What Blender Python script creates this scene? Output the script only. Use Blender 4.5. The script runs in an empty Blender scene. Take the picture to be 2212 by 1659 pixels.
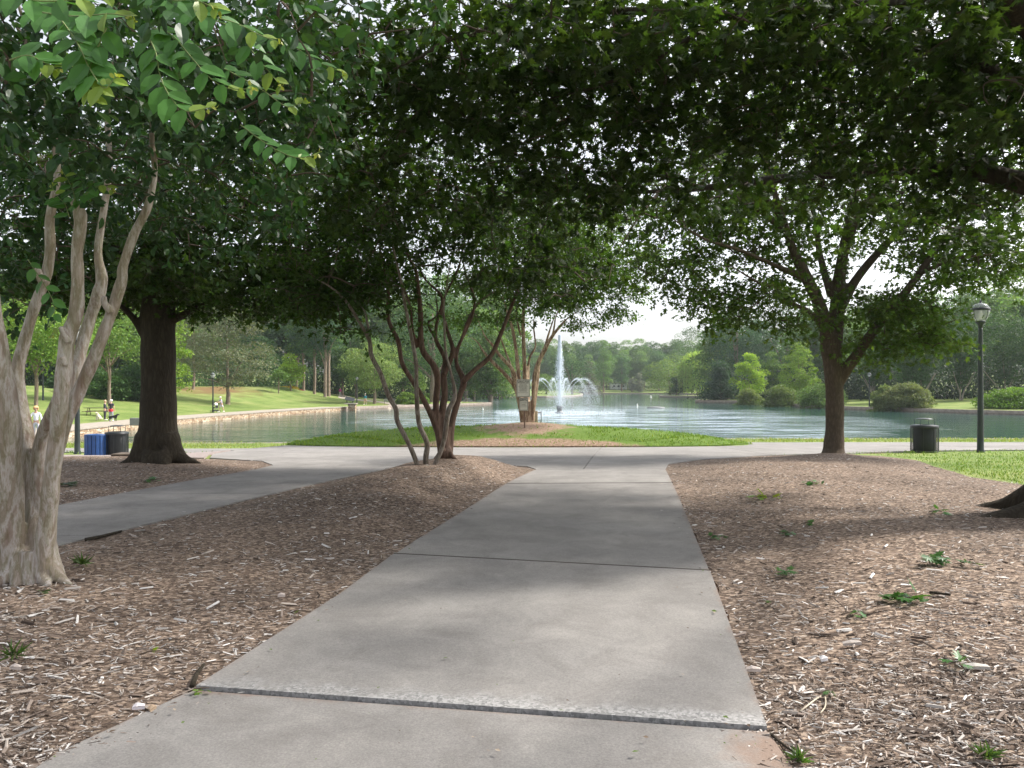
import bpy, bmesh, math, random
import numpy as np
from mathutils import Vector, Matrix, geometry
rnd = random.Random(7)
RS = np.random.RandomState(11)
PI = math.pi
R = math.radians
# ---------------------------------------------------------------- camera model
F, CX, HY, CH = 1650.0, 1106.0, 836.0, 1.5
def P(px, py, D):
    return np.array([(px-CX)/F*D, D, CH-(py-HY)/F*D])
scene = bpy.context.scene
COL = scene.collection
# ---------------------------------------------------------------- materials
def new_mat(name):
    m = bpy.data.materials.new(name); m.use_nodes = True
    nt = m.node_tree; nt.nodes.clear()
    out = nt.nodes.new('ShaderNodeOutputMaterial')
    return m, nt, out
def N(nt, t, **kw):
    n = nt.nodes.new(t)
    for k, v in kw.items():
        if k.startswith('i_'):
            key = k[2:]
            key = int(key) if key.isdigit() else key.replace('_', ' ')
            n.inputs[key].default_value = v
        else: setattr(n, k, v)
    return n
def L(nt, a, ao, b, bi): nt.links.new(a.outputs[ao], b.inputs[bi])
def ramp(nt, stops, interp='LINEAR'):
    n = nt.nodes.new('ShaderNodeValToRGB'); cr = n.color_ramp; cr.interpolation = interp
    while len(cr.elements) < len(stops): cr.elements.new(0.5)
    for e, (p, c) in zip(cr.elements, stops):
        e.position = p; e.color = (c[0], c[1], c[2], 1) if len(c) == 3 else c
    return n
def simple(name, col, rough=0.6, metal=0.0, vary=0.12, scale=8.0, bump=0.0):
    m, nt, out = new_mat(name)
    b = N(nt, 'ShaderNodeBsdfPrincipled'); b.inputs['Roughness'].default_value = rough; b.inputs['Metallic'].default_value = metal
    tc = N(nt, 'ShaderNodeTexCoord'); no = N(nt, 'ShaderNodeTexNoise'); no.inputs['Scale'].default_value = scale; no.inputs['Detail'].default_value = 5
    L(nt, tc, 'Object', no, 'Vector')
    c0 = [max(0, c*(1-vary)) for c in col]; c1 = [min(1, c*(1+vary)) for c in col]
    r = ramp(nt, [(0.3, c0), (0.7, c1)]); L(nt, no, 'Fac', r, 'Fac'); L(nt, r, 'Color', b, 'Base Color')
    if bump:
        bp = N(nt, 'ShaderNodeBump'); bp.inputs['Strength'].default_value = bump; bp.inputs['Distance'].default_value = 0.02
        L(nt, no, 'Fac', bp, 'Height'); L(nt, bp, 'Normal', b, 'Normal')
    L(nt, b, 'BSDF', out, 'Surface')
    return m
def leaf_mat(name, trans=0.45, tint=(1.25, 1.35, 0.45), gloss=0.25, rough=0.45):
    m, nt, out = new_mat(name)
    at = N(nt, 'ShaderNodeAttribute', attribute_name='Col')
    b = N(nt, 'ShaderNodeBsdfPrincipled'); b.inputs['Roughness'].default_value = rough
    b.inputs['Specular IOR Level'].default_value = gloss
    L(nt, at, 'Color', b, 'Base Color')
    mu = N(nt, 'ShaderNodeMix', data_type='RGBA', blend_type='MULTIPLY'); mu.inputs[0].default_value = 1.0
    L(nt, at, 'Color', mu, 6); mu.inputs[7].default_value = (*tint, 1)
    t = N(nt, 'ShaderNodeBsdfTranslucent'); L(nt, mu, 2, t, 'Color')
    mx = N(nt, 'ShaderNodeMixShader'); mx.inputs[0].default_value = trans
    L(nt, b, 'BSDF', mx, 1); L(nt, t, 'BSDF', mx, 2); L(nt, mx, 'Shader', out, 'Surface')
    return m
def attr_mat(name, rough=0.8, spec=0.2):
    m, nt, out = new_mat(name)
    at = N(nt, 'ShaderNodeAttribute', attribute_name='Col')
    b = N(nt, 'ShaderNodeBsdfPrincipled'); b.inputs['Roughness'].default_value = rough; b.inputs['Specular IOR Level'].default_value = spec
    L(nt, at, 'Color', b, 'Base Color'); L(nt, b, 'BSDF', out, 'Surface')
    return m
def bark_oak(name, c0, c1, zs=0.25, sc=14.0, strength=0.9, dist=0.03):
    m, nt, out = new_mat(name)
    tc = N(nt, 'ShaderNodeTexCoord'); mp = N(nt, 'ShaderNodeMapping'); mp.inputs['Scale'].default_value = (1, 1, zs)
    L(nt, tc, 'Object', mp, 'Vector')
    n1 = N(nt, 'ShaderNodeTexNoise'); n1.inputs['Scale'].default_value = sc; n1.inputs['Detail'].default_value = 8; n1.inputs['Roughness'].default_value = 0.65
    L(nt, mp, 'Vector', n1, 'Vector')
    v = N(nt, 'ShaderNodeTexVoronoi', feature='DISTANCE_TO_EDGE'); v.inputs['Scale'].default_value = sc*1.1
    mm = N(nt, 'ShaderNodeMix', data_type='RGBA'); mm.inputs[0].default_value = 0.12
    L(nt, mp, 'Vector', mm, 6); L(nt, n1, 'Color', mm, 7); L(nt, mm, 2, v, 'Vector')
    r = ramp(nt, [(0.0, c0), (0.25, c1), (0.6, [min(1, c*1.5) for c in c1])]); 
    ad = N(nt, 'ShaderNodeMath', operation='MULTIPLY_ADD'); ad.inputs[1].default_value = 1.1; 
    L(nt, v, 'Distance', ad, 0); sb = N(nt, 'ShaderNodeMath', operation='MULTIPLY'); sb.inputs[1].default_value = 0.45; L(nt, n1, 'Fac', sb, 0); L(nt, sb, 'Value', ad, 2)
    L(nt, ad, 'Value', r, 'Fac')
    b = N(nt, 'ShaderNodeBsdfPrincipled'); b.inputs['Roughness'].default_value = 0.9; b.inputs['Specular IOR Level'].default_value = 0.15
    L(nt, r, 'Color', b, 'Base Color')
    bp = N(nt, 'ShaderNodeBump'); bp.inputs['Strength'].default_value = strength; bp.inputs['Distance'].default_value = dist
    L(nt, ad, 'Value', bp, 'Height'); L(nt, bp, 'Normal', b, 'Normal'); L(nt, b, 'BSDF', out, 'Surface')
    return m
def bark_crape(name, cols, sc=7.0, bump=0.35):
    m, nt, out = new_mat(name)
    tc = N(nt, 'ShaderNodeTexCoord'); mp = N(nt, 'ShaderNodeMapping'); mp.inputs['Scale'].default_value = (1, 1, 0.22)
    L(nt, tc, 'Object', mp, 'Vector')
    n1 = N(nt, 'ShaderNodeTexNoise'); n1.inputs['Scale'].default_value = sc; n1.inputs['Detail'].default_value = 6; n1.inputs['Roughness'].default_value = 0.7; n1.inputs['Distortion'].default_value = 0.25
    L(nt, mp, 'Vector', n1, 'Vector')
    r1 = ramp(nt, [(0.30, cols[0]), (0.42, cols[1]), (0.47, cols[2]), (0.55, cols[3]), (0.60, cols[1]), (0.72, cols[2])]); L(nt, n1, 'Fac', r1, 'Fac')
    # flaky patches with crisp edges
    n2 = N(nt, 'ShaderNodeTexNoise'); n2.inputs['Scale'].default_value = sc*3.0; n2.inputs['Detail'].default_value = 3; n2.inputs['Distortion'].default_value = 0.8
    L(nt, mp, 'Vector', n2, 'Vector')
    r2 = ramp(nt, [(0.52, (0, 0, 0)), (0.545, (1, 1, 1))]); L(nt, n2, 'Fac', r2, 'Fac')
    mx = N(nt, 'ShaderNodeMix', data_type='RGBA'); L(nt, r2, 'Color', mx, 0); L(nt, r1, 'Color', mx, 6)
    mu = N(nt, 'ShaderNodeMix', data_type='RGBA', blend_type='MULTIPLY'); mu.inputs[0].default_value = 0.7; L(nt, r1, 'Color', mu, 6); mu.inputs[7].default_value = (0.72, 0.74, 0.62, 1)
    L(nt, mu, 2, mx, 7)
    b = N(nt, 'ShaderNodeBsdfPrincipled'); b.inputs['Roughness'].default_value = 0.7; b.inputs['Specular IOR Level'].default_value = 0.25
    L(nt, mx, 2, b, 'Base Color')
    n3 = N(nt, 'ShaderNodeTexNoise'); n3.inputs['Scale'].default_value = sc*2.2; n3.inputs['Detail'].default_value = 8; L(nt, mp, 'Vector', n3, 'Vector')
    ad = N(nt, 'ShaderNodeMath', operation='MULTIPLY_ADD'); L(nt, r2, 'Color', ad, 0); ad.inputs[1].default_value = 0.25; L(nt, n3, 'Fac', ad, 2)
    bp = N(nt, 'ShaderNodeBump'); bp.inputs['Strength'].default_value = bump; bp.inputs['Distance'].default_value = 0.02
    L(nt, ad, 'Value', bp, 'Height'); L(nt, bp, 'Normal', b, 'Normal'); L(nt, b, 'BSDF', out, 'Surface')
    return m
def ground_mat(name, kind):
    m, nt, out = new_mat(name)
    tc = N(nt, 'ShaderNodeTexCoord')
    b = N(nt, 'ShaderNodeBsdfPrincipled'); b.inputs['Specular IOR Level'].default_value = 0.15
    b.inputs['Roughness'].default_value = 0.9
    def noise(sc, det=6, rg=0.6, mp=None, dist=0.0):
        n = N(nt, 'ShaderNodeTexNoise'); n.inputs['Scale'].default_value = sc; n.inputs['Detail'].default_value = det; n.inputs['Roughness'].default_value = rg; n.inputs['Distortion'].default_value = dist
        if mp is None: L(nt, tc, 'Object', n, 'Vector')
        else: L(nt, mp, 'Vector', n, 'Vector')
        return n
    def mixc(a, ao, c, co, f, fo, bt='MIX'):
        x = N(nt, 'ShaderNodeMix', data_type='RGBA', blend_type=bt)
        if f is None: x.inputs[0].default_value = fo
        else: L(nt, f, fo, x, 0)
        L(nt, a, ao, x, 6)
        if isinstance(c, tuple): x.inputs[7].default_value = (*c, 1)
        else: L(nt, c, co, x, 7)
        return x
    if kind == 'grass':
        n1 = noise(0.35, 5); r1 = ramp(nt, [(0.3, (0.115, 0.175, 0.045)), (0.5, (0.17, 0.23, 0.068)), (0.7, (0.255, 0.28, 0.11))]); L(nt, n1, 'Fac', r1, 'Fac')
        n2 = noise(9, 8, 0.7); r2 = ramp(nt, [(0.35, (0.55, 0.6, 0.5)), (0.65, (1.25, 1.2, 1.1))]); L(nt, n2, 'Fac', r2, 'Fac')
        x = mixc(r1, 'Color', r2, 'Color', None, 1.0, 'MULTIPLY')
        # bare red-brown ground under the cedars on the left slope
        geo = N(nt, 'ShaderNodeNewGeometry'); sep = N(nt, 'ShaderNodeSeparateXYZ'); L(nt, geo, 'Position', sep, 'Vector')
        def ell(cx, cy, rx, ry):
            mp = N(nt, 'ShaderNodeMapping', vector_type='POINT'); mp.inputs['Location'].default_value = (-cx/rx, -cy/ry, 0); mp.inputs['Scale'].default_value = (1/rx, 1/ry, 0)
            L(nt, geo, 'Position', mp, 'Vector'); ln = N(nt, 'ShaderNodeVectorMath', operation='LENGTH'); L(nt, mp, 'Vector', ln, 0)
            nz = noise(0.35, 7, 0.75); ad = N(nt, 'ShaderNodeMath', operation='MULTIPLY_ADD'); ad.inputs[2].default_value = 0; nz2 = N(nt, 'ShaderNodeMath', operation='MULTIPLY'); nz2.inputs[1].default_value = 2.0; L(nt, nz, 'Fac', nz2, 0); nz = nz2; ad = N(nt, 'ShaderNodeMath', operation='ADD'); L(nt, ln, 'Value', ad, 0); L(nt, nz, 'Value', ad, 1)
            rr = ramp(nt, [(0.0, (.8, .8, .8)), (0.62, (.8, .8, .8)), (0.95, (0, 0, 0))])
            dv = N(nt, 'ShaderNodeMath', operation='MULTIPLY'); dv.inputs[1].default_value = 0.5; L(nt, ad, 'Value', dv, 0); L(nt, dv, 'Value', rr, 'Fac'); return rr
        last = x
        for (cx, cy, rx, ry) in ((-49, 124, 9, 18), (-33, 92, 0.1, 0.1), (33, 385, 25, 10), (-19.5, 128, 3.5, 3.5), (60, 88, 0.1, 0.1)):
            if rx < 1: continue
            e = ell(cx, cy, rx, ry)
            last = mixc(last, 2, (0.17, 0.085, 0.045), None, e, 'Color')
        L(nt, last, 2, b, 'Base Color')
        bp = N(nt, 'ShaderNodeBump'); bp.inputs['Strength'].default_value = 0.6; bp.inputs['Distance'].default_value = 0.05; L(nt, n2, 'Fac', bp, 'Height'); L(nt, bp, 'Normal', b, 'Normal')
    elif kind == 'island':
        geo = N(nt, 'ShaderNodeNewGeometry'); 
        n1 = noise(0.9, 5); n2 = noise(14, 8, 0.7)
        r1 = ramp(nt, [(0.3, (0.07, 0.125, 0.018)), (0.7, (0.12, 0.18, 0.035))]); L(nt, n1, 'Fac', r1, 'Fac')
        rs = ramp(nt, [(0.3, (0.13, 0.085, 0.055)), (0.55, (0.26, 0.18, 0.125)), (0.7, (0.42, 0.33, 0.25))]); L(nt, n2, 'Fac', rs, 'Fac')
        lens = []
        for (ex, ey, rx, ry) in ((0.5, 27.0, 1.8, 2.1), (0.5, 24.4, 5.2, 0.6)):
            mp = N(nt, 'ShaderNodeMapping'); mp.inputs['Location'].default_value = (-ex/rx, -ey/ry, 0); mp.inputs['Scale'].default_value = (1/rx, 1/ry, 0)
            L(nt, geo, 'Position', mp, 'Vector'); l1 = N(nt, 'ShaderNodeVectorMath', operation='LENGTH'); L(nt, mp, 'Vector', l1, 0); lens.append(l1)
        ln = N(nt, 'ShaderNodeMath', operation='MINIMUM'); L(nt, lens[0], 'Value', ln, 0); L(nt, lens[1], 'Value', ln, 1)
        nz = noise(1.3, 6, 0.7); ad = N(nt, 'ShaderNodeMath', operation='MULTIPLY_ADD'); ad.inputs[1].default_value = 1.4; L(nt, nz, 'Fac', ad, 0); L(nt, ln, 'Value', ad, 2)
        rr = ramp(nt, [(0.70, (1, 1, 1)), (0.84, (0, 0, 0))]); dv = N(nt, 'ShaderNodeMath', operation='MULTIPLY'); dv.inputs[1].default_value = 0.5; L(nt, ad, 'Value', dv, 0); L(nt, dv, 'Value', rr, 'Fac')
        x = mixc(r1, 'Color', rs, 'Color', rr, 'Color'); L(nt, x, 2, b, 'Base Color')
        bp = N(nt, 'ShaderNodeBump'); bp.inputs['Strength'].default_value = 0.7; bp.inputs['Distance'].default_value = 0.04; L(nt, n2, 'Fac', bp, 'Height'); L(nt, bp, 'Normal', b, 'Normal')
    elif kind == 'mulch':
        mp = N(nt, 'ShaderNodeMapping'); mp.inputs['Scale'].default_value = (1.0, 1.6, 1)
        L(nt, tc, 'Object', mp, 'Vector')
        v = N(nt, 'ShaderNodeTexVoronoi'); v.inputs['Scale'].default_value = 38; v.inputs['Randomness'].default_value = 1; L(nt, mp, 'Vector', v, 'Vector')
        sp = N(nt, 'ShaderNodeSeparateColor'); L(nt, v, 'Color', sp, 'Color')
        r1 = ramp(nt, [(0.0, (0.066, 0.052, 0.044)), (0.5, (0.158, 0.122, 0.10)), (0.8, (0.275, 0.225, 0.19)), (1.0, (0.43, 0.36, 0.30))]); L(nt, sp, 'Red', r1, 'Fac')
        n1 = noise(0.5, 4); r2 = ramp(nt, [(0.35, (0.85, 0.8, 0.75)), (0.65, (1.25, 1.15, 1.05))]); L(nt, n1, 'Fac', r2, 'Fac')
        x = mixc(r1, 'Color', r2, 'Color', None, 1.0, 'MULTIPLY')
        n2 = noise(60, 6, 0.7); r3 = ramp(nt, [(0.3, (0.6, 0.6, 0.6)), (0.7, (1.2, 1.2, 1.2))]); L(nt, n2, 'Fac', r3, 'Fac')
        x = mixc(x, 2, r3, 'Color', None, 1.0, 'MULTIPLY'); L(nt, x, 2, b, 'Base Color')
        bp = N(nt, 'ShaderNodeBump'); bp.inputs['Strength'].default_value = 0.8; bp.inputs['Distance'].default_value = 0.02; L(nt, sp, 'Green', bp, 'Height'); L(nt, bp, 'Normal', b, 'Normal')
    elif kind == 'soil':
        n2 = noise(30, 8, 0.7); r = ramp(nt, [(0.3, (0.15, 0.09, 0.06)), (0.6, (0.30, 0.20, 0.14)), (0.75, (0.42, 0.31, 0.24))]); L(nt, n2, 'Fac', r, 'Fac'); L(nt, r, 'Color', b, 'Base Color')
        bp = N(nt, 'ShaderNodeBump'); bp.inputs['Strength'].default_value = 0.5; bp.inputs['Distance'].default_value = 0.01; L(nt, n2, 'Fac', bp, 'Height'); L(nt, bp, 'Normal', b, 'Normal')
    elif kind == 'concrete':
        n1 = noise(0.7, 6, 0.6); n2 = noise(2.6, 9, 0.72, dist=0.7); n3 = noise(90, 6, 0.8)
        r1 = ramp(nt, [(0.3, (0.190, 0.181, 0.172)), (0.7, (0.275, 0.262, 0.249))]); L(nt, n1, 'Fac', r1, 'Fac')
        r2 = ramp(nt, [(0.30, (0.82, 0.81, 0.80)), (0.5, (1.0, 1.0, 1.0)), (0.62, (1.10, 1.10, 1.09)), (0.70, (1.26, 1.26, 1.25))]); L(nt, n2, 'Fac', r2, 'Fac')
        r3 = ramp(nt, [(0.3, (0.70, 0.70, 0.71)), (0.7, (1.27, 1.26, 1.25))]); L(nt, n3, 'Fac', r3, 'Fac')
        x = mixc(r1, 'Color', r2, 'Color', None, 1.0, 'MULTIPLY'); x = mixc(x, 2, r3, 'Color', None, 1.0, 'MULTIPLY')
        at = N(nt, 'ShaderNodeAttribute', attribute_name='Edge')     # soil washed onto slab margins, exposed aggregate at broken joints
        sp = N(nt, 'ShaderNodeSeparateColor'); L(nt, at, 'Color', sp, 'Color')
        n4 = noise(6, 6, 0.7); ad = N(nt, 'ShaderNodeMath', operation='MULTIPLY'); L(nt, sp, 'Red', ad, 0); L(nt, n4, 'Fac', ad, 1)
        rr = ramp(nt, [(0.25, (0, 0, 0)), (0.5, (1, 1, 1))]); L(nt, ad, 'Value', rr, 'Fac')
        md = N(nt, 'ShaderNodeMath', operation='MULTIPLY'); md.inputs[1].default_value = 0.75; L(nt, rr, 'Color', md, 0)
        x = mixc(x, 2, (0.23, 0.155, 0.115), None, md, 'Value')
        v = N(nt, 'ShaderNodeTexVoronoi'); v.inputs['Scale'].default_value = 75; L(nt, tc, 'Object', v, 'Vector'); sv = N(nt, 'ShaderNodeSeparateColor'); L(nt, v, 'Color', sv, 'Color')
        rv = ramp(nt, [(0.0, (0.17, 0.17, 0.17)), (0.4, (0.27, 0.265, 0.26)), (1.0, (0.40, 0.39, 0.385))]); L(nt, sv, 'Red', rv, 'Fac')
        n5 = noise(7, 5, 0.7); a2 = N(nt, 'ShaderNodeMath', operation='MULTIPLY'); L(nt, sp, 'Green', a2, 0); L(nt, n5, 'Fac', a2, 1)
        rg = ramp(nt, [(0.17, (0, 0, 0)), (0.36, (.85, .85, .85))]); L(nt, a2, 'Value', rg, 'Fac')
        x = mixc(x, 2, rv, 'Color', rg, 'Color')
        L(nt, x, 2, b, 'Base Color'); b.inputs['Roughness'].default_value = 0.85
        am = N(nt, 'ShaderNodeMath', operation='MULTIPLY_ADD'); L(nt, rg, 'Color', am, 0); am.inputs[1].default_value = 0.6; L(nt, n3, 'Fac', am, 2)
        bp = N(nt, 'ShaderNodeBump'); bp.inputs['Strength'].default_value = 0.35; bp.inputs['Distance'].default_value = 0.006; L(nt, n3, 'Fac', bp, 'Height'); L(nt, bp, 'Normal', b, 'Normal')
    elif kind == 'brick':
        br = N(nt, 'ShaderNodeTexBrick'); br.inputs['Scale'].default_value = 1.0; br.inputs['Brick Width'].default_value = 0.22; br.inputs['Row Height'].default_value = 0.11; br.inputs['Mortar Size'].default_value = 0.008
        br.inputs['Color1'].default_value = (0.25, 0.205, 0.19, 1); br.inputs['Color2'].default_value = (0.33, 0.28, 0.265, 1); br.inputs['Mortar'].default_value = (0.2, 0.18, 0.16, 1)
        L(nt, tc, 'Object', br, 'Vector'); L(nt, br, 'Color', b, 'Base Color')
        bp = N(nt, 'ShaderNodeBump'); bp.inputs['Strength'].default_value = 0.4; bp.inputs['Distance'].default_value = 0.006; L(nt, br, 'Fac', bp, 'Height'); bp.invert = True; L(nt, bp, 'Normal', b, 'Normal')
    elif kind == 'stone':
        v = N(nt, 'ShaderNodeTexVoronoi', feature='DISTANCE_TO_EDGE'); v.inputs['Scale'].default_value = 2.6
        mp = N(nt, 'ShaderNodeMapping'); mp.inputs['Scale'].default_value = (1, 1, 2.6); L(nt, tc, 'Object', mp, 'Vector'); L(nt, mp, 'Vector', v, 'Vector')
        vc = N(nt, 'ShaderNodeTexVoronoi'); vc.inputs['Scale'].default_value = 2.6; L(nt, mp, 'Vector', vc, 'Vector'); sv = N(nt, 'ShaderNodeSeparateColor'); L(nt, vc, 'Color', sv, 'Color')
        r = ramp(nt, [(0, (0.28, 0.18, 0.11)), (0.5, (0.45, 0.33, 0.22)), (1, (0.60, 0.50, 0.38))]); L(nt, sv, 'Red', r, 'Fac')
        rm = ramp(nt, [(0.02, (0, 0, 0)), (0.05, (1, 1, 1))]); L(nt, v, 'Distance', rm, 'Fac')
        x = N(nt, 'ShaderNodeMix', data_type='RGBA'); L(nt, rm, 'Color', x, 0); x.inputs[6].default_value = (0.14, 0.10, 0.075, 1); L(nt, r, 'Color', x, 7); L(nt, x, 2, b, 'Base Color')
        bp = N(nt, 'ShaderNodeBump'); bp.inputs['Strength'].default_value = 0.8; bp.inputs['Distance'].default_value = 0.04; L(nt, rm, 'Color', bp, 'Height'); L(nt, bp, 'Normal', b, 'Normal')
    L(nt, b, 'BSDF', out, 'Surface')
    return m
def water_mat():
    m, nt, out = new_mat('lake_water')
    b = N(nt, 'ShaderNodeBsdfPrincipled'); b.inputs['Base Color'].default_value = (0.040, 0.092, 0.082, 1); b.inputs['Roughness'].default_value = 0.06; b.inputs['IOR'].default_value = 1.33
    geo = N(nt, 'ShaderNodeNewGeometry')
    def nz(sx, sy, sc, det, rot=0.0):
        mp = N(nt, 'ShaderNodeMapping'); mp.inputs['Scale'].default_value = (sx, sy, 1); mp.inputs['Rotation'].default_value = (0, 0, rot); L(nt, geo, 'Position', mp, 'Vector')
        n = N(nt, 'ShaderNodeTexNoise'); n.inputs['Scale'].default_value = sc; n.inputs['Detail'].default_value = det; n.inputs['Roughness'].default_value = 0.55; L(nt, mp, 'Vector', n, 'Vector'); return n
    a = nz(0.22, 0.62, 0.42, 5, 0.06); c = nz(0.22, 0.62, 2.1, 4, -0.05)
    # choppy area thrown out by the fountain spray
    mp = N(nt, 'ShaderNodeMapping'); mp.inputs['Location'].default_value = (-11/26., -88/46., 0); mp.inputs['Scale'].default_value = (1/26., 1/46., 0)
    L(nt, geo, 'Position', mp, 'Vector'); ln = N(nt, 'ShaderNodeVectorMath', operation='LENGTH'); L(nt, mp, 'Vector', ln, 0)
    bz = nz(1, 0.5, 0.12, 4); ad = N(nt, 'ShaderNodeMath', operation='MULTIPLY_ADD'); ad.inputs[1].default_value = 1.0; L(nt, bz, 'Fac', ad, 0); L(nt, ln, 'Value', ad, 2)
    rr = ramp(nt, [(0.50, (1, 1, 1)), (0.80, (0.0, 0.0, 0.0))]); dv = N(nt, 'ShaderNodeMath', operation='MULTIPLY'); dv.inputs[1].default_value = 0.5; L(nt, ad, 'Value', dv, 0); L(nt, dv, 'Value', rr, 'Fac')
    s = N(nt, 'ShaderNodeMath', operation='MULTIPLY_ADD'); L(nt, rr, 'Color', s, 0); s.inputs[1].default_value = 0.85; s.inputs[2].default_value = 0.05
    b1 = N(nt, 'ShaderNodeBump'); b1.inputs['Distance'].default_value = 1.6; L(nt, s, 'Value', b1, 'Strength'); L(nt, a, 'Fac', b1, 'Height')
    s2 = N(nt, 'ShaderNodeMath', operation='MULTIPLY_ADD'); L(nt, rr, 'Color', s2, 0); s2.inputs[1].default_value = 1.0; s2.inputs[2].default_value = 0.12
    b2 = N(nt, 'ShaderNodeBump'); b2.inputs['Distance'].default_value = 0.45; L(nt, s2, 'Value', b2, 'Strength'); L(nt, c, 'Fac', b2, 'Height'); L(nt, b1, 'Normal', b2, 'Normal')
    L(nt, b2, 'Normal', b, 'Normal')
    f = nz(0.16, 0.75, 1.3, 5, 0.03); fr = ramp(nt, [(0.47, (0, 0, 0)), (0.60, (1, 1, 1))]); L(nt, f, 'Fac', fr, 'Fac')  # pale streaks: sky reflection on the ruffled patch, painted into the base colour
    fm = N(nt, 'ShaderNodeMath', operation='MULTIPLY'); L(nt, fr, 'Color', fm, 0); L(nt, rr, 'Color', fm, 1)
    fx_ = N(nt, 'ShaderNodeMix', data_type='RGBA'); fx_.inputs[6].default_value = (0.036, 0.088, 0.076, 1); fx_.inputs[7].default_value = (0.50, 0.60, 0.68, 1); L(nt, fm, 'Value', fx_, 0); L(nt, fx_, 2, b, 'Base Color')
    L(nt, b, 'BSDF', out, 'Surface')
    return m
# ---------------------------------------------------------------- mesh helpers
class MB:
    """collects geometry for one mesh object"""
    def __init__(s): s.V = []; s.Fc = []; s.n = 0; s.M = []; s.C = []; s.smooth = []
    def add(s, V, Fc, mat=0, col=None, smooth=True):
        V = np.asarray(V, float).reshape(-1, 3)
        s.V.append(V)
        for f in Fc: s.Fc.append([i+s.n for i in f]); s.M.append(mat); s.smooth.append(smooth)
        s.C.append(np.tile(np.array(col if col is not None else (1, 1, 1, 1.0))[:4], (len(V), 1)) if col is None or np.ndim(col) == 1 else col)
        s.n += len(V)
        return s
    def tube(s, pts, rad, sides=10, mat=0, cap=True, sub=4, lump=0.0, seed=0, smooth=True):
        pts = np.asarray(pts, float); rad = np.asarray(rad, float) if np.ndim(rad) else np.full(len(pts), float(rad))
        if sub > 1 and len(pts) > 2: pts, rad = catmull(pts, rad, sub)
        n = len(pts)
        T = np.gradient(pts, axis=0); T /= (np.linalg.norm(T, axis=1, keepdims=True)+1e-9)
        up = np.array([0.0, 0, 1]) if abs(T[0][2]) < 0.9 else np.array([1.0, 0, 0])
        u = np.cross(T[0], up); u /= np.linalg.norm(u)
        ang = np.arange(sides)*2*PI/sides
        V = []
        rs = np.random.RandomState(seed+17)
        ph = rs.rand(6)*6.28
        for i in range(n):
            u = u - T[i]*np.dot(u, T[i]); u /= (np.linalg.norm(u)+1e-9); w = np.cross(T[i], u)
            r = rad[i]
            if lump:
                r = rad[i]*(1+lump*(np.sin(ang*2+ph[0]+i*0.21)*0.5+np.sin(ang*3+ph[1]-i*0.33)*0.4+np.sin(ang*5+ph[2]+i*0.5)*0.25+0.5*math.sin(i*0.9+ph[3])))
            V.append(pts[i]+np.outer(np.cos(ang)*r, u)+np.outer(np.sin(ang)*r, w))
        V = np.concatenate(V)
        Fc = []
        for i in range(n-1):
            a = i*sides; b = a+sides
            for k in range(sides):
                k2 = (k+1) % sides
                Fc.append((a+k, a+k2, b+k2, b+k))
        if cap:
            Fc.append(tuple(range(sides))[::-1]); Fc.append(tuple((n-1)*sides+k for k in range(sides)))
        return s.add(V, Fc, mat, smooth=smooth)
    def box(s, c, d, rot=None, mat=0, bev=0.0):
        c = np.array(c, float); hx, hy, hz = d[0]/2, d[1]/2, d[2]/2
        bv = min(bev, hx*0.9, hy*0.9, hz*0.9)
        if bv <= 0:
            V = np.array([(x*hx, y*hy, z*hz) for z in (-1, 1) for y in (-1, 1) for x in (-1, 1)])
            Fc = [(0, 2, 3, 1), (4, 5, 7, 6), (0, 1, 5, 4), (2, 6, 7, 3), (0, 4, 6, 2), (1, 3, 7, 5)]
        else:
            bm = bmesh.new(); bmesh.ops.create_cube(bm, size=1)
            for v in bm.verts: v.co = Vector((v.co.x*2*hx, v.co.y*2*hy, v.co.z*2*hz))
            bmesh.ops.bevel(bm, geom=bm.edges[:], offset=bv, segments=1, affect='EDGES')
            bm.verts.index_update()
            V = np.array([v.co[:] for v in bm.verts]); Fc = [[v.index for v in f.verts] for f in bm.faces]; bm.free()
        if rot is not None: V = V @ np.array(rot).T
        return s.add(V+c, Fc, mat, smooth=False)
    def lathe(s, prof, c=(0, 0, 0), sides=20, mat=0, cap=True):
        ang = np.arange(sides)*2*PI/sides; V = []
        for r, z in prof: V.append(np.stack([np.cos(ang)*r, np.sin(ang)*r, np.full(sides, z)], 1))
        V = np.concatenate(V)+np.array(c, float); Fc = []
        for i in range(len(prof)-1):
            for k in range(sides):
                k2 = (k+1) % sides; Fc.append((i*sides+k, i*sides+k2, (i+1)*sides+k2, (i+1)*sides+k))
        if cap: Fc.append(tuple(range(sides))[::-1]); Fc.append(tuple((len(prof)-1)*sides+k for k in range(sides)))
        return s.add(V, Fc, mat)
    def build(s, name, mats, parent=None, loc=None):
        if not isinstance(mats, (list, tuple)): mats = [mats]
        me = bpy.data.meshes.new(name)
        V = np.concatenate(s.V)
        me.from_pydata(V.tolist(), [], s.Fc); 
        me.polygons.foreach_set('material_index', np.array(s.M, dtype=np.int32))
        me.polygons.foreach_set('use_smooth', np.array(s.smooth, dtype=bool))
        for m in mats: me.materials.append(m)
        me.update()
        o = bpy.data.objects.new(name, me); COL.objects.link(o)
        if parent is not None: o.parent = parent
        if loc is not None: o.location = loc
        return o
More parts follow.
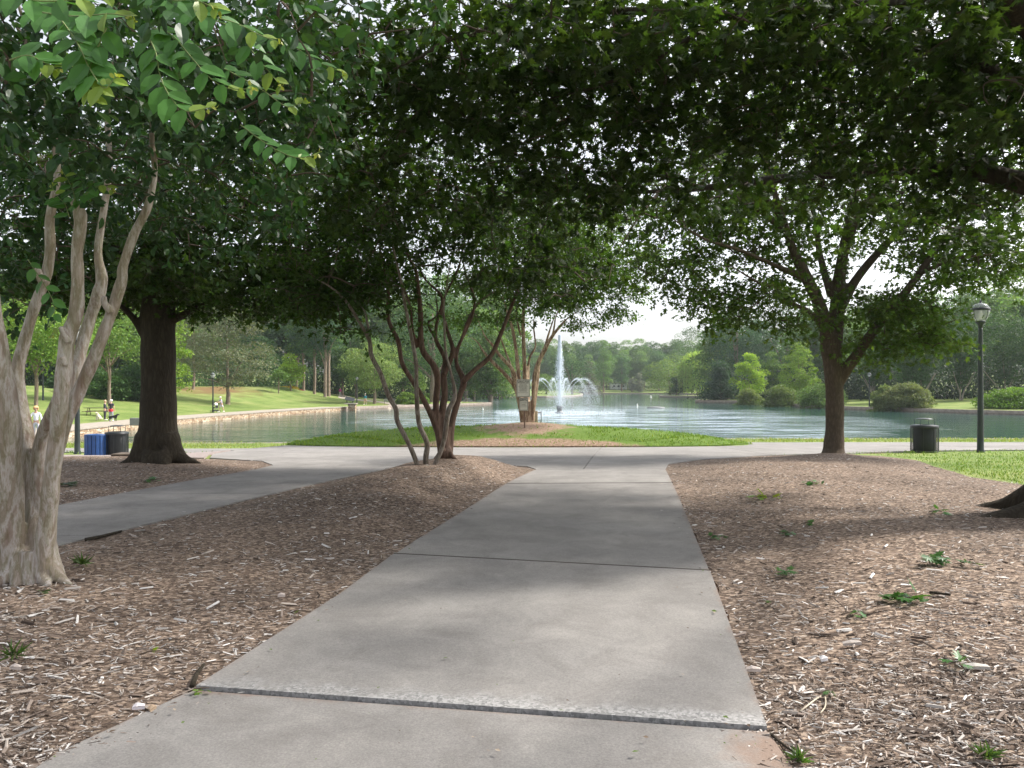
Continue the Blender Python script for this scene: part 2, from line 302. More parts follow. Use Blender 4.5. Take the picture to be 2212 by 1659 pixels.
def catmull(p, r, sub):
    n = len(p); P0 = np.vstack([2*p[0]-p[1], p, 2*p[-1]-p[-2]]); R0 = np.concatenate([[r[0]], r, [r[-1]]])
    out = []; ro = []
    for i in range(n-1):
        a, b, c, d = P0[i:i+4]; ra, rb, rc, rd = R0[i:i+4]
        for k in range(sub):
            t = k/sub
            out.append(0.5*((2*b)+(-a+c)*t+(2*a-5*b+4*c-d)*t*t+(-a+3*b-3*c+d)*t**3))
            ro.append(rb+(rc-rb)*t)
    out.append(p[-1]); ro.append(r[-1])
    return np.array(out), np.array(ro)
def fast_mesh(name, V, faces, mats, col=None, parent=None, smooth=False, mi=None, loc=None):
    """V (n,3), faces (m,k) int array with constant k"""
    me = bpy.data.meshes.new(name)
    nV = len(V); nF, k = faces.shape
    me.vertices.add(nV); me.vertices.foreach_set('co', np.asarray(V, np.float32).ravel())
    me.loops.add(nF*k); me.loops.foreach_set('vertex_index', faces.astype(np.int32).ravel())
    me.polygons.add(nF); me.polygons.foreach_set('loop_start', (np.arange(nF)*k).astype(np.int32)); me.polygons.foreach_set('loop_total', np.full(nF, k, np.int32))
    me.polygons.foreach_set('use_smooth', np.full(nF, smooth, bool))
    if mi is not None: me.polygons.foreach_set('material_index', mi.astype(np.int32))
    if not isinstance(mats, (list, tuple)): mats = [mats]
    for m in mats: me.materials.append(m)
    if col is not None:
        ca = me.color_attributes.new('Col', 'FLOAT_COLOR', 'POINT')
        c4 = np.ones((nV, 4), np.float32); c4[:, :3] = col; ca.data.foreach_set('color', c4.ravel())
    me.update(calc_edges=True); me.validate()
    o = bpy.data.objects.new(name, me); COL.objects.link(o)
    if parent is not None: o.parent = parent
    if loc is not None: o.location = loc
    return o
def tag(o, label=None, cat=None, group=None, kind=None):
    if label: o['label'] = label
    if cat: o['category'] = cat
    if group: o['group'] = group
    if kind: o['kind'] = kind
    return o
def empty(name, loc, label, cat, group=None, rz=0.0):
    o = bpy.data.objects.new(name, None); COL.objects.link(o); o.location = Vector([float(v) for v in loc]); o.rotation_euler.z = rz
    o.empty_display_size = 0.2
    return tag(o, label, cat, group)
def kids(o): return [c for c in bpy.data.objects if c.parent == o]
def copy_tree(o, parent=None, ch=None):
    c = o.copy(); COL.objects.link(c); c.parent = parent
    for k in list(o.children): copy_tree(k, c)
    return c
# leaf instancing in numpy -----------------------------------------------------
def leaf_tmpl(kind):
    if kind == 'quad':      # small pointed leaf, two faces folded on the midrib
        V = np.array([(0, 0, 0), (0.28, 0.45, 0.06), (0, 1, 0), (-0.28, 0.45, 0.06)]); return V, np.array([(0, 1, 2, 3)])
    if kind == 'blade':
        V = np.array([(0, 0, 0), (0.05, 0.45, 0.0), (0, 1, -.25), (-0.05, 0.45, 0.0)]); return V, np.array([(0, 1, 2), (0, 2, 3)])
    if kind == 'ovate':
        V = np.array([(0, 0, 0), (0, .33, -.02), (0, .68, -.03), (0, 1.0, -.10), (.20, .14, .03), (.30, .42, .05), (.22, .74, .01), (-.20, .14, .03), (-.30, .42, .05), (-.22, .74, .01)])
        Fc = [(0, 4, 5, 1), (1, 5, 6, 2), (2, 6, 3, 3), (0, 1, 8, 7), (1, 2, 9, 8), (2, 3, 3, 9)]
        return V, np.array([(0, 4, 1), (4, 5, 1), (1, 5, 2), (5, 6, 2), (2, 6, 3), (0, 1, 7), (7, 1, 8), (1, 2, 8), (8, 2, 9), (2, 3, 9)])
    if kind == 'lobed':     # pointed lobes, like red oak or maple
        half = [(0, 0), (.06, .16), (.30, .10), (.16, .30), (.44, .42), (.18, .48), (.40, .78), (.14, .66), (0, 1.0)]
        pts = [(x, y) for x, y in half]+[(-x, y) for x, y in half[-2:0:-1]]
        V = [(0, .4, 0)]+[(x, y, -0.25*abs(x)**1.3 - 0.08*(y-.4)**2) for x, y in pts]
        n = len(pts); return np.array(V), np.array([(0, 1+i, 1+(i+1) % n) for i in range(n)])
    if kind == 'star':      # cheaper lobed leaf
        half = [(0, 0), (.30, .16), (.14, .34), (.42, .62), (.12, .64), (0, 1.0)]
        pts = half+[(-x, y) for x, y in half[-2:0:-1]]
        V = [(0, .42, 0)]+[(x, y, -0.3*abs(x)) for x, y in pts]
        n = len(pts); return np.array(V), np.array([(0, 1+i, 1+(i+1) % n) for i in range(n)])
def leaf_arrays(kind, pos, dirs, nrm, size, col):
    """pos,dirs,nrm (n,3); size (n,), col (n,3)"""
    T, Fc = leaf_tmpl(kind); n = len(pos); k = len(T)
    d = dirs/(np.linalg.norm(dirs, axis=1, keepdims=True)+1e-9)
    x = np.cross(d, nrm); x /= (np.linalg.norm(x, axis=1, keepdims=True)+1e-9); z = np.cross(x, d)
    V = pos[:, None, :]+size[:, None, None]*(T[None, :, 0:1]*x[:, None, :]+T[None, :, 1:2]*d[:, None, :]+T[None, :, 2:3]*z[:, None, :])
    Fa = (Fc[None]+(np.arange(n)*k)[:, None, None]).reshape(-1, Fc.shape[1])
    return V.reshape(-1, 3), Fa, np.repeat(col, k, axis=0)
def vary(col, n, rs, v=0.25, hue=0.15):
    c = np.array(col)[None]*(1+v*(rs.rand(n, 1)*2-1)); c = c*(1+hue*(rs.rand(n, 3)*2-1)*np.array([[1, .4, .8]])); return np.clip(c, 0, 1)
def vnoise(x, y, seed=0):
    x = np.asarray(x, float); y = np.asarray(y, float)
    xi = np.floor(x).astype(np.int64); yi = np.floor(y).astype(np.int64); fx = x-xi; fy = y-yi
    fx = fx*fx*(3-2*fx); fy = fy*fy*(3-2*fy)
    def h(a, b):
        v = (a*374761393+b*668265263+seed*1442695041) & 0x7fffffff; v = ((v ^ (v >> 13))*1274126177) & 0x7fffffff; return ((v ^ (v >> 16)) & 0xffff)/65535.0
    return (h(xi, yi)*(1-fx)+h(xi+1, yi)*fx)*(1-fy)+(h(xi, yi+1)*(1-fx)+h(xi+1, yi+1)*fx)*fy
def fbm(x, y, seed=0, o=4):
    s = 0; a = 0.5
    for i in range(o): s = s+a*vnoise(x*2**i, y*2**i, seed+i*7); a *= 0.5
    return s
def sstep(a, b, x): t = np.clip((x-a)/(b-a), 0, 1); return t*t*(3-2*t)
def inside(poly, x, y):
    x = np.asarray(x, float); y = np.asarray(y, float); c = np.zeros(x.shape, bool); n = len(poly)
    for i in range(n):
        x1, y1 = poly[i]; x2, y2 = poly[(i+1) % n]
        if y1 == y2: continue
        k = ((y1 > y) != (y2 > y)) & (x < (x2-x1)*(y-y1)/(y2-y1)+x1); c ^= k
    return c
def pdist(poly, x, y, closed=True):
    x = np.asarray(x, float); y = np.asarray(y, float); d = np.full(x.shape, 1e9); n = len(poly)
    for i in range(n if closed else n-1):
        x1, y1 = poly[i]; x2, y2 = poly[(i+1) % n]; dx, dy = x2-x1, y2-y1; l2 = dx*dx+dy*dy+1e-12
        t = np.clip(((x-x1)*dx+(y-y1)*dy)/l2, 0, 1); d = np.minimum(d, (x-x1-t*dx)**2+(y-y1-t*dy)**2)
    return np.sqrt(d)
def smooth_poly(poly, sub=4, closed=True):
    p = np.array(poly, float); n = len(p); out = []
    for i in range(n if closed else n-1):
        if closed: a, b, c, d = p[(i-1) % n], p[i], p[(i+1) % n], p[(i+2) % n]
        else:
            a = p[i-1] if i > 0 else 2*p[0]-p[1]; b, c = p[i], p[i+1]; d = p[i+2] if i+2 < n else 2*p[-1]-p[-2]
        for k in range(sub):
            t = k/sub; out.append(0.5*((2*b)+(-a+c)*t+(2*a-5*b+4*c-d)*t*t+(-a+3*b-3*c+d)*t**3))
    if not closed: out.append(p[-1])
    return [tuple(v) for v in out]
# ================================================================= terrain
LAKE = [(-26, 37.3), (-28.3, 42), (-29.6, 50), (-30.2, 60), (-30.3, 70), (-29.6, 82), (-27.4, 97), (-24, 110), (-18, 121), (-6, 139), (-4, 143), (-8, 150), (-18, 170), (-26, 200), (-18, 226), (0, 244), (16, 255), (26, 290), (31, 335), (34, 372), (52, 378), (74, 374), (84, 345), (84, 300), (66, 277), (51, 262), (52, 251), (63, 246), (68, 225), (60, 195), (44, 176), (40.5, 168), (43, 166), (48, 162), (48.5, 148), (48, 132), (49.5, 117), (54, 105), (61, 93), (72, 86), (100, 80), (140, 76), (140, 37.3)]
LAKES = smooth_poly(LAKE[:-1], 3, closed=False)+[(140, 37.3), (100, 37.3), (60, 37.3), (20, 37.3), (0, 37.3), (-12, 37.3)]
WZ = -1.9
BED_M = [(-2.1, -2), (-1.87, 3.0), (-1.55, 3.73), (-1.22, 5.4), (-1.0, 7.0), (-.52, 9.4), (-.08, 11.8), (.28, 13.4), (.45, 14.2), (.3, 14.9), (-.5, 15.5), (-1.4, 15.5), (-2.1, 14.8), (-2.6, 13.2), (-3.05, 11.6), (-3.6, 9.5), (-4.4, 6.5), (-5.2, 3), (-6.4, -2)]
BED_R = [(1.0, -2), (1.08, 3.0), (1.1, 3.3), (1.29, 4.4), (1.56, 5.98), (2.19, 9.94), (2.6, 12.6), (2.85, 14.3), (3.2, 15.6), (4.2, 17.0), (6.0, 18.6), (8.0, 19.6), (9.2, 19.3), (9.0, 17), (8.3, 15), (7.7, 12.8), (7.9, 11), (9.5, 8.5), (14, 5), (14, -2)]
BED_L = [(-8.3, -2), (-7.25, 3), (-6.35, 6.5), (-5.7, 9.4), (-5.15, 12), (-4.75, 14.2), (-4.75, 15.2), (-5.4, 16.5), (-7, 17.5), (-9.5, 18.2), (-11.8, 17.2), (-13.5, 15), (-14.5, 10), (-14, -2)]
MAIN = [(-2.1, -2), (-1.87, 3.0), (-1.55, 3.73), (-1.22, 5.4), (-1.0, 7.0), (-.52, 9.4), (-.08, 11.8), (.28, 13.4), (.45, 14.2), (2.85, 14.2), (2.6, 12.6), (2.19, 9.94), (1.56, 5.98), (1.29, 4.4), (1.1, 3.3), (1.08, 3.0), (1.0, -2)]
ISL_C, ISL_R, ISL_H = (0.2, 28.0), (8.6, 3.75), 0.66
def base_g(x, y):
    x = np.asarray(x, float); y = np.asarray(y, float)
    ys = [-50, 11, 13, 16, 20, 24, 28, 32, 36, 37.5, 46, 60]
    zs = [0, 0, -.02, -.10, -.25, -.43, -.63, -.85, -1.0, -1.03, -1.4, -1.42]
    z = np.interp(y, ys, zs)
    z = (z+np.interp(y-0.8, ys, zs)+np.interp(y+0.8, ys, zs))/3
    z = z-0.28*sstep(-7.5, -11, x)*sstep(18, 24, y)*(1-sstep(34, 44, y))*0.9-0.07*sstep(7, 11, x)*sstep(16, 22, y)*(1-sstep(24, 27, y))
    return z
def land(x, y):
    d = pdist(LAKES, x, y); ins = inside(LAKES, x, y)
    z = base_g(x, y)
    left = sstep(10, -12, x)*(1-sstep(215, 260, y)); far = sstep(215, 270, y); right = (1-sstep(10, -12, x))*(1-sstep(215, 270, y))
    sl = 0.035+0.075*sstep(-30, -46, x)
    rl = np.minimum(sl*np.maximum(d-5, 0), 2.7+0.008*d)
    rr = np.minimum(0.034*np.maximum(d-1.0, 0), 2.5)
    rf = np.minimum(0.05*np.maximum(d-8, 0), 9+0.01*d)
    rise = (left*rl+right*rr+far*rf)*sstep(37.5, 46, y)
    z = z+rise
    bk = sstep(-6, -30, y); z = z+bk*0.4
    z = z+(fbm(x*.11, y*.11, 3)-.5)*0.25*sstep(6, 20, d)*sstep(40, 60, y)
    return np.where(ins, np.maximum(-3.2, z-1.0-d*2.0), z)
def mounds(x, y):
    x = np.asarray(x, float); y = np.asarray(y, float); m = np.zeros(x.shape)
    for poly, A, w in ((BED_M, 0.27, 1.25), (BED_R, 0.12, 1.8), (BED_L, 0.10, 1.6)):
        ins = inside(poly, x, y)
        if not ins.any(): continue
        d = np.where(ins, pdist(poly, x, y), 0)
        a = A*(0.16+0.84*sstep(7.0, 12.5, y)) if poly is BED_M else A
        m = m+a*sstep(0, w, d)+ins*sstep(0, .4, d)*(fbm(x*1.7, y*1.7, 5)-.5)*0.07
    r = np.sqrt(((x-ISL_C[0])/ISL_R[0])**2+((y-ISL_C[1])/ISL_R[1])**2)
    m = m+ISL_H*np.maximum(0, 1-r**2.6)+np.exp(-((x-0.7)**2+(y-28.4)**2)/2.0)*0.14
    return m
def ground(x, y): return land(x, y)+mounds(x, y)
def gz(x, y): return float(ground(np.array([float(x)]), np.array([float(y)]))[0])
def on_ground(px, D, dz=0.0):
    x = (px-CX)/F*D; return np.array([x, D, gz(x, D)+dz])
M = {}
M['grass'] = ground_mat('lawn', 'grass'); M['mulch'] = ground_mat('bark_mulch_bed', 'mulch'); M['soil'] = ground_mat('bare_soil', 'soil')
M['concrete'] = ground_mat('concrete', 'concrete'); M['brick'] = ground_mat('brick_paving', 'brick'); M['stone'] = ground_mat('lake_stone', 'stone'); M['island'] = ground_mat('worn_lawn', 'island')
M['coping'] = simple('pale_coping', (0.31, 0.27, 0.22), 0.85, vary=0.2, scale=3, bump=0.3)
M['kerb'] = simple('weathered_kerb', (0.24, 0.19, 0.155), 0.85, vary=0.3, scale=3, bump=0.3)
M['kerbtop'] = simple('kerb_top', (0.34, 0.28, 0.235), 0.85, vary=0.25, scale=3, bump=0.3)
def terrain():
    n = 760
    t = np.linspace(-1, 1, n); b = math.asinh(640/3.2)
    X = 3.2*np.sinh(b*t); tY = np.linspace(-0.86, 1, n); Y = 7+3.2*np.sinh(b*tY)
    gx, gy = np.meshgrid(X, Y); z = ground(gx.ravel(), gy.ravel())-0.012
    z = np.where(inside(LAKES, gx.ravel(), gy.ravel()), -45.0, z)
    V = np.stack([gx.ravel(), gy.ravel(), z], 1)
    i = np.arange(n-1); a = (i[:, None]*n+i[None]).ravel(); Fa = np.stack([a, a+1, a+n+1, a+n], 1)
    o = fast_mesh('ground', V, Fa, M['grass'], smooth=True); tag(o, kind='structure'); return o
terrain()
def drape(name, poly, mat, dz, hfn, step=0.25, skirt=0.12, parent=None, edge=None, maxpts=30000):
    """sheet over the ground inside poly, with a skirt down its rim; edge(x,y)->(n,3) colours for attribute Edge"""
    rim = []
    n = len(poly)
    for i in range(n):
        a = np.array(poly[i]); b = np.array(poly[(i+1) % n]); k = max(1, int(np.linalg.norm(b-a)/(step*1.2)))
        for j in range(k): rim.append(tuple(a+(b-a)*j/k))
    xs = np.array([p[0] for p in poly]); ys = np.array([p[1] for p in poly])
    gx, gy = np.meshgrid(np.arange(xs.min(), xs.max(), step), np.arange(ys.min(), ys.max(), step)); gx = gx.ravel(); gy = gy.ravel()
    ok = inside(poly, gx, gy) & (pdist(poly, gx, gy) > step*0.4); gx = gx[ok]; gy = gy[ok]
    pts = [Vector(p) for p in rim]+[Vector((a, b)) for a, b in zip(gx, gy)]
    nr = len(rim)
    r = geometry.delaunay_2d_cdt(pts, [(i, (i+1) % nr) for i in range(nr)], [list(range(nr))], 1, 1e-5)
    vs = np.array([(v.x, v.y) for v in r[0]]); fs = [list(f) for f in r[2]]
    z = hfn(vs[:, 0], vs[:, 1])+dz
    V = np.column_stack([vs, z]); m = len(V)
    # skirt
    ra = np.array(rim); zb = hfn(ra[:, 0], ra[:, 1])
    V = np.vstack([V, np.column_stack([ra, zb+dz]), np.column_stack([ra, zb+dz-skirt])])
    ccw = sum(rim[i][0]*rim[(i+1) % nr][1]-rim[(i+1) % nr][0]*rim[i][1] for i in range(nr)) > 0
    for i in range(nr):
        j = (i+1) % nr; q = (m+nr+i, m+nr+j, m+j, m+i)
        fs.append(q if ccw else q[::-1])
    me = bpy.data.meshes.new(name); me.from_pydata(V.tolist(), [], fs)
    bm = bmesh.new(); bm.from_mesh(me)
    for f in bm.faces:
        if f.normal.z < -0.5: f.normal_flip()
        f.smooth = abs(f.normal.z) > 0.5
    bm.to_mesh(me); bm.free()
    me.materials.append(mat)
    if edge is not None:
        e = edge(V[:, 0], V[:, 1]); ca = me.color_attributes.new('Edge', 'FLOAT_COLOR', 'POINT'); c4 = np.ones((len(V), 4), np.float32); c4[:, :3] = e; ca.data.foreach_set('color', c4.ravel())
    me.update(); o = bpy.data.objects.new(name, me); COL.objects.link(o); o.parent = parent
    return o
def lerp_edge(pts, y):
    ys = [p[1] for p in pts]; return np.interp(y, ys, [p[0] for p in pts])
ML = [p for p in MAIN[:9]]; MR = MAIN[9:][::-1]
def ragged(poly, amp=0.02, step=0.12, seed=1):
    out = []; n = len(poly)
    for i in range(n):
        a = np.array(poly[i]); b = np.array(poly[(i+1) % n]); l = np.linalg.norm(b-a); k = max(1, int(l/step)); nn = np.array([-(b-a)[1], (b-a)[0]])/(l+1e-9)
        for j in range(k):
            p = a+(b-a)*j/k; w = (fbm(np.array([p[0]*3.0]), np.array([p[1]*3.0]), seed)[0]-.47)*2*amp; out.append(tuple(p+nn*w))
    return out
# main path slabs: joints given as y at the left and right margin
joints = [(-2.0, -2.0), (3.73, 3.28), (6.72, 6.1), (11.75, 11.85), (14.2, 14.2)]
def slab(i):
    (l0, r0), (l1, r1) = joints[i], joints[i+1]; g = 0.014
    yl = np.linspace(l0+g, l1-g, 10); yr = np.linspace(r0+g, r1-g, 10)
    pl = [(float(lerp_edge(ML, y)), y) for y in yl]; pr = [(float(lerp_edge(MR, y)), y) for y in yr][::-1]
    return pl+pr
def edge_main(i):
    poly = slab(i)
    (l0, r0) = joints[i]
    def f(x, y):
        xl = lerp_edge(ML, y); xr = lerp_edge(MR, y)
        dr = (xr-x); dl = x-xl
        t = np.clip((x+1.6)/2.8, 0, 1); yj = l0+(r0-l0)*t
        red = np.maximum((1.15 if i < 1 else .62)*np.exp(-np.maximum(dr, 0)/(0.30 if i < 1 else 0.07)), .6*np.exp(-np.maximum(dl, 0)/0.08))
        if i == 0: red = np.maximum(red, 1.0*np.exp(-np.abs(y-(joints[1][0]+(joints[1][1]-joints[1][0])*t))/0.05))
        gr = np.exp(-np.maximum(y-yj, 0)/0.16)*1.1 if i == 1 else np.zeros_like(x)
        gr = gr*(0.55+0.9*(fbm(x*2.2, y*2.2, 77)))
        return np.stack([np.clip(red, 0, 1), np.clip(gr, 0, 1), np.zeros_like(x)], 1)
    return f
pth = None
for i in range(4):
    lift = 0.038 if i == 1 else 0.025
    f = (lambda x, y, a=lift: land(x, y)) 
    o = drape('path', slab(i), M['concrete'], lift, f, step=0.09 if i < 2 else 0.2, skirt=0.10, edge=edge_main(i)); tag(o, kind='structure')
sb = drape('soil', [(p[0]-.12, p[1]) for p in ML]+[(p[0]+(.55 if p[1] < 2.9 else .12), p[1]) for p in MR[::-1]], M['soil'], 0.0, land, step=0.3, skirt=0.05); tag(sb, kind='structure')
M['joint'] = simple('joint_dirt', (0.045, 0.035, 0.028), 0.95)
for i in (1, 2, 3):
    (l, r) = joints[i]; h = .010 if i < 3 else .020; a, b_ = (float(lerp_edge(ML, l)), l), (float(lerp_edge(MR, r)), r)
    tag(drape('joint_filler', [(a[0], a[1]-h), (b_[0], b_[1]-h), (b_[0], b_[1]+h), (a[0], a[1]+h)], M['joint'], {1: .012, 2: .0395, 3: .0275}[i], land, step=0.3, skirt=0.02), kind='structure')
noedge = lambda x, y: np.zeros((len(x), 3))
LP_R = [(-6.4, -2), (-5.2, 3), (-4.4, 6.5), (-3.6, 9.5), (-3.05, 11.6), (-2.6, 13.2)]
LP_L = [(-8.3, -2), (-7.25, 3), (-6.35, 6.5), (-5.7, 9.4), (-5.15, 12), (-4.9, 13.2)]
lpj = [-2, 4.3, 7.6, 10.6, 13.2]
for i in range(4):
    a, b = lpj[i]+.006, lpj[i+1]-.006
    ys = np.linspace(a, b, 8); poly = [(float(lerp_edge(LP_L, y)), y) for y in ys]+[(float(lerp_edge(LP_R, y)), y) for y in ys[::-1]]
    tag(drape('path', poly, M['concrete'], 0.025, land, step=0.2, skirt=0.1, edge=noedge), kind='structure')
CROSS = [(-2.6, 13.2), (-2.1, 14.8), (-1.4, 15.5), (-.5, 15.5), (.3, 14.9), (.45, 14.205), (2.85, 14.205), (3.2, 15.6), (4.2, 17.0), (6.0, 18.6), (8, 19.8), (10.5, 22.2), (13, 23.5), (16, 24.1), (24, 24.8), (90, 26), (90, 33), (40, 32.6), (20, 32.3), (10, 32.1), (0, 32.5), (-10, 32.1), (-15, 31.5), (-19, 32.5), (-22.5, 37.0), (-24.5, 37.0), (-27.2, 39.0), (-29.1, 43), (-34, 46), (-44, 36), (-44, 28.5), (-24, 27.6), (-15, 27.2), (-11.5, 26.6), (-9.2, 25.5), (-8.0, 22), (-7.6, 19.4), (-7.0, 17.7), (-5.4, 16.5), (-4.75, 15.2), (-4.75, 14.2), (-4.9, 13.206)]
# divided on a few joint lines into slabs
def clip_half(poly, nx, ny, c, sgn):
    out = []; n = len(poly)
    f = lambda p: sgn*(nx*p[0]+ny*p[1]-c)-0.008
    for i in range(n):
        a, b = poly[i], poly[(i+1) % n]; fa, fb = f(a), f(b)
        if fa >= 0: out.append(a)
        if (fa >= 0) != (fb >= 0):
            t = fa/(fa-fb); out.append((a[0]+(b[0]-a[0])*t, a[1]+(b[1]-a[1])*t))
    return out
cuts = [(1, 0, -12.0), (1, 0.12, -3.6), (1, -0.15, -0.8+0), (1, -.05, 5.5), (1, 0, 11.0), (1, 0, 20), (1, 0, 36)]
rest = CROSS; slabs = []
for (nx, ny, c) in cuts:
    a = clip_half(rest, nx, ny, c, -1); rest = clip_half(rest, nx, ny, c, 1)
    slabs.append(a)
slabs.append(rest)
for s_ in slabs:
    for (nx, ny, c) in [(0.0, 1, 18.3 if s_ is slabs[2] or s_ is slabs[3] else -99)]:
        parts = [s_] if c < 0 else [clip_half(s_, nx, ny, c, 1), clip_half(s_, nx, ny, c, -1)]
        for q in parts:
            if len(q) > 2: tag(drape('path', q, M['concrete'], 0.025, land, step=0.45, skirt=0.1, edge=noedge), kind='structure')
tag(drape('soil', [(-40, 28.8), (-12, 27.0), (-8, 20), (-4.5, 14.5), (-4.6, 13), (-2.5, 13), (-.5, 15.3), (.7, 14), (2.6, 14), (4.4, 17.6), (8, 20.2), (13, 24), (24, 25.3), (60, 26.3), (60, 32.3), (-20, 31.2), (-40, 31)], M['soil'], -0.003, land, step=0.6, skirt=0.03), kind='structure')
# lakeside walk behind the stone wall
def offset(line, d):
    out = []
    for i, p in enumerate(line):
        a = np.array(line[max(i-1, 0)]); b = np.array(line[min(i+1, len(line)-1)]); t = (b-a)/np.linalg.norm(b-a); out.append((p[0]-t[1]*d, p[1]+t[0]*d))
    return out
WALL = [p for p in LAKES if p[1] < 111.5 and p[0] < -20 and p[1] > 37]
sh_in = offset(WALL, 0.45); sh_out = offset(WALL, 3.9)
tag(drape('lakeside_path', [(-29.0, 45)]+[p for p in sh_in if p[1] > 45]+[p for p in sh_out if p[1] > 44][::-1]+[(-36, 44)], M['coping'], 0.02, land, step=1.2, skirt=0.1), kind='structure')
up = smooth_poly([(-24.6, 109.5), (-19, 116), (-17.5, 124), (-21, 134), (-30, 146), (-34, 160), (-38, 175), (-60, 190)], 4, closed=False)
tag(drape('park_path', up+offset(up, 2.4)[::-1], M['coping'], 0.025, land, step=1.2, skirt=0.05), kind='structure')
up2 = smooth_poly([(-31, 147), (-22, 150), (-14, 160), (-20, 185), (-40, 200)], 4, closed=False)
tag(drape('park_path', up2+offset(up2, 2.0)[::-1], M['coping'], 0.03, land, step=1.2, skirt=0.05), kind='structure')
tag(drape('brick_walk', [(-30, 18.6), (-16, 18.0), (-12, 17.4), (-9.5, 18.25), (-7.1, 17.6), (-7.7, 19.4), (-8.1, 22), (-9.3, 25.0), (-12.2, 25.0), (-14, 24.6), (-30, 24.4)], M['brick'], 0.03, land, step=0.4, skirt=0.06), kind='structure')
for nm, poly in (('mulch_bed', BED_M), ('mulch_bed', BED_R), ('mulch_bed', BED_L)):
    tag(drape(nm, ragged(poly, 0.05, seed=4), M['mulch'], 0.012, ground, step=0.11, skirt=0.05), kind='structure')
a_ = np.linspace(0, 2*PI, 70, endpoint=False)
ISL = [(ISL_C[0]+ISL_R[0]*math.cos(t)*0.985*(1+.02*math.sin(5*t)), ISL_C[1]+ISL_R[1]*math.sin(t)*0.985) for t in a_]
tag(drape('lawn_mound', ISL, M['island'], 0.045, ground, step=0.2, skirt=0.08), kind='structure')
tag(drape('ground', [(-26.2, 35.4), (140, 35.4), (140, 37.25), (-26.2, 37.25)], M['grass'], -0.006, lambda x, y: land(x, np.minimum(y, 37.2)), step=0.6, skirt=0.02), kind='structure')
# water and its edging
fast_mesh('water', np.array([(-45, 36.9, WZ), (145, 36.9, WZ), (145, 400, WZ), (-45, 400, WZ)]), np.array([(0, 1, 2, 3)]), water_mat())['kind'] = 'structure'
def ribbon(mb, line, w0, w1, z0, z1, mat=0, bot=0):
    a = np.array(offset(line, w0)); b = np.array(offset(line, w1)); n = len(line); V = []
    zt = np.array([z1]*n) if np.ndim(z1) == 0 else np.array(z1)
    for i in range(n):
        V += [(a[i][0], a[i][1], z0), (a[i][0], a[i][1], zt[i]), (b[i][0], b[i][1], zt[i]), (b[i][0], b[i][1], z0)]
    Fc = []
    for i in range(n-1):
        p = i*4; q = p+4
        for k in range(3): Fc.append((p+k, q+k, q+k+1, p+k+1))
    Fc += [(0, 1, 2, 3), (4*(n-1)+3, 4*(n-1)+2, 4*(n-1)+1, 4*(n-1))]
    mb.add(V, Fc, mat, smooth=False)
wz_top = -1.37
mb = MB(); ribbon(mb, WALL, -0.03, 0.40, -2.4, wz_top-.09, 0); wall = mb.build('retaining_wall', M['stone'])
tag(wall, 'low tan stone retaining wall curving along the left lake shore', 'wall')
mb = MB(); ribbon(mb, WALL, -0.08, 0.5, wz_top-.088, wz_top, 0); mb.build('coping', M['coping'], wall)
rest = [p for p in LAKES[LAKES.index(WALL[-1]):] if p[1] > 37.31 or p[0] > 139]
def zline(line, up=0.05):
    o = np.array(offset(line, 0.5)); return (land(o[:, 0], o[:, 1])+up)
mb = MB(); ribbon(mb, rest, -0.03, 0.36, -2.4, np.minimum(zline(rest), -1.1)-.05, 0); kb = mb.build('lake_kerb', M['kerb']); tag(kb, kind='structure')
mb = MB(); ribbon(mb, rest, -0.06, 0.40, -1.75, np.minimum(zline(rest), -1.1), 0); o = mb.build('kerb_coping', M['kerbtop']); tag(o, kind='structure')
near = [(140, 37.3), (100, 37.3), (60, 37.3), (40, 37.3), (20, 37.3), (10, 37.3), (0, 37.3), (-12, 37.3), (-20, 37.3), (-26, 37.3)]
mb = MB(); ribbon(mb, near, -0.03, 0.28, -2.4, zline(near, 0.0), 0); o = mb.build('lake_kerb', M['kerbtop']); tag(o, kind='structure')
# ================================================================= trees near the camera
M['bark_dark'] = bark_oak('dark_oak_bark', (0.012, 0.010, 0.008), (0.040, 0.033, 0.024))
M['bark_mid'] = bark_oak('grey_brown_bark', (0.022, 0.016, 0.012), (0.085, 0.066, 0.048), sc=20, dist=0.02)
M['bark_far'] = bark_oak('far_bark', (0.06, 0.045, 0.035), (0.20, 0.155, 0.12), sc=6, dist=0.03)
M['bark_near'] = bark_crape('peeling_pale_bark', [(0.19, 0.125, 0.095), (0.30, 0.245, 0.205), (0.43, 0.39, 0.36), (0.24, 0.20, 0.145)], sc=7.5)
M['bark_crape'] = bark_crape('smooth_red_brown_bark', [(0.060, 0.034, 0.024), (0.095, 0.056, 0.040), (0.135, 0.088, 0.064), (0.07, 0.04, 0.028)], sc=7)
M['bark_sucker'] = bark_crape('grey_sucker_bark', [(0.085, 0.062, 0.045), (0.14, 0.11, 0.085), (0.23, 0.20, 0.17), (0.10, 0.075, 0.055)], sc=9)
M['bark_crape2'] = bark_crape('tan_striped_bark', [(0.10, 0.06, 0.04), (0.20, 0.13, 0.085), (0.42, 0.32, 0.22), (0.14, 0.085, 0.055)], sc=5)
M['leaf'] = leaf_mat('leaf', 0.5)
M['leaf_near'] = leaf_mat('glossy_leaf', 0.35, gloss=0.4, rough=0.38)
M['leaf_far'] = leaf_mat('far_leaf', 0.35, tint=(1.15, 1.2, 0.5), gloss=0.15)
M['twig'] = simple('twig', (0.07, 0.05, 0.035), 0.9)
M['twig_green'] = simple('green_twig', (0.16, 0.20, 0.07), 0.7)
def px_path(pts, off=0.0):
    """pts: (px,py,D,width_px) -> world pts and radii"""
    p = np.array([P(a, b, d) for a, b, d, w in pts]); r = np.array([w*0.5/F*d for a, b, d, w in pts]); return p, r
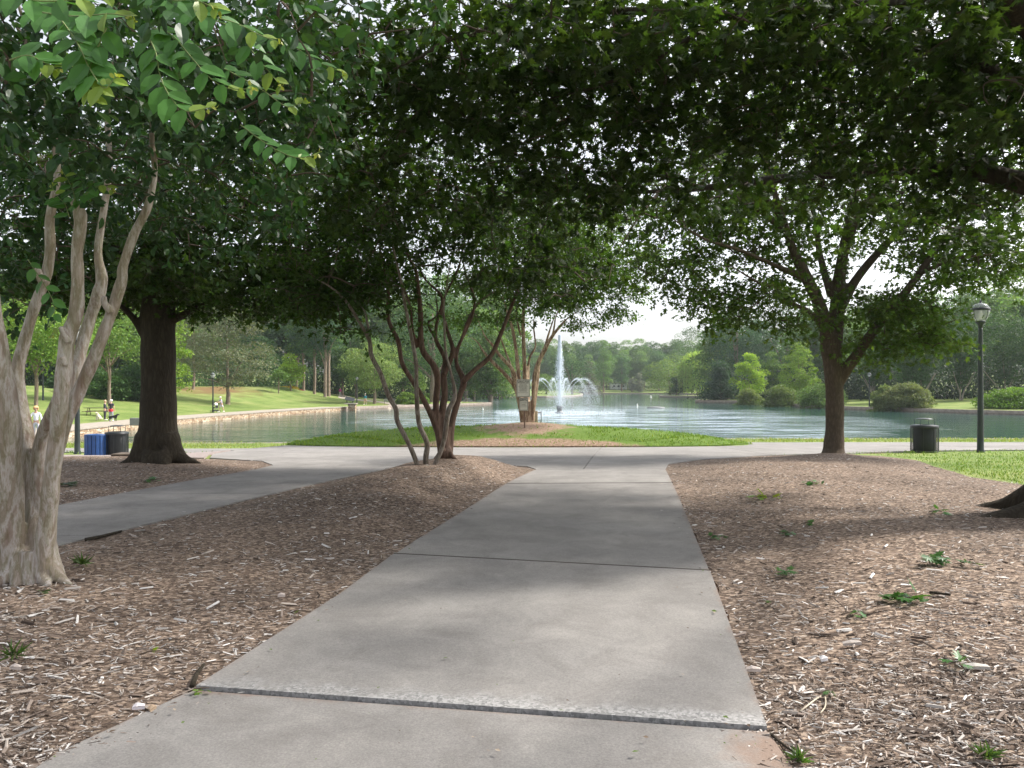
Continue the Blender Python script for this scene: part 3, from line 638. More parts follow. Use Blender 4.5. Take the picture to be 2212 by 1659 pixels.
def fused(name, paths, mat, parent, voxel=0.02, sides=14, lump=0.05, smooth_it=2):
    """all stems grown into one skin: overlapping tubes, voxel remeshed"""
    mb = MB()
    for k, (p, r) in enumerate(paths): mb.tube(p, r, sides=sides, sub=6, lump=lump, seed=k)
    o = mb.build('tmp_'+name, mat)
    md = o.modifiers.new('r', 'REMESH'); md.mode = 'VOXEL'; md.voxel_size = voxel
    sm = o.modifiers.new('s', 'SMOOTH'); sm.iterations = smooth_it; sm.factor = 0.6
    dg = bpy.context.evaluated_depsgraph_get(); me = bpy.data.meshes.new_from_object(o.evaluated_get(dg))
    me.materials.clear(); me.materials.append(mat); me.polygons.foreach_set('use_smooth', np.ones(len(me.polygons), bool))
    bpy.data.objects.remove(o); n = bpy.data.objects.new(name, me); COL.objects.link(n); n.parent = parent; return n
def resample(paths, step):
    out = []
    for p, r in paths:
        p, r = catmull(p, r, 6)
        out.append(np.column_stack([p, r]))
    return np.vstack(out)
def crown(name, parent, skel, blobs, leaf, leafmat, size, col, per, twigmat=None, reach=9.0, spread=0.35, tilt=0.55, droop=0.25, seed=1, shell=0.0, rt=0.004, colv=0.3, holes=None, extra=None, sags=0.1, szv=0.3):
    """skel (n,4) pts + radius. blobs: (cx,cy,cz,rx,ry,rz,count). Twigs grow from the nearest wood to every leaf spray."""
    rs = np.random.RandomState(seed)
    nodes = []
    for (cx, cy, cz, rx, ry, rz, cnt) in blobs:
        k = 0
        while k < cnt:
            q = rs.randn(3); q /= np.linalg.norm(q); u = rs.rand()**(1/3.0)
            u = shell+(1-shell)*u; q = q*u*np.array([rx, ry, rz])+np.array([cx, cy, cz])
            if holes is not None and holes(q, rs): k += 0.34; continue
            nodes.append(q); k += 1
    nodes = np.array(nodes)
    # attach
    sp = skel[:, :3]; tree_p = list(sp); tree_r = list(skel[:, 3])
    dmin = np.min(np.linalg.norm(nodes[:, None]-sp[None, ::2], axis=2), axis=1); order = np.argsort(dmin)
    tp = np.zeros((len(sp)+len(nodes)*2, 3)); tp[:len(sp)] = sp; cnt = len(sp); td = np.zeros(len(tp)); td[:cnt] = 0
    mb = MB(); 
    for i in order:
        q = nodes[i]; dd = np.linalg.norm(tp[:cnt]-q, axis=1)+td[:cnt]*0.25; j = int(np.argmin(dd)); a = tp[j]; dl = np.linalg.norm(q-a)
        mid = (a+q)/2+rs.randn(3)*0.06*dl+np.array([0, 0, sags*dl])
        if dl < reach:
            r0 = rt*(1+1.5*dl); mb.tube([a, mid, q], [r0*1.6, r0, rt*0.6], sides=4, mat=0, cap=False, sub=3)
        tp[cnt] = mid; td[cnt] = td[j]+dl*.5; tp[cnt+1] = q; td[cnt+1] = td[j]+dl; cnt += 2
    n = len(nodes)*per
    base = np.repeat(nodes, per, axis=0)
    # sprays: short curved shoots in random directions, leaves alternate along them
    sh = 5; ns = max(1, per//sh)
    sd = rs.randn(len(nodes), ns, 3); sd[..., 2] = sd[..., 2]*0.45-droop*0.3; sd /= np.linalg.norm(sd, axis=2, keepdims=True)
    sd = np.repeat(sd, int(math.ceil(per/ns)), axis=1)[:, :per].reshape(-1, 3)
    tt = rs.rand(n)**0.7
    off = sd*tt[:, None]*spread*(0.6+0.8*rs.rand(n, 1)); off[:, 2] -= droop*spread*tt**2
    pos = base+off+rs.randn(n, 3)*spread*0.10
    dirs = sd+rs.randn(n, 3)*0.75; dirs[:, 2] -= droop; 
    nrm = rs.randn(n, 3)*tilt; nrm[:, 2] += 1.0
    sz = size*(1-szv+2*szv*rs.rand(n))
    cc = vary(col, n, rs, colv)
    cl = np.repeat(1+0.25*(rs.rand(len(nodes), 1)*2-1), per, axis=0); cc = np.clip(cc*cl, 0, 1)
    V, Fa, C = leaf_arrays(leaf, pos, dirs, nrm, sz, cc)
    TV = np.concatenate(mb.V); TF = np.array(mb.Fc); TF = np.vstack([TF[:, [0, 1, 2]], TF[:, [0, 2, 3]]])
    if Fa.shape[1] == 4: Fa = np.vstack([Fa[:, [0, 1, 2]], Fa[:, [0, 2, 3]]])
    mi = np.concatenate([np.zeros(len(Fa)), np.ones(len(TF))])
    return fast_mesh(name, np.vstack([V, TV]), np.vstack([Fa, TF+len(V)]), [leafmat, twigmat or M['twig']], col=np.vstack([C, np.full((len(TV), 3), .1)]), parent=parent, mi=mi)
def B(px, py, D, rx, ry, rz, cnt):
    c = P(px, py, D); return (c[0], c[1], c[2], rx, ry, rz, cnt)
def spline_flare(base, n, r0, r1, length, z0, parent, name, mat, seed=0): pass
# ---- foreground crape myrtle, left edge
def cv8(cx, cy, D, w): return ((cx/2.074)/1.8228, (1100+cy/2.074)/1.8228, D, w/2.074/1.8228)
def cc1(cx, cy, D, w): return (cx*.3638, cy*.3638, D, w*.3638)
t4 = empty('crape_myrtle', on_ground(75, 5.8), 'big multi-stemmed crape myrtle with pale peeling bark in the near left mulch', 'tree')
b4 = [(75, 1262, 5.8, 118), (72, 1225, 5.8, 100), (70, 1185, 5.8, 88)]
stems4 = [
 [(22, 1250, 5.7, 60), (26, 1190, 5.7, 52), (24, 1100, 5.68, 58), (16, 1000, 5.65, 62), (20, 910, 5.62, 56), (8, 830, 5.6, 54), (-8, 740, 5.6, 46), (-18, 640, 5.6, 36), (-30, 520, 5.6, 30), (-30, 350, 5.5, 20), (-60, 150, 5.3, 12)],
 [(78, 1252, 5.75, 56), (80, 1180, 5.78, 46), (74, 1080, 5.85, 42), (62, 980, 5.9, 42), (46, 890, 5.95, 38), (36, 812, 5.98, 32), (52, 740, 6.0, 28), (76, 660, 6.0, 26), (98, 603, 6.0, 25), (108, 540, 6.0, 24), (108, 473, 6.0, 22), (122, 400, 6.0, 18), (122, 340, 6.0, 17), (112, 270, 6.0, 14), (95, 204, 5.9, 13), (60, 80, 5.7, 9), (20, -60, 5.4, 7)],
 [(100, 1255, 5.7, 56), (98, 1180, 5.66, 48), (106, 1100, 5.62, 40), (112, 1030, 5.58, 38), (122, 950, 5.55, 38), (130, 880, 5.52, 40), (138, 800, 5.5, 38), (146, 730, 5.5, 36), (164, 680, 5.5, 33), (168, 603, 5.5, 30), (166, 546, 5.5, 29), (174, 490, 5.5, 30), (172, 460, 5.5, 30), (160, 432, 5.5, 20)],
 [(102, 1090, 5.62, 30), (114, 1010, 5.66, 36), (137, 920, 5.7, 38), (168, 850, 5.74, 34), (196, 789, 5.76, 31), (222, 725, 5.78, 28), (238, 683, 5.8, 26), (252, 640, 5.8, 30), (264, 603, 5.8, 27), (266, 575, 5.8, 22), (290, 505, 5.8, 21), (318, 450, 5.8, 20), (330, 400, 5.8, 17), (334, 360, 5.8, 15), (328, 290, 5.75, 13), (340, 180, 5.6, 10), (370, 40, 5.4, 7)],
 [(104, 1080, 5.9, 32), (120, 985, 6.0, 34), (148, 880, 6.1, 32), (172, 770, 6.15, 30), (194, 690, 6.2, 28), (214, 630, 6.2, 32), (220, 600, 6.2, 28), (212, 540, 6.2, 18), (226, 440, 6.2, 17), (236, 364, 6.2, 16), (233, 240, 6.1, 14), (250, 100, 5.8, 9), (260, -60, 5.5, 6)],
 [(92, 1120, 5.85, 40), (86, 1040, 5.85, 38), (88, 960, 5.85, 34), (108, 900, 5.8, 28), (128, 850, 5.7, 22)],
 [(72, 1262, 5.8, 70), (66, 1190, 5.84, 52), (60, 1100, 5.88, 42), (60, 1010, 5.9, 30), (60, 950, 5.92, 16)],
 [(50, 1180, 5.75, 46), (22, 1238, 5.66, 42), (-4, 1258, 5.6, 26), (-26, 1270, 5.55, 10)], [(98, 1170, 5.72, 46), (118, 1232, 5.68, 40), (138, 1255, 5.64, 24), (160, 1268, 5.6, 8)], [(84, 1190, 5.70, 42), (94, 1246, 5.64, 34), (106, 1268, 5.56, 16)], [(40, 1190, 5.70, 44), (40, 1246, 5.64, 42), (30, 1272, 5.58, 20)], [(66, 1190, 5.68, 50), (68, 1244, 5.66, 46), (70, 1275, 5.62, 30)],
 [(150, 740, 5.45, 16), (136, 718, 5.43, 15), (131, 705, 5.42, 13)], [(142, 790, 5.44, 14), (133, 770, 5.42, 14)], [(240, 676, 5.75, 18), (226, 655, 5.72, 17), (225, 640, 5.7, 12)], [(92, 610, 5.95, 20), (84, 590, 5.9, 17), (80, 575, 5.9, 11)],
 [(12, 1262, 5.95, 24), (-4, 1130, 6.0, 22), (-10, 1000, 6.05, 20), (-25, 900, 6.1, 18)],
]
paths4 = [px_path([(a, b, d, w*.86) for a, b, d, w in s]) for s in stems4]
fused('trunk', paths4, M['bark_near'], t4, voxel=0.0095, sides=16, lump=0.08, smooth_it=1)
sk4 = resample([paths4[i] for i in (0, 1, 3, 4)], 1); sk4 = sk4[sk4[:, 2] > 2.2]
bl4 = [B(80, 290, 4.9, 1.0, .8, .3, 50), B(340, 190, 5.2, 1.1, .9, .35, 80), B(560, 300, 5.6, .7, .7, .42, 48), B(150, 120, 4.6, 1.1, .8, .4, 70), B(450, 60, 5.0, 1.2, .9, .35, 80),
       B(60, 500, 6.9, .6, .5, .4, 34), B(250, 420, 7.1, .8, .5, .4, 50), B(430, 480, 7.0, .55, .6, .35, 30), B(620, 170, 5.6, .5, .6, .28, 26), B(640, 440, 6.0, .3, .4, .2, 10), B(195, 610, 6.8, .25, .3, .15, 6), B(30, 640, 6.8, .35, .4, .3, 14), B(300, -120, 4.8, 2.6, 2.0, .6, 150), B(120, 40, 3.2, 1.6, 1.2, .3, 40), B(60, 220, 6.5, 1.6, 1.2, .9, 110), B(260, 300, 7.4, 1.4, 1.0, .8, 100), B(480, 200, 7, 1.5, 1.2, .7, 80), B(100, 460, 7, 1.0, 1, .6, 50)]
crown('crown', t4, sk4, bl4, 'ovate', M['leaf_near'], 0.070, (0.032, 0.078, 0.026), 16, reach=3.5, spread=0.19, tilt=0.6, droop=0.45, seed=3, rt=0.003, colv=0.3, szv=0.3)
# individually posed leafy shoots hanging nearest to the lens
def shoots(parent):
    rs = np.random.RandomState(5)
    def shoot(pts, n, size, young=3, seed=0):
        mb = MB(); pos = []; dr = []; nm = []; sz = []; cl = []
        p, r = catmull(np.array([P(*q) for q in pts]), np.ones(len(pts))*0.0022, 8); mb.tube(p, np.linspace(.0032, .0015, len(p)), sides=5, sub=1, cap=False)
        seg = np.linalg.norm(np.diff(p, axis=0), axis=1); cum = np.concatenate([[0], np.cumsum(seg)]); 
        for i in range(n):
            s = (i+0.6)/n*cum[-1]; q = np.array([np.interp(s, cum, p[:, k]) for k in range(3)]); s2 = min(cum[-1], s+.02); t = np.array([np.interp(s2, cum, p[:, k]) for k in range(3)])-q+1e-6; t /= np.linalg.norm(t)
            side = np.cross(t, np.array([0, -.75, .65])); side /= np.linalg.norm(side)+1e-9; sg = 1 if i % 2 else -1
            d = t*0.55+side*sg*0.9+np.array([0, 0, -0.32])+rs.randn(3)*0.13
            pos.append(q); dr.append(d); nm.append(np.array([rs.randn()*.25, -0.75+rs.randn()*.25, 0.65+rs.randn()*.2])); k = 1.0 if i < n-young else 1-0.17*(i-(n-young)+1)
            sz.append(1.22*size*k*(0.85+.3*rs.rand())); cl.append(np.array((0.075, 0.19, 0.045))*(0.8+.4*rs.rand()) if i < n-young else np.array((0.20, 0.29, 0.05))*(0.8+.4*rs.rand()))
        for e in range(5): pos.append(p[-1]+rs.randn(3)*.008); dr.append(rs.randn(3)+np.array([0, 0, -.3])); nm.append(rs.randn(3)); sz.append(.022); cl.append((0.30, 0.33, 0.06))
        pr = leaf_arrays('ovate', np.array(pos), np.array(dr), np.array(nm), np.array(sz), np.array(cl))
        o = fast_mesh('leafy_shoot', pr[0], pr[1], M['leaf_near'], col=pr[2], parent=parent); mb.build('stem', M['twig_green'], o)
    shoot([(310, 60, 3.0), (335, 110, 2.95), (345, 160, 2.9), (365, 205, 2.85), (400, 240, 2.82), (455, 232, 2.8)], 17, .088)
    shoot([(330, 60, 3.1), (370, 75, 3.0), (410, 120, 2.95), (450, 165, 2.9), (490, 190, 2.9), (545, 192, 2.9)], 17, .082)
    shoot([(520, 270, 3.6), (560, 300, 3.5), (600, 325, 3.45), (640, 340, 3.4), (685, 335, 3.4)], 15, .082)
    shoot([(60, 20, 2.9), (110, 30, 2.8), (170, 35, 2.7), (240, 30, 2.6), (290, 40, 2.6)], 14, .095)
    shoot([(130, 40, 2.7), (165, 90, 2.6), (195, 150, 2.55), (225, 190, 2.5), (250, 165, 2.5)], 16, .085)
    shoot([(230, 60, 2.6), (200, 130, 2.6), (190, 175, 2.55), (205, 215, 2.55)], 11, .085)
    shoot([(20, 130, 2.9), (60, 120, 2.9), (95, 135, 2.9), (130, 150, 2.9)], 10, .085)
    shoot([(330, -20, 3.2), (400, 10, 3.1), (440, 30, 3.0), (510, 50, 3.0), (560, 75, 3.0), (600, 90, 3.0)], 16, .085)
    shoot([(420, 35, 3.4), (500, 60, 3.4), (560, 130, 3.4), (610, 190, 3.4)], 14, .08)
    shoot([(560, 60, 3.9), (620, 90, 3.8), (680, 130, 3.8), (750, 160, 3.8)], 14, .08)
    shoot([(470, 140, 3.9), (560, 190, 3.9), (620, 230, 3.9), (660, 215, 3.9)], 14, .08)
    shoot([(150, 470, 5.0), (140, 440, 5.0), (125, 425, 4.9), (110, 400, 4.9)], 10, .08)
    shoot([(165, 455, 5.2), (160, 420, 5.1), (150, 395, 5.0), (135, 370, 4.9)], 12, .085)
    shoot([(168, 440, 5.1), (190, 415, 5.0), (220, 400, 5.0), (245, 412, 5.0)], 10, .08)
    shoot([(60, 560, 5.4), (110, 640, 5.4), (118, 690, 5.4), (113, 730, 5.4)], 12, .075)
    shoot([(0, -30, 2.5), (70, 0, 2.4), (150, 0, 2.4), (240, -10, 2.4)], 12, .09)
    shoot([(330, -30, 2.8), (370, 0, 2.7), (420, 0, 2.7), (470, 20, 2.7)], 12, .09)
shoots(t4)
# ---- centre crape myrtle on the middle bed
def c5(cx, cy, D, w): return (713.2+cx*.3307, 493.7+cy*.3307, D, w*.3307)
t2 = empty('crape_myrtle', on_ground(955, 13.3), 'many-stemmed crape myrtle with thin crooked red-brown stems at the tip of the middle mulch bed', 'tree')
def st(lst, D0, dD=0.0):
    n = len(lst); out = []
    w = None; ws = [l[2] if len(l) > 2 else None for l in lst]
    idx = [i for i, q in enumerate(ws) if q is not None]; wi = np.interp(range(n), idx, [ws[i] for i in idx])
    return px_path([c5(l[0], l[1], D0+dD*i/(n-1), wi[i]) for i, l in enumerate(lst)])
base2 = [(745, 1500)]
main2 = [
 st([(745, 1500, 70), (700, 1330, 40), (650, 1200), (590, 1080, 36), (540, 1000), (470, 880), (445, 740, 32), (380, 590), (378, 400, 24), (350, 250, 18), (320, 100, 10)], 13.4, -.6),
 st([(742, 1500, 70), (705, 1300, 42), (690, 1150), (702, 1000), (680, 900, 46), (600, 780, 40), (590, 550), (575, 400, 32), (560, 280), (510, 180, 22), (470, 20, 12)], 13.4, -.3),
 st([(750, 1500, 80), (735, 1200, 50), (748, 1090), (740, 950, 42), (750, 850), (690, 720, 28), (700, 600), (730, 450), (620, 330), (560, 200, 14)], 13.4, .5),
 st([(740, 960, 40), (800, 800, 32), (760, 650, 26), (738, 480), (840, 250), (880, 50, 12)], 13.5, .6),
 st([(765, 1500, 70), (800, 1250, 44), (850, 1080, 40), (872, 995, 46), (825, 880, 28), (835, 780), (880, 680), (930, 560), (940, 450, 20), (880, 280), (868, 120, 10)], 13.5, .4),
 st([(868, 1000, 44), (950, 920, 36), (1050, 830), (1110, 700, 30), (1180, 520), (1260, 300, 22), (1330, 80, 14), (1390, -20, 8)], 13.5, .5),
 st([(850, 745, 22), (900, 600), (960, 500), (1040, 430, 16), (1160, 385), (1300, 300, 6)], 13.6, .9),
 st([(560, 780, 26), (535, 640), (520, 500, 20), (450, 300), (410, 100, 8)], 13.3, -.9),
 st([(690, 720, 24), (640, 620), (700, 560), (690, 400), (740, 200, 8)], 13.7, .6),
 st([(745, 1508, 90), (748, 1400, 74), (752, 1300, 50)], 13.45, 0), st([(740, 1440, 40), (690, 1500, 26), (660, 1530, 8)], 13.3, -.2), st([(770, 1440, 40), (810, 1500, 26), (880, 1530, 8)], 13.4, -.2),
]
suck2 = [
 st([(575, 1570, 40), (565, 1530, 30), (520, 1420), (440, 1260, 32), (430, 1180), (380, 1090, 32), (330, 950), (270, 830), (255, 730, 26), (190, 610), (100, 470), (0, 380, 14), (-90, 330, 6)], 12.3, -.3),
 st([(268, 790, 22), (240, 600, 16), (212, 520, 10), (120, 440, 6)], 12.1, .3),
 st([(632, 1575, 46), (625, 1500, 36), (632, 1400), (580, 1270), (565, 1080, 30), (562, 1000), (560, 870), (520, 650, 24), (490, 500), (452, 300), (410, 120, 14), (380, -20, 8)], 12.4, -.2),
 st([(670, 1585, 36), (690, 1530, 30), (740, 1400, 30), (772, 1200, 36), (815, 1090, 30), (790, 950, 18), (755, 800), (745, 600, 15), (745, 480), (790, 200, 6)], 12.3, .2),
]
fused('trunk', main2, M['bark_crape'], t2, voxel=0.022, sides=12, lump=0.05, smooth_it=2)
for s_ in suck2: MB().tube(s_[0], s_[1], sides=10, sub=6, lump=0.05).build('stem', M['bark_sucker'], t2)
sk2 = resample(main2+suck2, 1); sk2 = sk2[sk2[:, 2] > 2.9]
bl2 = [B(800, 590, 13.6, 1.5, 1.1, .5, 80), B(700, 560, 12.4, 1.2, 1.1, .45, 80), B(960, 500, 14.4, 1.6, 1.2, .6, 90), B(1120, 500, 14.6, 1.5, 1.2, .7, 130), B(1000, 400, 13.8, 2.4, 2.0, .8, 230), B(760, 430, 12.8, 2.0, 1.8, .8, 170), B(1230, 560, 14.5, .9, 1.0, .5, 60),
       B(920, 300, 13.5, 3.0, 2.4, .8, 220), B(640, 640, 12.4, .6, .7, .2, 22), B(1210, 420, 14.2, 1.4, 1.4, .7, 100), B(900, 700, 13.0, .5, .6, .3, 14), B(700, 650, 12.6, .9, .8, .3, 36), B(1180, 650, 14.2, .7, .8, .3, 30), B(870, 630, 14.2, .8, .5, .3, 24), B(760, 715, 12.1, .45, .3, .07, 12), B(1060, 620, 13.8, .8, .9, .3, 36)]
crown('crown', t2, sk2, bl2, 'quad', M['leaf'], 0.078, (0.046, 0.088, 0.021), 22, spread=0.33, tilt=0.5, droop=0.25, seed=8, rt=0.004, reach=3)
# ---- crape myrtle on the lawn mound by the lake
t3 = empty('crape_myrtle', on_ground(1138, 28.5), 'fan-shaped crape myrtle with tan striped stems behind the notice signs on the lawn mound', 'tree')
main3 = [
 st([(1262, 1292, 34), (1240, 1150, 34), (1210, 1040, 30), (1150, 960), (1050, 860, 24), (1000, 800), (960, 740, 12), (900, 700, 6)], 28.4, -.5),
 st([(1268, 1292, 34), (1232, 1100, 30), (1215, 1000), (1190, 920, 28), (1110, 830), (1060, 760, 20), (1010, 700, 12), (950, 560, 7)], 28.4, -.9),
 st([(1275, 1292, 36), (1250, 1100, 32), (1230, 950), (1215, 800, 24), (1190, 650, 22), (1160, 560, 16), (1110, 380, 7)], 28.5, -.2),
 st([(1290, 1292, 44), (1280, 1100, 42), (1270, 900, 27), (1264, 750), (1260, 600, 26), (1270, 450, 18), (1280, 250, 8)], 28.6, .3),
 st([(1298, 1292, 34), (1290, 1000, 28), (1302, 850, 16), (1340, 770), (1330, 640, 12), (1338, 470, 7)], 28.7, .4),
 st([(1315, 1292, 36), (1330, 1100, 34), (1340, 950, 34), (1380, 830, 28), (1440, 720), (1500, 640, 20), (1560, 580, 12), (1660, 520, 6)], 28.4, -.4),
 st([(1312, 1292, 34), (1330, 1150, 30), (1352, 1000), (1366, 880, 20), (1400, 780), (1430, 680, 15), (1462, 580, 10), (1510, 420, 6)], 28.7, .8),
 st([(1205, 1040, 24), (1180, 900, 18), (1130, 760, 14), (1090, 640, 10), (1050, 500, 6)], 28.6, 1.0),
 st([(1372, 860, 22), (1450, 700, 16), (1480, 560, 12), (1560, 430, 6)], 28.3, -1.0),
 st([(1245, 700, 18), (1215, 560, 14), (1230, 420, 9), (1200, 300, 6)], 28.6, .5), st([(1290, 1305, 96), (1288, 1220, 84), (1286, 1130, 70)], 28.5, 0.01),
]
fused('trunk', main3, M['bark_crape2'], t3, voxel=0.035, sides=12, lump=0.06, smooth_it=1)
sk3 = resample(main3, 1); sk3 = sk3[sk3[:, 2] > 3.0]
bl3 = [B(1150, 560, 28.5, 2.6, 2.4, 1.2, 260), B(1270, 560, 28, 2.0, 2.0, 1.0, 170), B(1340, 620, 27.6, 1.1, 1.2, .5, 60), B(1040, 610, 28.8, 1.4, 1.4, .7, 100), B(1210, 470, 28.5, 3.4, 2.8, 1.2, 260), B(1100, 470, 28.5, 2.4, 2.2, 1.2, 140), B(1240, 650, 28, 1.1, 1.1, .35, 45), B(1400, 560, 27.8, .8, .9, .5, 40), B(1255, 700, 27.8, .6, .4, .1, 12), B(990, 690, 28.4, .9, .8, .3, 26), B(1080, 690, 28.6, .9, .8, .3, 26), B(1180, 640, 28.6, 1.8, 1.4, .6, 90), B(1330, 680, 27.6, .8, .6, .25, 22)]
crown('crown', t3, sk3, bl3, 'quad', M['leaf'], 0.12, (0.080, 0.135, 0.030), 34, spread=0.42, tilt=0.5, droop=0.2, seed=9, rt=0.006, reach=4)
# ---- big oak trunk at left with flaring roots
t1 = empty('oak_tree', on_ground(338, 15.0), 'large dark oak with a thick straight trunk and flared roots beside the bins', 'tree')
main1 = [px_path([(338, 1020, 15, 104), (338, 995, 15, 98), (340, 965, 15, 86), (342, 920, 15, 79), (343, 850, 15, 73), (342, 750, 15, 70), (341, 680, 15, 70), (345, 610, 15, 58), (349, 520, 15.1, 46), (353, 420, 15.2, 36), (350, 300, 15.3, 26), (352, 180, 15.4, 14)])]
roots = [[(322, 950, 14.9, 60), (302, 985, 14.8, 44), (276, 1002, 14.7, 24), (240, 1012, 14.6, 7)], [(358, 950, 14.9, 60), (378, 980, 14.85, 42), (402, 994, 14.8, 22), (436, 1003, 14.8, 6)], [(330, 985, 14.7, 44), (318, 1008, 14.5, 26), (306, 1022, 14.3, 8)], [(350, 985, 14.7, 44), (356, 1008, 14.5, 24), (366, 1020, 14.3, 7)], [(340, 985, 15.2, 50), (300, 992, 15.5, 20), (270, 994, 15.8, 6)], [(345, 990, 15.3, 50), (390, 992, 15.5, 20), (425, 994, 15.8, 6)]]
limbs1 = [[(350, 700, 15, 26), (380, 688, 15, 18), (420, 668, 14.9, 14), (470, 650, 14.7, 10), (540, 630, 14.4, 7), (640, 615, 14.0, 4)], [(330, 745, 15, 26), (312, 725, 14.9, 18), (290, 690, 14.8, 15), (262, 662, 14.6, 12), (225, 640, 14.3, 7), (180, 630, 14, 4)],
          [(345, 640, 15, 26), (400, 600, 14.6, 18), (480, 570, 14.0, 12), (600, 560, 13.4, 7), (700, 570, 13, 4)], [(342, 600, 15, 24), (300, 560, 14.4, 16), (230, 530, 13.8, 10), (150, 520, 13.2, 5)], [(350, 520, 15, 24), (430, 470, 14.5, 16), (540, 440, 14, 10), (680, 430, 13.5, 5)], [(350, 450, 15, 22), (280, 390, 14.5, 14), (200, 360, 14, 8), (120, 350, 13.6, 4)],
          [(345, 640, 15, 22), (410, 590, 15.8, 16), (520, 560, 16.8, 10), (640, 560, 17.6, 6)], [(350, 400, 15, 22), (450, 320, 14.6, 14), (580, 280, 14, 8), (700, 270, 13.6, 4)], [(343, 560, 15, 22), (370, 520, 13.8, 16), (400, 500, 12.6, 10), (440, 490, 11.6, 5)]]
pr1 = [px_path(s) for s in roots]; pl1 = [px_path(s) for s in limbs1]
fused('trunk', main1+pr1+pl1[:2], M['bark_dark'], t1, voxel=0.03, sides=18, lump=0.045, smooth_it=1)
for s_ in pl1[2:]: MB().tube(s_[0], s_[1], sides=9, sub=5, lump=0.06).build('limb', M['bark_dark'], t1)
sk1 = resample(main1+pl1, 1); sk1 = sk1[sk1[:, 2] > 2.8]
bl1 = [B(540, 620, 14, 2.0, 1.8, .55, 120), B(700, 600, 13.6, 1.5, 1.6, .45, 80), B(440, 560, 14.4, 2.2, 2.0, .8, 150), B(250, 560, 14.4, 1.8, 1.8, .7, 120), B(120, 600, 14, 1.4, 1.4, .5, 70), B(600, 500, 14.5, 2.4, 2.2, .8, 150), B(350, 430, 15, 3.6, 2.8, 1.1, 200), B(640, 390, 15, 2.4, 2.4, 1.0, 120), B(200, 620, 15, .9, .9, .35, 40), B(450, 300, 15, 4.2, 3, 1.3, 190), B(60, 450, 14.5, 2, 2, 1.2, 90), B(290, 640, 15.6, .8, .8, .3, 22), B(630, 665, 13.6, .8, .9, .2, 26), B(440, 650, 15.2, .9, .9, .25, 30), B(780, 520, 14.5, 1.2, 1.4, .8, 60)]
crown('crown', t1, sk1, bl1, 'star', M['leaf'], 0.14, (0.040, 0.072, 0.018), 19, spread=0.42, tilt=0.4, droop=0.15, seed=21, rt=0.005, reach=4)
# ---- forked oak right of the path
tr = empty('oak_tree', on_ground(1800, 18.0), 'forked oak with a clean grey-brown trunk at the back of the right mulch bed', 'tree')
def vp(lst, D0, dD=0.0):
    n = len(lst); ws = [l[2]*.88 if len(l) > 2 else None for l in lst]; idx = [i for i, q in enumerate(ws) if q is not None]; wi = np.interp(range(n), idx, [ws[i] for i in idx])
    return px_path([(l[0], l[1], D0+dD*i/(n-1), wi[i]) for i, l in enumerate(lst)])
mR = [vp([(1800, 1003, 74), (1800, 988, 62), (1801, 968, 50), (1803, 930, 43), (1803, 860, 42), (1800, 800, 45), (1796, 760, 48), (1793, 725, 50)], 18, 0),
      vp([(1800, 985, 40), (1775, 988, 22), (1750, 994, 6)], 17.9, -.1), vp([(1805, 985, 40), (1828, 990, 20), (1848, 996, 6)], 17.9, -.2),
      vp([(1808, 830, 30), (1830, 795, 28), (1850, 768, 26), (1890, 712, 24), (1940, 652, 21), (1985, 592, 18), (2035, 525, 15), (2100, 468, 11), (2170, 420, 6)], 18, -1.2),
      vp([(1798, 770, 40), (1806, 700, 38), (1810, 640, 34), (1816, 580, 28), (1830, 505, 22), (1845, 430), (1862, 350, 13), (1885, 230, 6)], 18, 1.0),
      vp([(1812, 670, 28), (1850, 603, 22), (1900, 542, 18), (1960, 482), (2010, 420, 12), (2070, 350, 6)], 18.1, .9),
      vp([(1792, 740, 38), (1773, 665, 30), (1742, 600, 28), (1722, 560), (1706, 520, 20), (1690, 470), (1662, 380, 14), (1640, 290, 7)], 18, -.8),
      vp([(1786, 720, 22), (1752, 676, 12), (1705, 652), (1680, 622), (1640, 611, 8), (1580, 575, 5)], 17.9, -1.4),
      vp([(1740, 600, 22), (1682, 577, 12), (1600, 541), (1520, 515, 8), (1445, 468, 5)], 17.8, -1.8),
      vp([(1795, 640, 20), (1770, 545, 15), (1762, 480), (1742, 400, 8), (1750, 300, 5)], 18.3, 1.0),
      vp([(1700, 500, 18), (1608, 432, 11), (1554, 411), (1430, 385, 5)], 17.5, -1.0), vp([(1690, 470, 16), (1620, 400, 10), (1546, 371), (1430, 345, 5)], 17.4, 1.2),
      vp([(1830, 520, 20), (1863, 455, 16), (1936, 349, 11), (2000, 250, 6)], 18.4, -1.0), vp([(1822, 560, 18), (1850, 480, 12), (1900, 400, 8), (1930, 300, 5)], 18.2, 2.2), vp([(1985, 592, 12), (2060, 560, 9), (2140, 550, 5)], 17.2, -1.0)]
fused('trunk', mR[:10], M['bark_mid'], tr, voxel=0.032, sides=14, lump=0.04, smooth_it=1)
for s_ in mR[10:]: MB().tube(s_[0], s_[1], sides=8, sub=5, lump=0.05).build('limb', M['bark_mid'], tr)
skR = resample(mR[3:], 1); skR = skR[skR[:, 2] > 2.6]
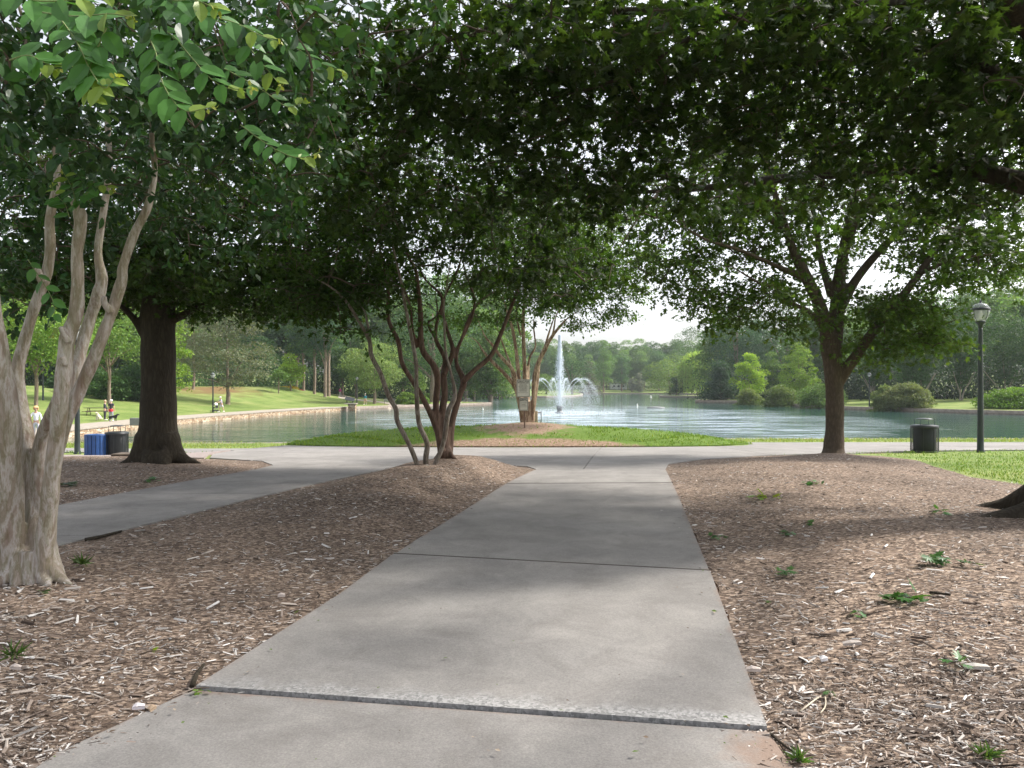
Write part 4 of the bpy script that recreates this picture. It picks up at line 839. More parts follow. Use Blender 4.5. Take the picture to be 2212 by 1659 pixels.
blR = [B(1500, 610, 17.6, 1.3, 1.3, .7, 62), B(1620, 640, 17.4, 1.2, 1.2, .5, 52), B(1560, 690, 17.2, .7, .8, .25, 18), B(1450, 520, 17.5, 1.2, 1.4, .9, 62), B(1600, 500, 18, 1.8, 1.8, 1.0, 110), B(1740, 560, 18, 1.1, 1.4, .8, 42), B(1700, 420, 18.3, 2.6, 2.3, 1.1, 150), B(1900, 430, 18.3, 2.4, 2.3, 1.2, 120), B(2060, 480, 17.5, 1.8, 1.8, 1.1, 110),
       B(2080, 570, 17, 1.5, 1.5, .5, 80), B(1960, 640, 17, .9, 1.0, .5, 36), B(1960, 700, 17.4, 1.3, 1.2, .5, 68), B(1880, 760, 17.6, .9, .9, .35, 32), B(2030, 740, 17.2, .7, .8, .2, 22), B(1530, 380, 18, 2.0, 2.0, 1.2, 95), B(1800, 260, 18.5, 3.6, 2.6, 1.4, 150), B(2180, 500, 17, 1.2, 1.4, 1.3, 60), B(1730, 690, 17.6, .8, .8, .4, 24), B(1590, 300, 18, 2.2, 2.2, 1.2, 80), B(2130, 330, 18, 1.8, 1.8, 1.2, 70), B(1850, 660, 17.8, .7, .8, .5, 16)]
crown('crown', tr, skR, blR, 'star', M['leaf'], 0.125, (0.080, 0.130, 0.030), 25, spread=0.42, tilt=0.5, droop=0.2, seed=33, rt=0.006, reach=4)
# ---- great oak just outside the frame at right, its limbs roof the path
tb = empty('oak_tree', (6.36, 8.2, gz(6.36, 8.2)), 'massive oak on the right edge with only its root flare and overhead limbs in view', 'tree')
pb = []
tx, ty = 6.36, 8.2
pb.append((np.array([(tx, ty, -.3), (tx, ty, .2), (tx, ty, .8), (tx-.03, ty, 2), (tx-.05, ty, 3.2), (tx, ty, 4.6), (tx+.05, ty, 6.2), (tx, ty, 8)]), np.array([.78, .66, .52, .46, .43, .36, .28, .16])))
for an, ln, r in ((PI*1.02, 1.45, .30), (PI*1.28, 1.3, .28), (PI*.8, 1.2, .26), (PI*1.6, 1.3, .28), (0.3, 1.2, .25), (PI*.5, 1.3, .26)):
    dx, dy = math.cos(an), math.sin(an); g = gz(tx+dx*ln, ty+dy*ln)
    pb.append((np.array([(tx+dx*.15, ty+dy*.15, .75), (tx+dx*.5, ty+dy*.5, .32), (tx+dx*.85, ty+dy*.85, .13), (tx+dx*ln, ty+dy*ln, g-.05)]), np.array([.22, r*.9, r*.5, .06])))
limbB = [
 (np.array([(tx, ty, 4.9), P(2240, -60, 8.1), P(2030, -2, 8.0), P(1800, 14, 8.0), P(1600, 34, 8.0), P(1400, 24, 8.0), P(1200, 22, 8.0), P(1090, 12, 8.1), P(900, -40, 8.3)]), np.array([.15, .10, .085, .07, .055, .045, .036, .03, .015])),
 (np.array([P(1150, 10, 8.1), P(1085, 25, 8.1), P(1041, 68, 8.0), P(982, 80, 8.0), P(910, 122, 8.0), P(850, 150, 8.1), P(760, 200, 8.2)]), np.array([.05, .045, .04, .033, .025, .018, .01])),
 (np.array([(tx, ty, 3.4), P(2280, 250, 8.2), P(2190, 190, 8.0), P(2100, 125, 8.1), P(2020, 100, 8.3), P(1900, 120, 8.8), P(1780, 130, 9.4), P(1650, 150, 10)]), np.array([.13, .10, .08, .06, .05, .04, .03, .015])),
 (np.array([(tx, ty, 3.4), (5.6, 9.5, 4.2), (4.6, 11.5, 4.7), (3.2, 13.5, 5.0), (1.8, 15, 5.3)]), np.array([.15, .11, .08, .05, .02])),
 (np.array([(tx, ty, 4.2), (4.6, 7.0, 5.0), (2.6, 6.2, 5.6), (.4, 5.6, 5.9), (-1.6, 5.2, 6.2)]), np.array([.16, .12, .08, .05, .02])),
 (np.array([(tx, ty, 4.6), (5.0, 10, 5.8), (2.8, 12, 6.5), (.2, 13.5, 7), (-2.4, 14.5, 7.3)]), np.array([.15, .11, .08, .05, .02])),
 (np.array([(tx, ty, 4.0), (5.4, 5.4, 4.8), (4.0, 3.0, 5.4), (2.2, .8, 5.8)]), np.array([.15, .1, .06, .02])),
 (np.array([P(1560, 34, 8), P(1480, 90, 8.1), P(1380, 150, 8.3), P(1280, 190, 8.6), P(1180, 215, 8.9)]), np.array([.035, .028, .022, .015, .008])),
 (np.array([P(1800, 14, 8), P(1760, 90, 8.4), P(1700, 180, 8.8), P(1660, 250, 9.2)]), np.array([.035, .028, .02, .01])),
]
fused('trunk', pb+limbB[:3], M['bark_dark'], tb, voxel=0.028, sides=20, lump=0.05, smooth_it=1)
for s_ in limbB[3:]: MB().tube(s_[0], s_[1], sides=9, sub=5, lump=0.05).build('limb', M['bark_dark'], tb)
skB = resample([pb[0]]+limbB, 1); skB = skB[skB[:, 2] > 3.1]
blB = [B(1250, 20, 7.2, 1.3, .8, .22, 40), B(1650, 20, 7.2, 1.3, .8, .22, 46), B(2050, 60, 7.2, 1.0, .8, .3, 46), B(2190, 230, 7.4, .5, .6, .4, 26), B(1000, 190, 9, 1.2, 1.2, .4, 50), B(1300, 210, 9.4, 1.3, 1.2, .4, 50), B(1060, 540, 12.5, 1.4, 1.2, .5, 60), B(760, 620, 12.5, 1.2, 1.0, .35, 40), B(1230, 600, 13, 1.0, 1.0, .45, 36), B(1900, 80, 8.2, 1.5, 1.3, .42, 105), B(2120, 180, 8.6, 1.1, 1.2, .45, 80), B(1650, 110, 8.6, 1.5, 1.3, .45, 100), B(1400, 120, 8.6, 1.3, 1.2, .42, 70), B(1150, 100, 8.6, 1.3, 1.2, .4, 62), B(920, 120, 8.6, 1.1, 1.2, .42, 56), B(720, 120, 9.0, 1.0, 1.2, .5, 60),
       B(1500, 260, 9.6, 1.5, 1.3, .42, 90), B(1750, 280, 9.4, 1.4, 1.2, .4, 86), B(1980, 300, 9.4, 1.3, 1.2, .4, 86), B(2170, 350, 9.2, .8, 1.0, .45, 60), B(1240, 300, 10, 1.4, 1.3, .45, 90), B(1000, 280, 10, 1.3, 1.3, .5, 90), B(780, 300, 10.5, 1.3, 1.4, .6, 100), B(1120, 420, 11, 1.4, 1.3, .45, 80), B(1370, 420, 11, 1.2, 1.2, .5, 60), B(860, 440, 11.5, 1.5, 1.3, .5, 90), B(1600, 400, 11, 1.3, 1.2, .35, 42), B(1900, 420, 10.5, 1.3, 1.2, .35, 50), B(2150, 480, 10, .8, 1.0, .4, 36),
       (3.2, 5.2, 5.9, 2.4, 2.0, .5, 130), (0.2, 5.6, 6.3, 2.4, 2.0, .5, 120), (4.6, 2.0, 5.8, 2.0, 2.0, .5, 70), (-1.5, 9.5, 7.0, 2.6, 3.0, .5, 170), (2.2, 9.5, 6.6, 2.6, 2.4, .5, 160), (5.5, 11.5, 6.4, 2.0, 2.2, .6, 110), (1.5, 13, 6.8, 2.6, 2.4, .6, 130)]
crown('crown', tb, skB, blB, 'lobed', M['leaf'], 0.135, (0.033, 0.060, 0.015), 14, spread=0.36, tilt=0.45, droop=0.25, seed=44, rt=0.005, reach=4, colv=0.35)
def settle(t):
    for k in t.children: k.location = -Vector(t.location)
for t_ in (t1, t2, t3, t4, tr, tb): settle(t_)
# ================================================================= trees, shrubs and woods round the lake
def prof(kind, t):
    if kind == 'round': return np.sqrt(np.clip(1-(2*t-1)**2, 0, 1))**0.9
    if kind == 'broad': return np.clip(np.sin(PI*np.clip(t, 0, 1)**0.75), 0, 1)**0.55
    if kind == 'oval': return np.clip(np.sin(PI*np.clip(t, 0, 1)**0.6), 0, 1)**0.7
    if kind == 'cone': return np.clip(1.02-t, 0, 1)**0.75
    if kind == 'column': return np.clip(1.03-t, 0, 1)**0.45
    if kind == 'dome': return np.clip(1-t**2.4, 0, 1)**0.5
    if kind == 'vase': return np.clip(0.25+1.1*t, 0, 1)*np.clip(1-t**6, 0, 1)**0.5
    if kind == 'willow': return np.clip(1-t**3.0, 0, 1)**0.6*(0.86+0.14*t)
def bgcrown(name, parent, H, W, z0, kind, col, n, ls, seed, nclump=46, cr=0.17, mode='leaf', depth=0.9, mat=None, flat=0.75, colv=0.22, lean=0):
    rs = np.random.RandomState(seed)
    hh = H-z0
    t = rs.rand(nclump*3); pr = prof(kind, t); keep = rs.rand(nclump*3) < pr; t = t[keep][:nclump]; pr = pr[keep][:nclump]; k = len(t)
    a = rs.rand(k)*2*PI; u = rs.rand(k)**0.45
    rad = np.maximum(0.0, pr*W/2*u-cr*W*0.35)
    C = np.stack([np.cos(a)*rad, np.sin(a)*rad*depth, z0+t*hh], 1)
    C[:, 2] = np.clip(C[:, 2], z0+cr*W*0.25, H-cr*W*0.3)
    cs = cr*W*(0.65+0.7*rs.rand(k))
    lum = 1+0.22*(rs.rand(k)*2-1)
    idx = rs.randint(0, k, n); 
    q = rs.randn(n, 3); q /= np.linalg.norm(q, axis=1, keepdims=True); lift = rs.rand(n) < 0.75; q[:, 2] = np.where(lift, np.abs(q[:, 2]), q[:, 2])
    if mode == 'willow':
        # long hanging strands
        ns = n//26; a = rs.rand(ns)*2*PI; u = rs.rand(ns)**0.4; top = z0+hh*(0.55+0.45*np.sqrt(np.clip(1-u**2, 0, 1)))*(0.9+.1*rs.rand(ns)); r0 = W/2*u
        L_ = (top-z0)*(0.55+0.5*rs.rand(ns)); s = rs.rand(ns, 26)
        pos = np.stack([np.cos(a)[:, None]*(r0[:, None]+s*0.05*W*0.3), np.sin(a)[:, None]*r0[:, None]*depth+0*s, top[:, None]-s*L_[:, None]], 2).reshape(-1, 3)
        m = len(pos); pos += rs.randn(m, 3)*0.12; dirs = np.tile([0, 0, -1.0], (m, 1))+rs.randn(m, 3)*0.18; nrm = np.repeat(np.stack([np.cos(a)*.6, np.sin(a)*.6, 0*a+1.0], 1), 26, axis=0)+rs.randn(m, 3)*0.3
        cc = vary(col, m, rs, colv)*np.repeat(1+.2*(rs.rand(ns, 1)*2-1), 26, axis=0); sz = ls*(0.8+.5*rs.rand(m))
    else:
        shell = 0.55+0.45*rs.rand(n, 1)**0.5
        pos = C[idx]+q*shell*cs[idx][:, None]*np.array([1.15, 1.15, flat])
        dirs = q+rs.randn(n, 3)*0.7; dirs[:, 2] -= 0.35
        nrm = q*0.9+rs.randn(n, 3)*0.45+np.array([0, 0, .55]); cc = vary(col, n, rs, colv)*lum[idx][:, None]; sz = ls*(0.7+.6*rs.rand(n))
    V, Fa, Cc = leaf_arrays('quad', pos, dirs, nrm, sz, np.clip(cc, 0, 1))
    if mode == 'willow':
        pass
    return fast_mesh(name, V, Fa, mat or M['leaf_far'], col=Cc, parent=parent), C
def bgtree(label, X, Y, H, W, z0, kind, col, n=7000, ls=0.34, seed=1, trunk=0.3, forks=5, mode='leaf', cat='tree', name='tree', barkm='bark_far', group=None, **kw):
    t = empty(name, (X, Y, gz(X, Y)-0.05), label, cat, group)
    if mode == 'willow' or col is G_LIME: kw['mat'] = M['leaf']
    o, C = bgcrown('crown', t, H, W, z0, kind, col, n, ls, seed, mode=mode, **kw)
    rs = np.random.RandomState(seed+5); mb = MB()
    zt = z0+(H-z0)*0.62
    mb.tube([(0, 0, -.3), (0, 0, .25), (rs.randn()*.03*H*.1, 0, z0*.5+.3), (rs.randn()*.04*H*.1, 0, z0+.3), (rs.randn()*.2, 0, zt)], [trunk*1.7, trunk*1.15, trunk, trunk*.8, trunk*.25], sides=9, sub=4, lump=.08, seed=seed)
    for k in range(forks):
        c = C[rs.randint(len(C))]; s = z0*(.6+.5*rs.rand()); mb.tube([(0, 0, s), (c[0]*.45, c[1]*.45, s+(c[2]-s)*.6), tuple(c)], [trunk*.5, trunk*.3, trunk*.08], sides=6, sub=4)
    mb.build('trunk', M[barkm], t)
    return t
def px_tree(label, px, D, top, wpx, kind, col, z0=None, **kw):
    X = (px-CX)/F*D; g = gz(X, D); zt = CH-(top-HY)/F*D; H = zt-g; W = wpx/F*D
    return bgtree(label, X, D, H, W, (H*0.22 if z0 is None else z0), kind, col, **kw)
G_BRIGHT = (0.165, 0.27, 0.05); G_MID = (0.12, 0.205, 0.055); G_DARK = (0.058, 0.115, 0.045); G_BLUE = (0.060, 0.122, 0.068); G_CEDAR = (0.15, 0.17, 0.11); G_LIME = (0.25, 0.36, 0.05); G_WILLOW = (0.34, 0.44, 0.15)
# left side
px_tree('bright green multi-stemmed tree seen between the pale stems at the left edge', 78, 74, 655, 250, 'broad', G_BRIGHT, z0=3.7, seed=2, n=9000, ls=.3, trunk=.16, forks=8)
px_tree('airy light green tree with a forked trunk behind the picnic table', 236, 84, 640, 170, 'oval', (0.14, 0.23, 0.055), z0=3.9, seed=3, n=7000, ls=.3, trunk=.17, forks=7)
px_tree('yellow-green maple just visible past the right side of the thick dark trunk', 372, 92, 640, 90, 'oval', (0.20, 0.31, 0.05), z0=1.5, seed=4, n=5000, ls=.3)
px_tree('grey-green cedar with a slim bare trunk left of the larger cedar', 418, 121, 600, 130, 'oval', G_CEDAR, z0=3.0, seed=5, n=9000, ls=.30, trunk=.2, flat=.5, nclump=60)
px_tree('wide grey-green cedar with feathery drooping boughs behind the stroller walk', 492, 104, 618, 215, 'oval', G_CEDAR, z0=2.3, seed=6, n=15000, ls=.28, trunk=.26, flat=.45, nclump=90, cr=.13)
px_tree('small crooked-stemmed tree with sparse leaves on the upper lawn', 602, 133, 800, 40, 'round', G_MID, z0=2.2, seed=7, n=1500, ls=.25, trunk=.1)
px_tree('lime-yellow young tree glowing against the dark woods beside the yellow bush', 628, 141, 768, 66, 'oval', G_LIME, z0=1.6, seed=8, n=5000, ls=.3, trunk=.15)
px_tree('neat round-headed linden beside the park bench on the far left shore', 809, 129, 742, 140, 'round', (0.21, 0.29, 0.10), z0=2.4, seed=9, n=16000, ls=.26, trunk=.24, nclump=110, cr=.11)
for i, (px, D, top, w) in enumerate([(641, 158, 690, 46), (656, 152, 640, 70), (679, 146, 610, 90), (702, 143, 600, 100), (710, 150, 650, 60)]):
    px_tree(['pale slim trunk leftmost in the row of tall trees past the lime tree', 'second tall tree of the row past the lime tree, dark straight trunk', 'tall tree with a leaning grey trunk between the far lamp and the linden', 'tallest straight-trunked tree of the row, beside the leaning grey trunk', 'short dark-stemmed tree at the right end of the tall row'][i], px, D, top, w, 'oval', [G_MID, G_BLUE, (0.09, 0.17, 0.06), G_BLUE, G_MID][i], z0=6.5+i*.5, seed=20+i, n=7000, ls=.36, trunk=.19+.03*i, cr=.2)
px_tree('broad dark evergreen with a leaning flared trunk behind the round green shrub', 935, 142, 600, 210, 'broad', (0.07, 0.135, 0.06), z0=6.0, seed=31, n=13000, ls=.36, trunk=.55, nclump=70)
px_tree('weeping pale green tree with hanging boughs above the far picnic table', 1024, 205, 680, 150, 'willow', (0.10, 0.17, 0.065), z0=4.2, seed=32, n=13000, ls=.5, mode='willow', trunk=.35)
px_tree('small bright tree beside the burgundy bush', 1090, 232, 812, 34, 'oval', (0.13, 0.22, 0.06), z0=1.4, seed=33, n=2500, ls=.3, trunk=.12)
px_tree('young pale tree right of the bare trunk behind the round shrub', 905, 176, 805, 36, 'oval', G_BRIGHT, z0=1.8, seed=34, n=2500, ls=.3, trunk=.1)
# centre and far bank
px_tree('dark green spreading tree directly behind the fountain jet', 1236, 300, 757, 100, 'broad', (0.06, 0.12, 0.05), z0=2, seed=40, n=8000, ls=.5, trunk=.4)
px_tree('light green low tree left of the fountain ring on the far bank', 1180, 285, 806, 60, 'dome', (0.13, 0.21, 0.06), z0=.8, seed=41, n=4000, ls=.45)
px_tree('brownish grey cedar between the fountain and the tall cypress', 1272, 352, 783, 54, 'cone', (0.11, 0.115, 0.085), z0=.8, seed=42, n=6000, ls=.45, trunk=.3)
px_tree('tall bright bald cypress on the far bank, first right of the fountain', 1304, 392, 737, 56, 'column', (0.13, 0.24, 0.05), z0=3.5, seed=43, n=9000, ls=.5, trunk=.5)
px_tree('slimmer bald cypress just right of the tall bright one', 1343, 398, 756, 46, 'column', (0.085, 0.17, 0.06), z0=3.0, seed=44, n=7000, ls=.5, trunk=.4)
px_tree('silvery grey magnolia, left of the pair on the far bank', 1365, 390, 818, 20, 'round', (0.17, 0.19, 0.16), z0=.5, seed=45, n=2500, ls=.45)
px_tree('silvery grey magnolia, taller and right of the pair on the far bank', 1381, 390, 806, 24, 'oval', (0.17, 0.19, 0.16), z0=.5, seed=46, n=2800, ls=.45)
px_tree('pale green spreading tree behind the silver magnolias', 1392, 420, 757, 74, 'broad', (0.13, 0.21, 0.07), z0=3, seed=47, n=8000, ls=.55)
px_tree('yellow-green broad tree left of the willow', 1447, 300, 770, 100, 'broad', (0.17, 0.25, 0.06), z0=2.5, seed=48, n=9000, ls=.45, trunk=.35)
px_tree('weeping willow with long pale strands on the small peninsula', 1507, 266, 752, 84, 'willow', G_WILLOW, z0=1.0, seed=49, n=19000, ls=.55, mode='willow', trunk=.4)
px_tree('mid green broad tree rising behind the willow', 1495, 350, 712, 120, 'broad', (0.085, 0.155, 0.055), z0=3, seed=50, n=11000, ls=.5)
px_tree('low dark tree under the left edge of the willow', 1462, 268, 815, 44, 'dome', (0.06, 0.11, 0.045), z0=.3, seed=51, n=3500, ls=.4)
# right side
px_tree('huge dark blue-green oak on the right bank, left half of the dark pair', 1592, 205, 640, 150, 'broad', G_BLUE, z0=5, seed=60, n=16000, ls=.42, trunk=.7, nclump=90, cr=.13)
px_tree('huge dark blue-green oak on the right bank, right half of the dark pair', 1700, 208, 625, 170, 'broad', (0.065, 0.13, 0.065), z0=5, seed=61, n=17000, ls=.42, trunk=.7, nclump=90, cr=.13)
px_tree('dark glossy conical holly rising from the water edge', 1556, 169, 786, 82, 'cone', (0.045, 0.088, 0.052), z0=-.2, seed=62, n=11000, ls=.34, nclump=80, cr=.15, name='holly_tree')
px_tree('bright lime maple above the leftmost rounded bush', 1619, 158, 764, 76, 'oval', G_LIME, z0=1.4, seed=63, n=9000, ls=.28, trunk=.13, nclump=60, cr=.13)
px_tree('mid green young maple tucked behind the tallest lime maple', 1668, 168, 757, 62, 'oval', (0.13, 0.22, 0.05), z0=1.4, seed=64, n=7000, ls=.28, trunk=.13)
px_tree('tallest lime-green maple above the third rounded bush', 1727, 152, 742, 88, 'oval', (0.21, 0.32, 0.05), z0=1.6, seed=65, n=10000, ls=.28, trunk=.15, nclump=60, cr=.13)
for i, (px, D, top, w) in enumerate([(1890, 139, 712, 110), (1962, 124, 700, 110), (1990, 121, 712, 100), (2075, 122, 690, 130), (2170, 124, 680, 140), (2300, 122, 690, 150)]):
    t = px_tree(['dark green crape myrtle thicket behind the far right lamp', 'crape myrtle with a cluster of grey stems behind the double bush', 'crape myrtle with a pale Y-shaped trunk right of the grey stem cluster', 'broad dark crape myrtle behind the near black lamp post', 'dark spreading crape myrtle behind the bright juniper', 'spreading crape myrtle at the far right edge'][i], px, D, top, w, 'vase', [G_DARK, (.075, .15, .055), (.07, .135, .05), G_DARK, G_DARK, G_DARK][i], z0=2.6, seed=70+i, n=10000, ls=.3, trunk=.06, forks=2, nclump=80, cr=.13)
    mb = MB(); rs = np.random.RandomState(i+900)
    for k in range(4):
        a = rs.rand()*6.28; s = 1.2+.8*rs.rand(); mb.tube([(math.cos(a)*.25, 0, -.2), (math.cos(a)*.5, math.sin(a)*.3, 1.2), (math.cos(a)*s*1.1, math.sin(a)*.6, 3.0), (math.cos(a)*s*1.8, math.sin(a), 4.6)], [.15, .11, .08, .04], sides=7, sub=4, lump=.1)
    mb.build('stems', M['bark_near'], t)
# woods: a few kinds copied, each tree an object of its own
def woods(spec, label, group, protos):
    made = []
    for i, (px, D, top, scw) in enumerate(spec):
        X = (px-CX)/F*D; g = gz(X, D); H = CH-(top-HY)/F*D-g
        p = protos[i % len(protos)]
        o = p if p.get('fresh') else copy_tree(p)
        if 'fresh' in o: del o['fresh']
        if p is not o and 'fresh' in p: del p['fresh']
        s = H/p_h[p.name.split('.')[0]+str(protos.index(p))]
        o.location = (X, D, g-.1); o.scale = (s*scw, s*scw, s); o.rotation_euler.z = rnd.random()*6.28
        o['label'] = label; o['category'] = 'tree'; o['group'] = group; made.append(o)
    return made
p_h = {}
protos = []
for i, (kind, col, H, W, z0) in enumerate([('broad', (0.11, 0.195, 0.065), 20, 16, 4), ('oval', (0.15, 0.245, 0.075), 20, 14, 4), ('broad', (0.08, 0.155, 0.06), 20, 17, 4.5), ('oval', (0.13, 0.21, 0.06), 20, 13, 3.5)]):
    t = bgtree('wood tree', 0, -60, H, W, z0, kind, col, n=17000, ls=.52, seed=100+i, trunk=.4, nclump=64, cr=.16, name='woodland_tree'); protos.append(t); p_h['woodland_tree'+str(i)] = H
def group_woods(spec, label, group):
    for i, (px, D, top, scw) in enumerate(spec):
        X = (px-CX)/F*D; g = gz(X, D); H = CH-(top-HY)/F*D-g; p = protos[rnd.randrange(4)] ; o = copy_tree(p)
        s = H/20.0; o.location = (X, D, g-.1); o.scale = (s*scw, s*scw, s); o.rotation_euler = (0, 0, rnd.random()*6.28); o['label'] = label; o['group'] = group
rw = lambda a, b: a+(b-a)*rnd.random()
group_woods([(x, rw(125, 150), rw(540, 590), 1.0) for x in range(-260, 420, 62)], 'tall leafy tree in the sunlit wood behind the left lawn', 'woodland behind the left lawn')
group_woods([(x, rw(175, 215), rw(575, 640), 1.0) for x in range(400, 1110, 55)]+[(x, rw(160, 172), rw(700, 740), 1.0) for x in (445, 560, 740, 770, 870, 985, 1060)], 'dark tree in the dense wood behind the linden and the tall-trunk row', 'woodland behind the far left shore')
group_woods([(x, rw(440, 480), rw(737, 744), .95) for x in range(1110, 1600, 27)]+[(x, rw(402, 425), rw(758, 772), .9) for x in range(1120, 1560, 38)], 'hazy tree on the wooded hill along the skyline beyond the lake', 'trees on the far hill')
group_woods([(x, rw(150, 185), 700-(x-1500)*.13+rw(-15, 15), 1.0) for x in range(1760, 2480, 62)]+[(x, rw(225, 250), 690, 1.0) for x in (1560, 1640, 1740, 1820)], 'tall green tree in the wood rising behind the right bank', 'woodland behind the right bank')
group_woods([(-420, 90, 560, 1), (-600, 80, 540, 1), (2600, 100, 600, 1), (2800, 90, 580, 1)], 'tall tree of the wood beyond the edge of the view', 'outer woodland')
for p in protos:
    for k in list(p.children): bpy.data.objects.remove(k)
    bpy.data.objects.remove(p)
# dense low growth under the woods
def undergrowth(line, w, h, n, col, seed):
    rs = np.random.RandomState(seed); p = np.array(line, float); seg = np.linalg.norm(np.diff(p, axis=0), axis=1); cum = np.concatenate([[0], np.cumsum(seg)]); s = rs.rand(n)*cum[-1]
    x = np.interp(s, cum, p[:, 0])+rs.randn(n)*w*.35; y = np.interp(s, cum, p[:, 1])+rs.randn(n)*w*.5
    hh = h*(0.45+0.9*fbm(x*.16, y*.16, seed)); z = land(x, y)+rs.rand(n)**1.15*hh
    cc = vary(col, n, rs, .3)*(0.6+0.8*fbm(x*.3, z*.5, seed+3))[:, None]
    d = rs.randn(n, 3); d[:, 2] -= .3; nn = rs.randn(n, 3)*.5+np.array([0, -.5, .7])
    V, Fa, C = leaf_arrays('quad', np.stack([x, y, z], 1), d, nn, .5*(.7+.6*rs.rand(n)), np.clip(cc, 0, 1))
    o = fast_mesh('undergrowth', V, Fa, M['leaf_far'], col=C); tag(o, kind='stuff')
def wl(pts): return [((px-CX)/F*D, D) for px, D in pts]
undergrowth(wl([(-400, 124), (100, 130), (400, 146)]), 7, 5.5, 26000, (0.06, 0.115, 0.04), 1)
undergrowth(wl([(400, 155), (600, 168), (900, 200), (1100, 240)]), 8, 6.5, 34000, (0.06, 0.12, 0.045), 2)
undergrowth(wl([(1090, 400), (1350, 425), (1600, 415)]), 12, 8, 16000, (0.07, 0.13, 0.05), 3)
undergrowth(wl([(1540, 190), (1780, 160), (2000, 134), (2500, 128)]), 7, 7.5, 46000, (0.030, 0.060, 0.028), 4)
# shrubs ------------------------------------------------------------------------
def shrub(label, px, D, top, wpx, col, seed, n=7000, ls=.24, kind='dome', depth=.8, lobes=None, cat='bush', name='bush', dz=0, **kw):
    X = (px-CX)/F*D; g = min(gz(X, D), -1.3) if gz(X, D) < -5 else gz(X, D); n = int(n*1.6); H = CH-(top-HY)/F*D-g; W = wpx/F*D
    t = empty(name, (X, D, g-.1), label, cat)
    bgcrown('foliage', t, H, W, -0.1, kind, col, n, ls, seed, nclump=kw.pop('nclump', 90), cr=kw.pop('cr', .13), depth=depth, **kw)
    mb = MB(); rs = np.random.RandomState(seed)
    for k in range(6): a = rs.rand()*6.28; mb.tube([(0.1*math.cos(a), .1*math.sin(a), -.2), (W*.15*math.cos(a), W*.15*math.sin(a), H*.35), (W*.3*math.cos(a), W*.25*math.sin(a), H*.6)], [.07, .05, .02], sides=5)
    mb.build('stems', M['bark_far'], t); return t
OLV = (0.17, 0.22, 0.075)
shrub('leftmost rounded olive-green bush on the right bank, overhanging the kerb', 1616, 144.5, 843, 64, OLV, 201, n=9000)
shrub('second rounded bush from the left on the right bank, below the lime maples', 1684, 132, 837, 86, (0.14, 0.195, 0.065), 202, n=11000)
shrub('rounded green bush half hidden behind the forked oak trunk', 1773, 121.5, 835, 100, (0.13, 0.215, 0.06), 203, n=11000)
shrub('left half of the big double bush by the bins and lamp post', 1912, 107.5, 835, 72, (0.15, 0.20, 0.07), 204, n=9000)
shrub('right half of the big double bush, dusty olive with a long low skirt', 1958, 106, 834, 108, (0.175, 0.21, 0.09), 205, n=13000)
shrub('bright green spreading juniper at the right edge of the bank', 2190, 100, 843, 150, (0.14, 0.25, 0.03), 206, n=13000, flat=.5, ls=.26)
shrub('round bright green shrub beside the bench on the far left shore', 878, 127, 850, 46, (0.15, 0.24, 0.045), 207, n=7000)
shrub('smaller bright shrub just right of the round one on the far left shore', 914, 131, 856, 26, (0.14, 0.22, 0.05), 208, n=3500)
shrub('low green shrub behind the round one', 925, 146, 852, 34, (0.10, 0.17, 0.05), 209, n=3500)
shrub('burgundy-leaved spreading bush near the far left shore', 1062, 226, 850-4, 50, (0.065, 0.030, 0.040), 210, n=4500, ls=.3)
shrub('dark red bush behind the burgundy one', 937, 200, 845, 18, (0.16, 0.04, 0.06), 211, n=1500, ls=.3)
shrub('yellow flowering bush beneath the lime tree', 619, 148, 838, 46, (0.45, 0.34, 0.04), 212, n=4500, ls=.25)
shrub('small red azalea beside the yellow bush', 646, 149, 843, 16, (0.45, 0.07, 0.07), 213, n=1500, ls=.22)
shrub('dark green bush behind the weeping tree trunk', 1010, 222, 838, 36, (0.045, 0.085, 0.04), 214, n=3000, ls=.3)
for i, (px, D, top, w, c) in enumerate([(190, 93, 800, 90, (.075, .145, .05)), (240, 90, 812, 90, (.085, .16, .05)), (290, 92, 796, 100, (.065, .13, .045)), (330, 95, 806, 80, (.075, .145, .05)), (145, 98, 812, 70, (.06, .12, .04))]):
    shrub(['leafy green hedge bush left of the forked tree behind the picnic table', 'leafy green hedge bush right behind the couple with dogs', 'tall hedge bush touching the left side of the thick dark trunk', 'hedge bush mostly hidden behind the thick dark trunk', 'shady hedge bush at the left end, seen between the pale stems'][i], px, D, top, w, c, 220+i, n=7000, ls=.3, kind='broad', cr=.16)
# ================================================================= things in the park
M['black'] = simple('black_powder_coat', (0.018, 0.022, 0.024), 0.42, vary=.15)
M['lamp_paint'] = simple('dark_green_black_paint', (0.022, 0.030, 0.032), 0.4, vary=.3, scale=3)
M['blue'] = simple('blue_plastic_slats', (0.016, 0.065, 0.21), 0.45, vary=.15)
M['steel'] = simple('galvanised_steel', (0.35, 0.35, 0.36), 0.45, 0.6)
M['grey'] = simple('grey_metal', (0.22, 0.22, 0.22), 0.5, .3)
M['signface'] = simple('cream_sign_face', (0.50, 0.48, 0.40), 0.6, vary=.06)
M['ink'] = simple('dark_ink', (0.012, 0.012, 0.012), 0.6)
M['ink2'] = simple('faded_ink', (0.055, 0.055, 0.05), 0.6)
M['rust'] = simple('brown_steel_post', (0.16, 0.10, 0.07), 0.8, vary=.3)
M['boxbeige'] = simple('beige_enclosure', (0.42, 0.36, 0.27), 0.6)
M['wood'] = simple('weathered_wood', (0.10, 0.075, 0.055), 0.85, vary=.3)
M['white'] = simple('white_plastic', (0.75, 0.75, 0.72), 0.5)
M['skin'] = simple('skin', (0.52, 0.32, 0.235), 0.6, vary=.04)
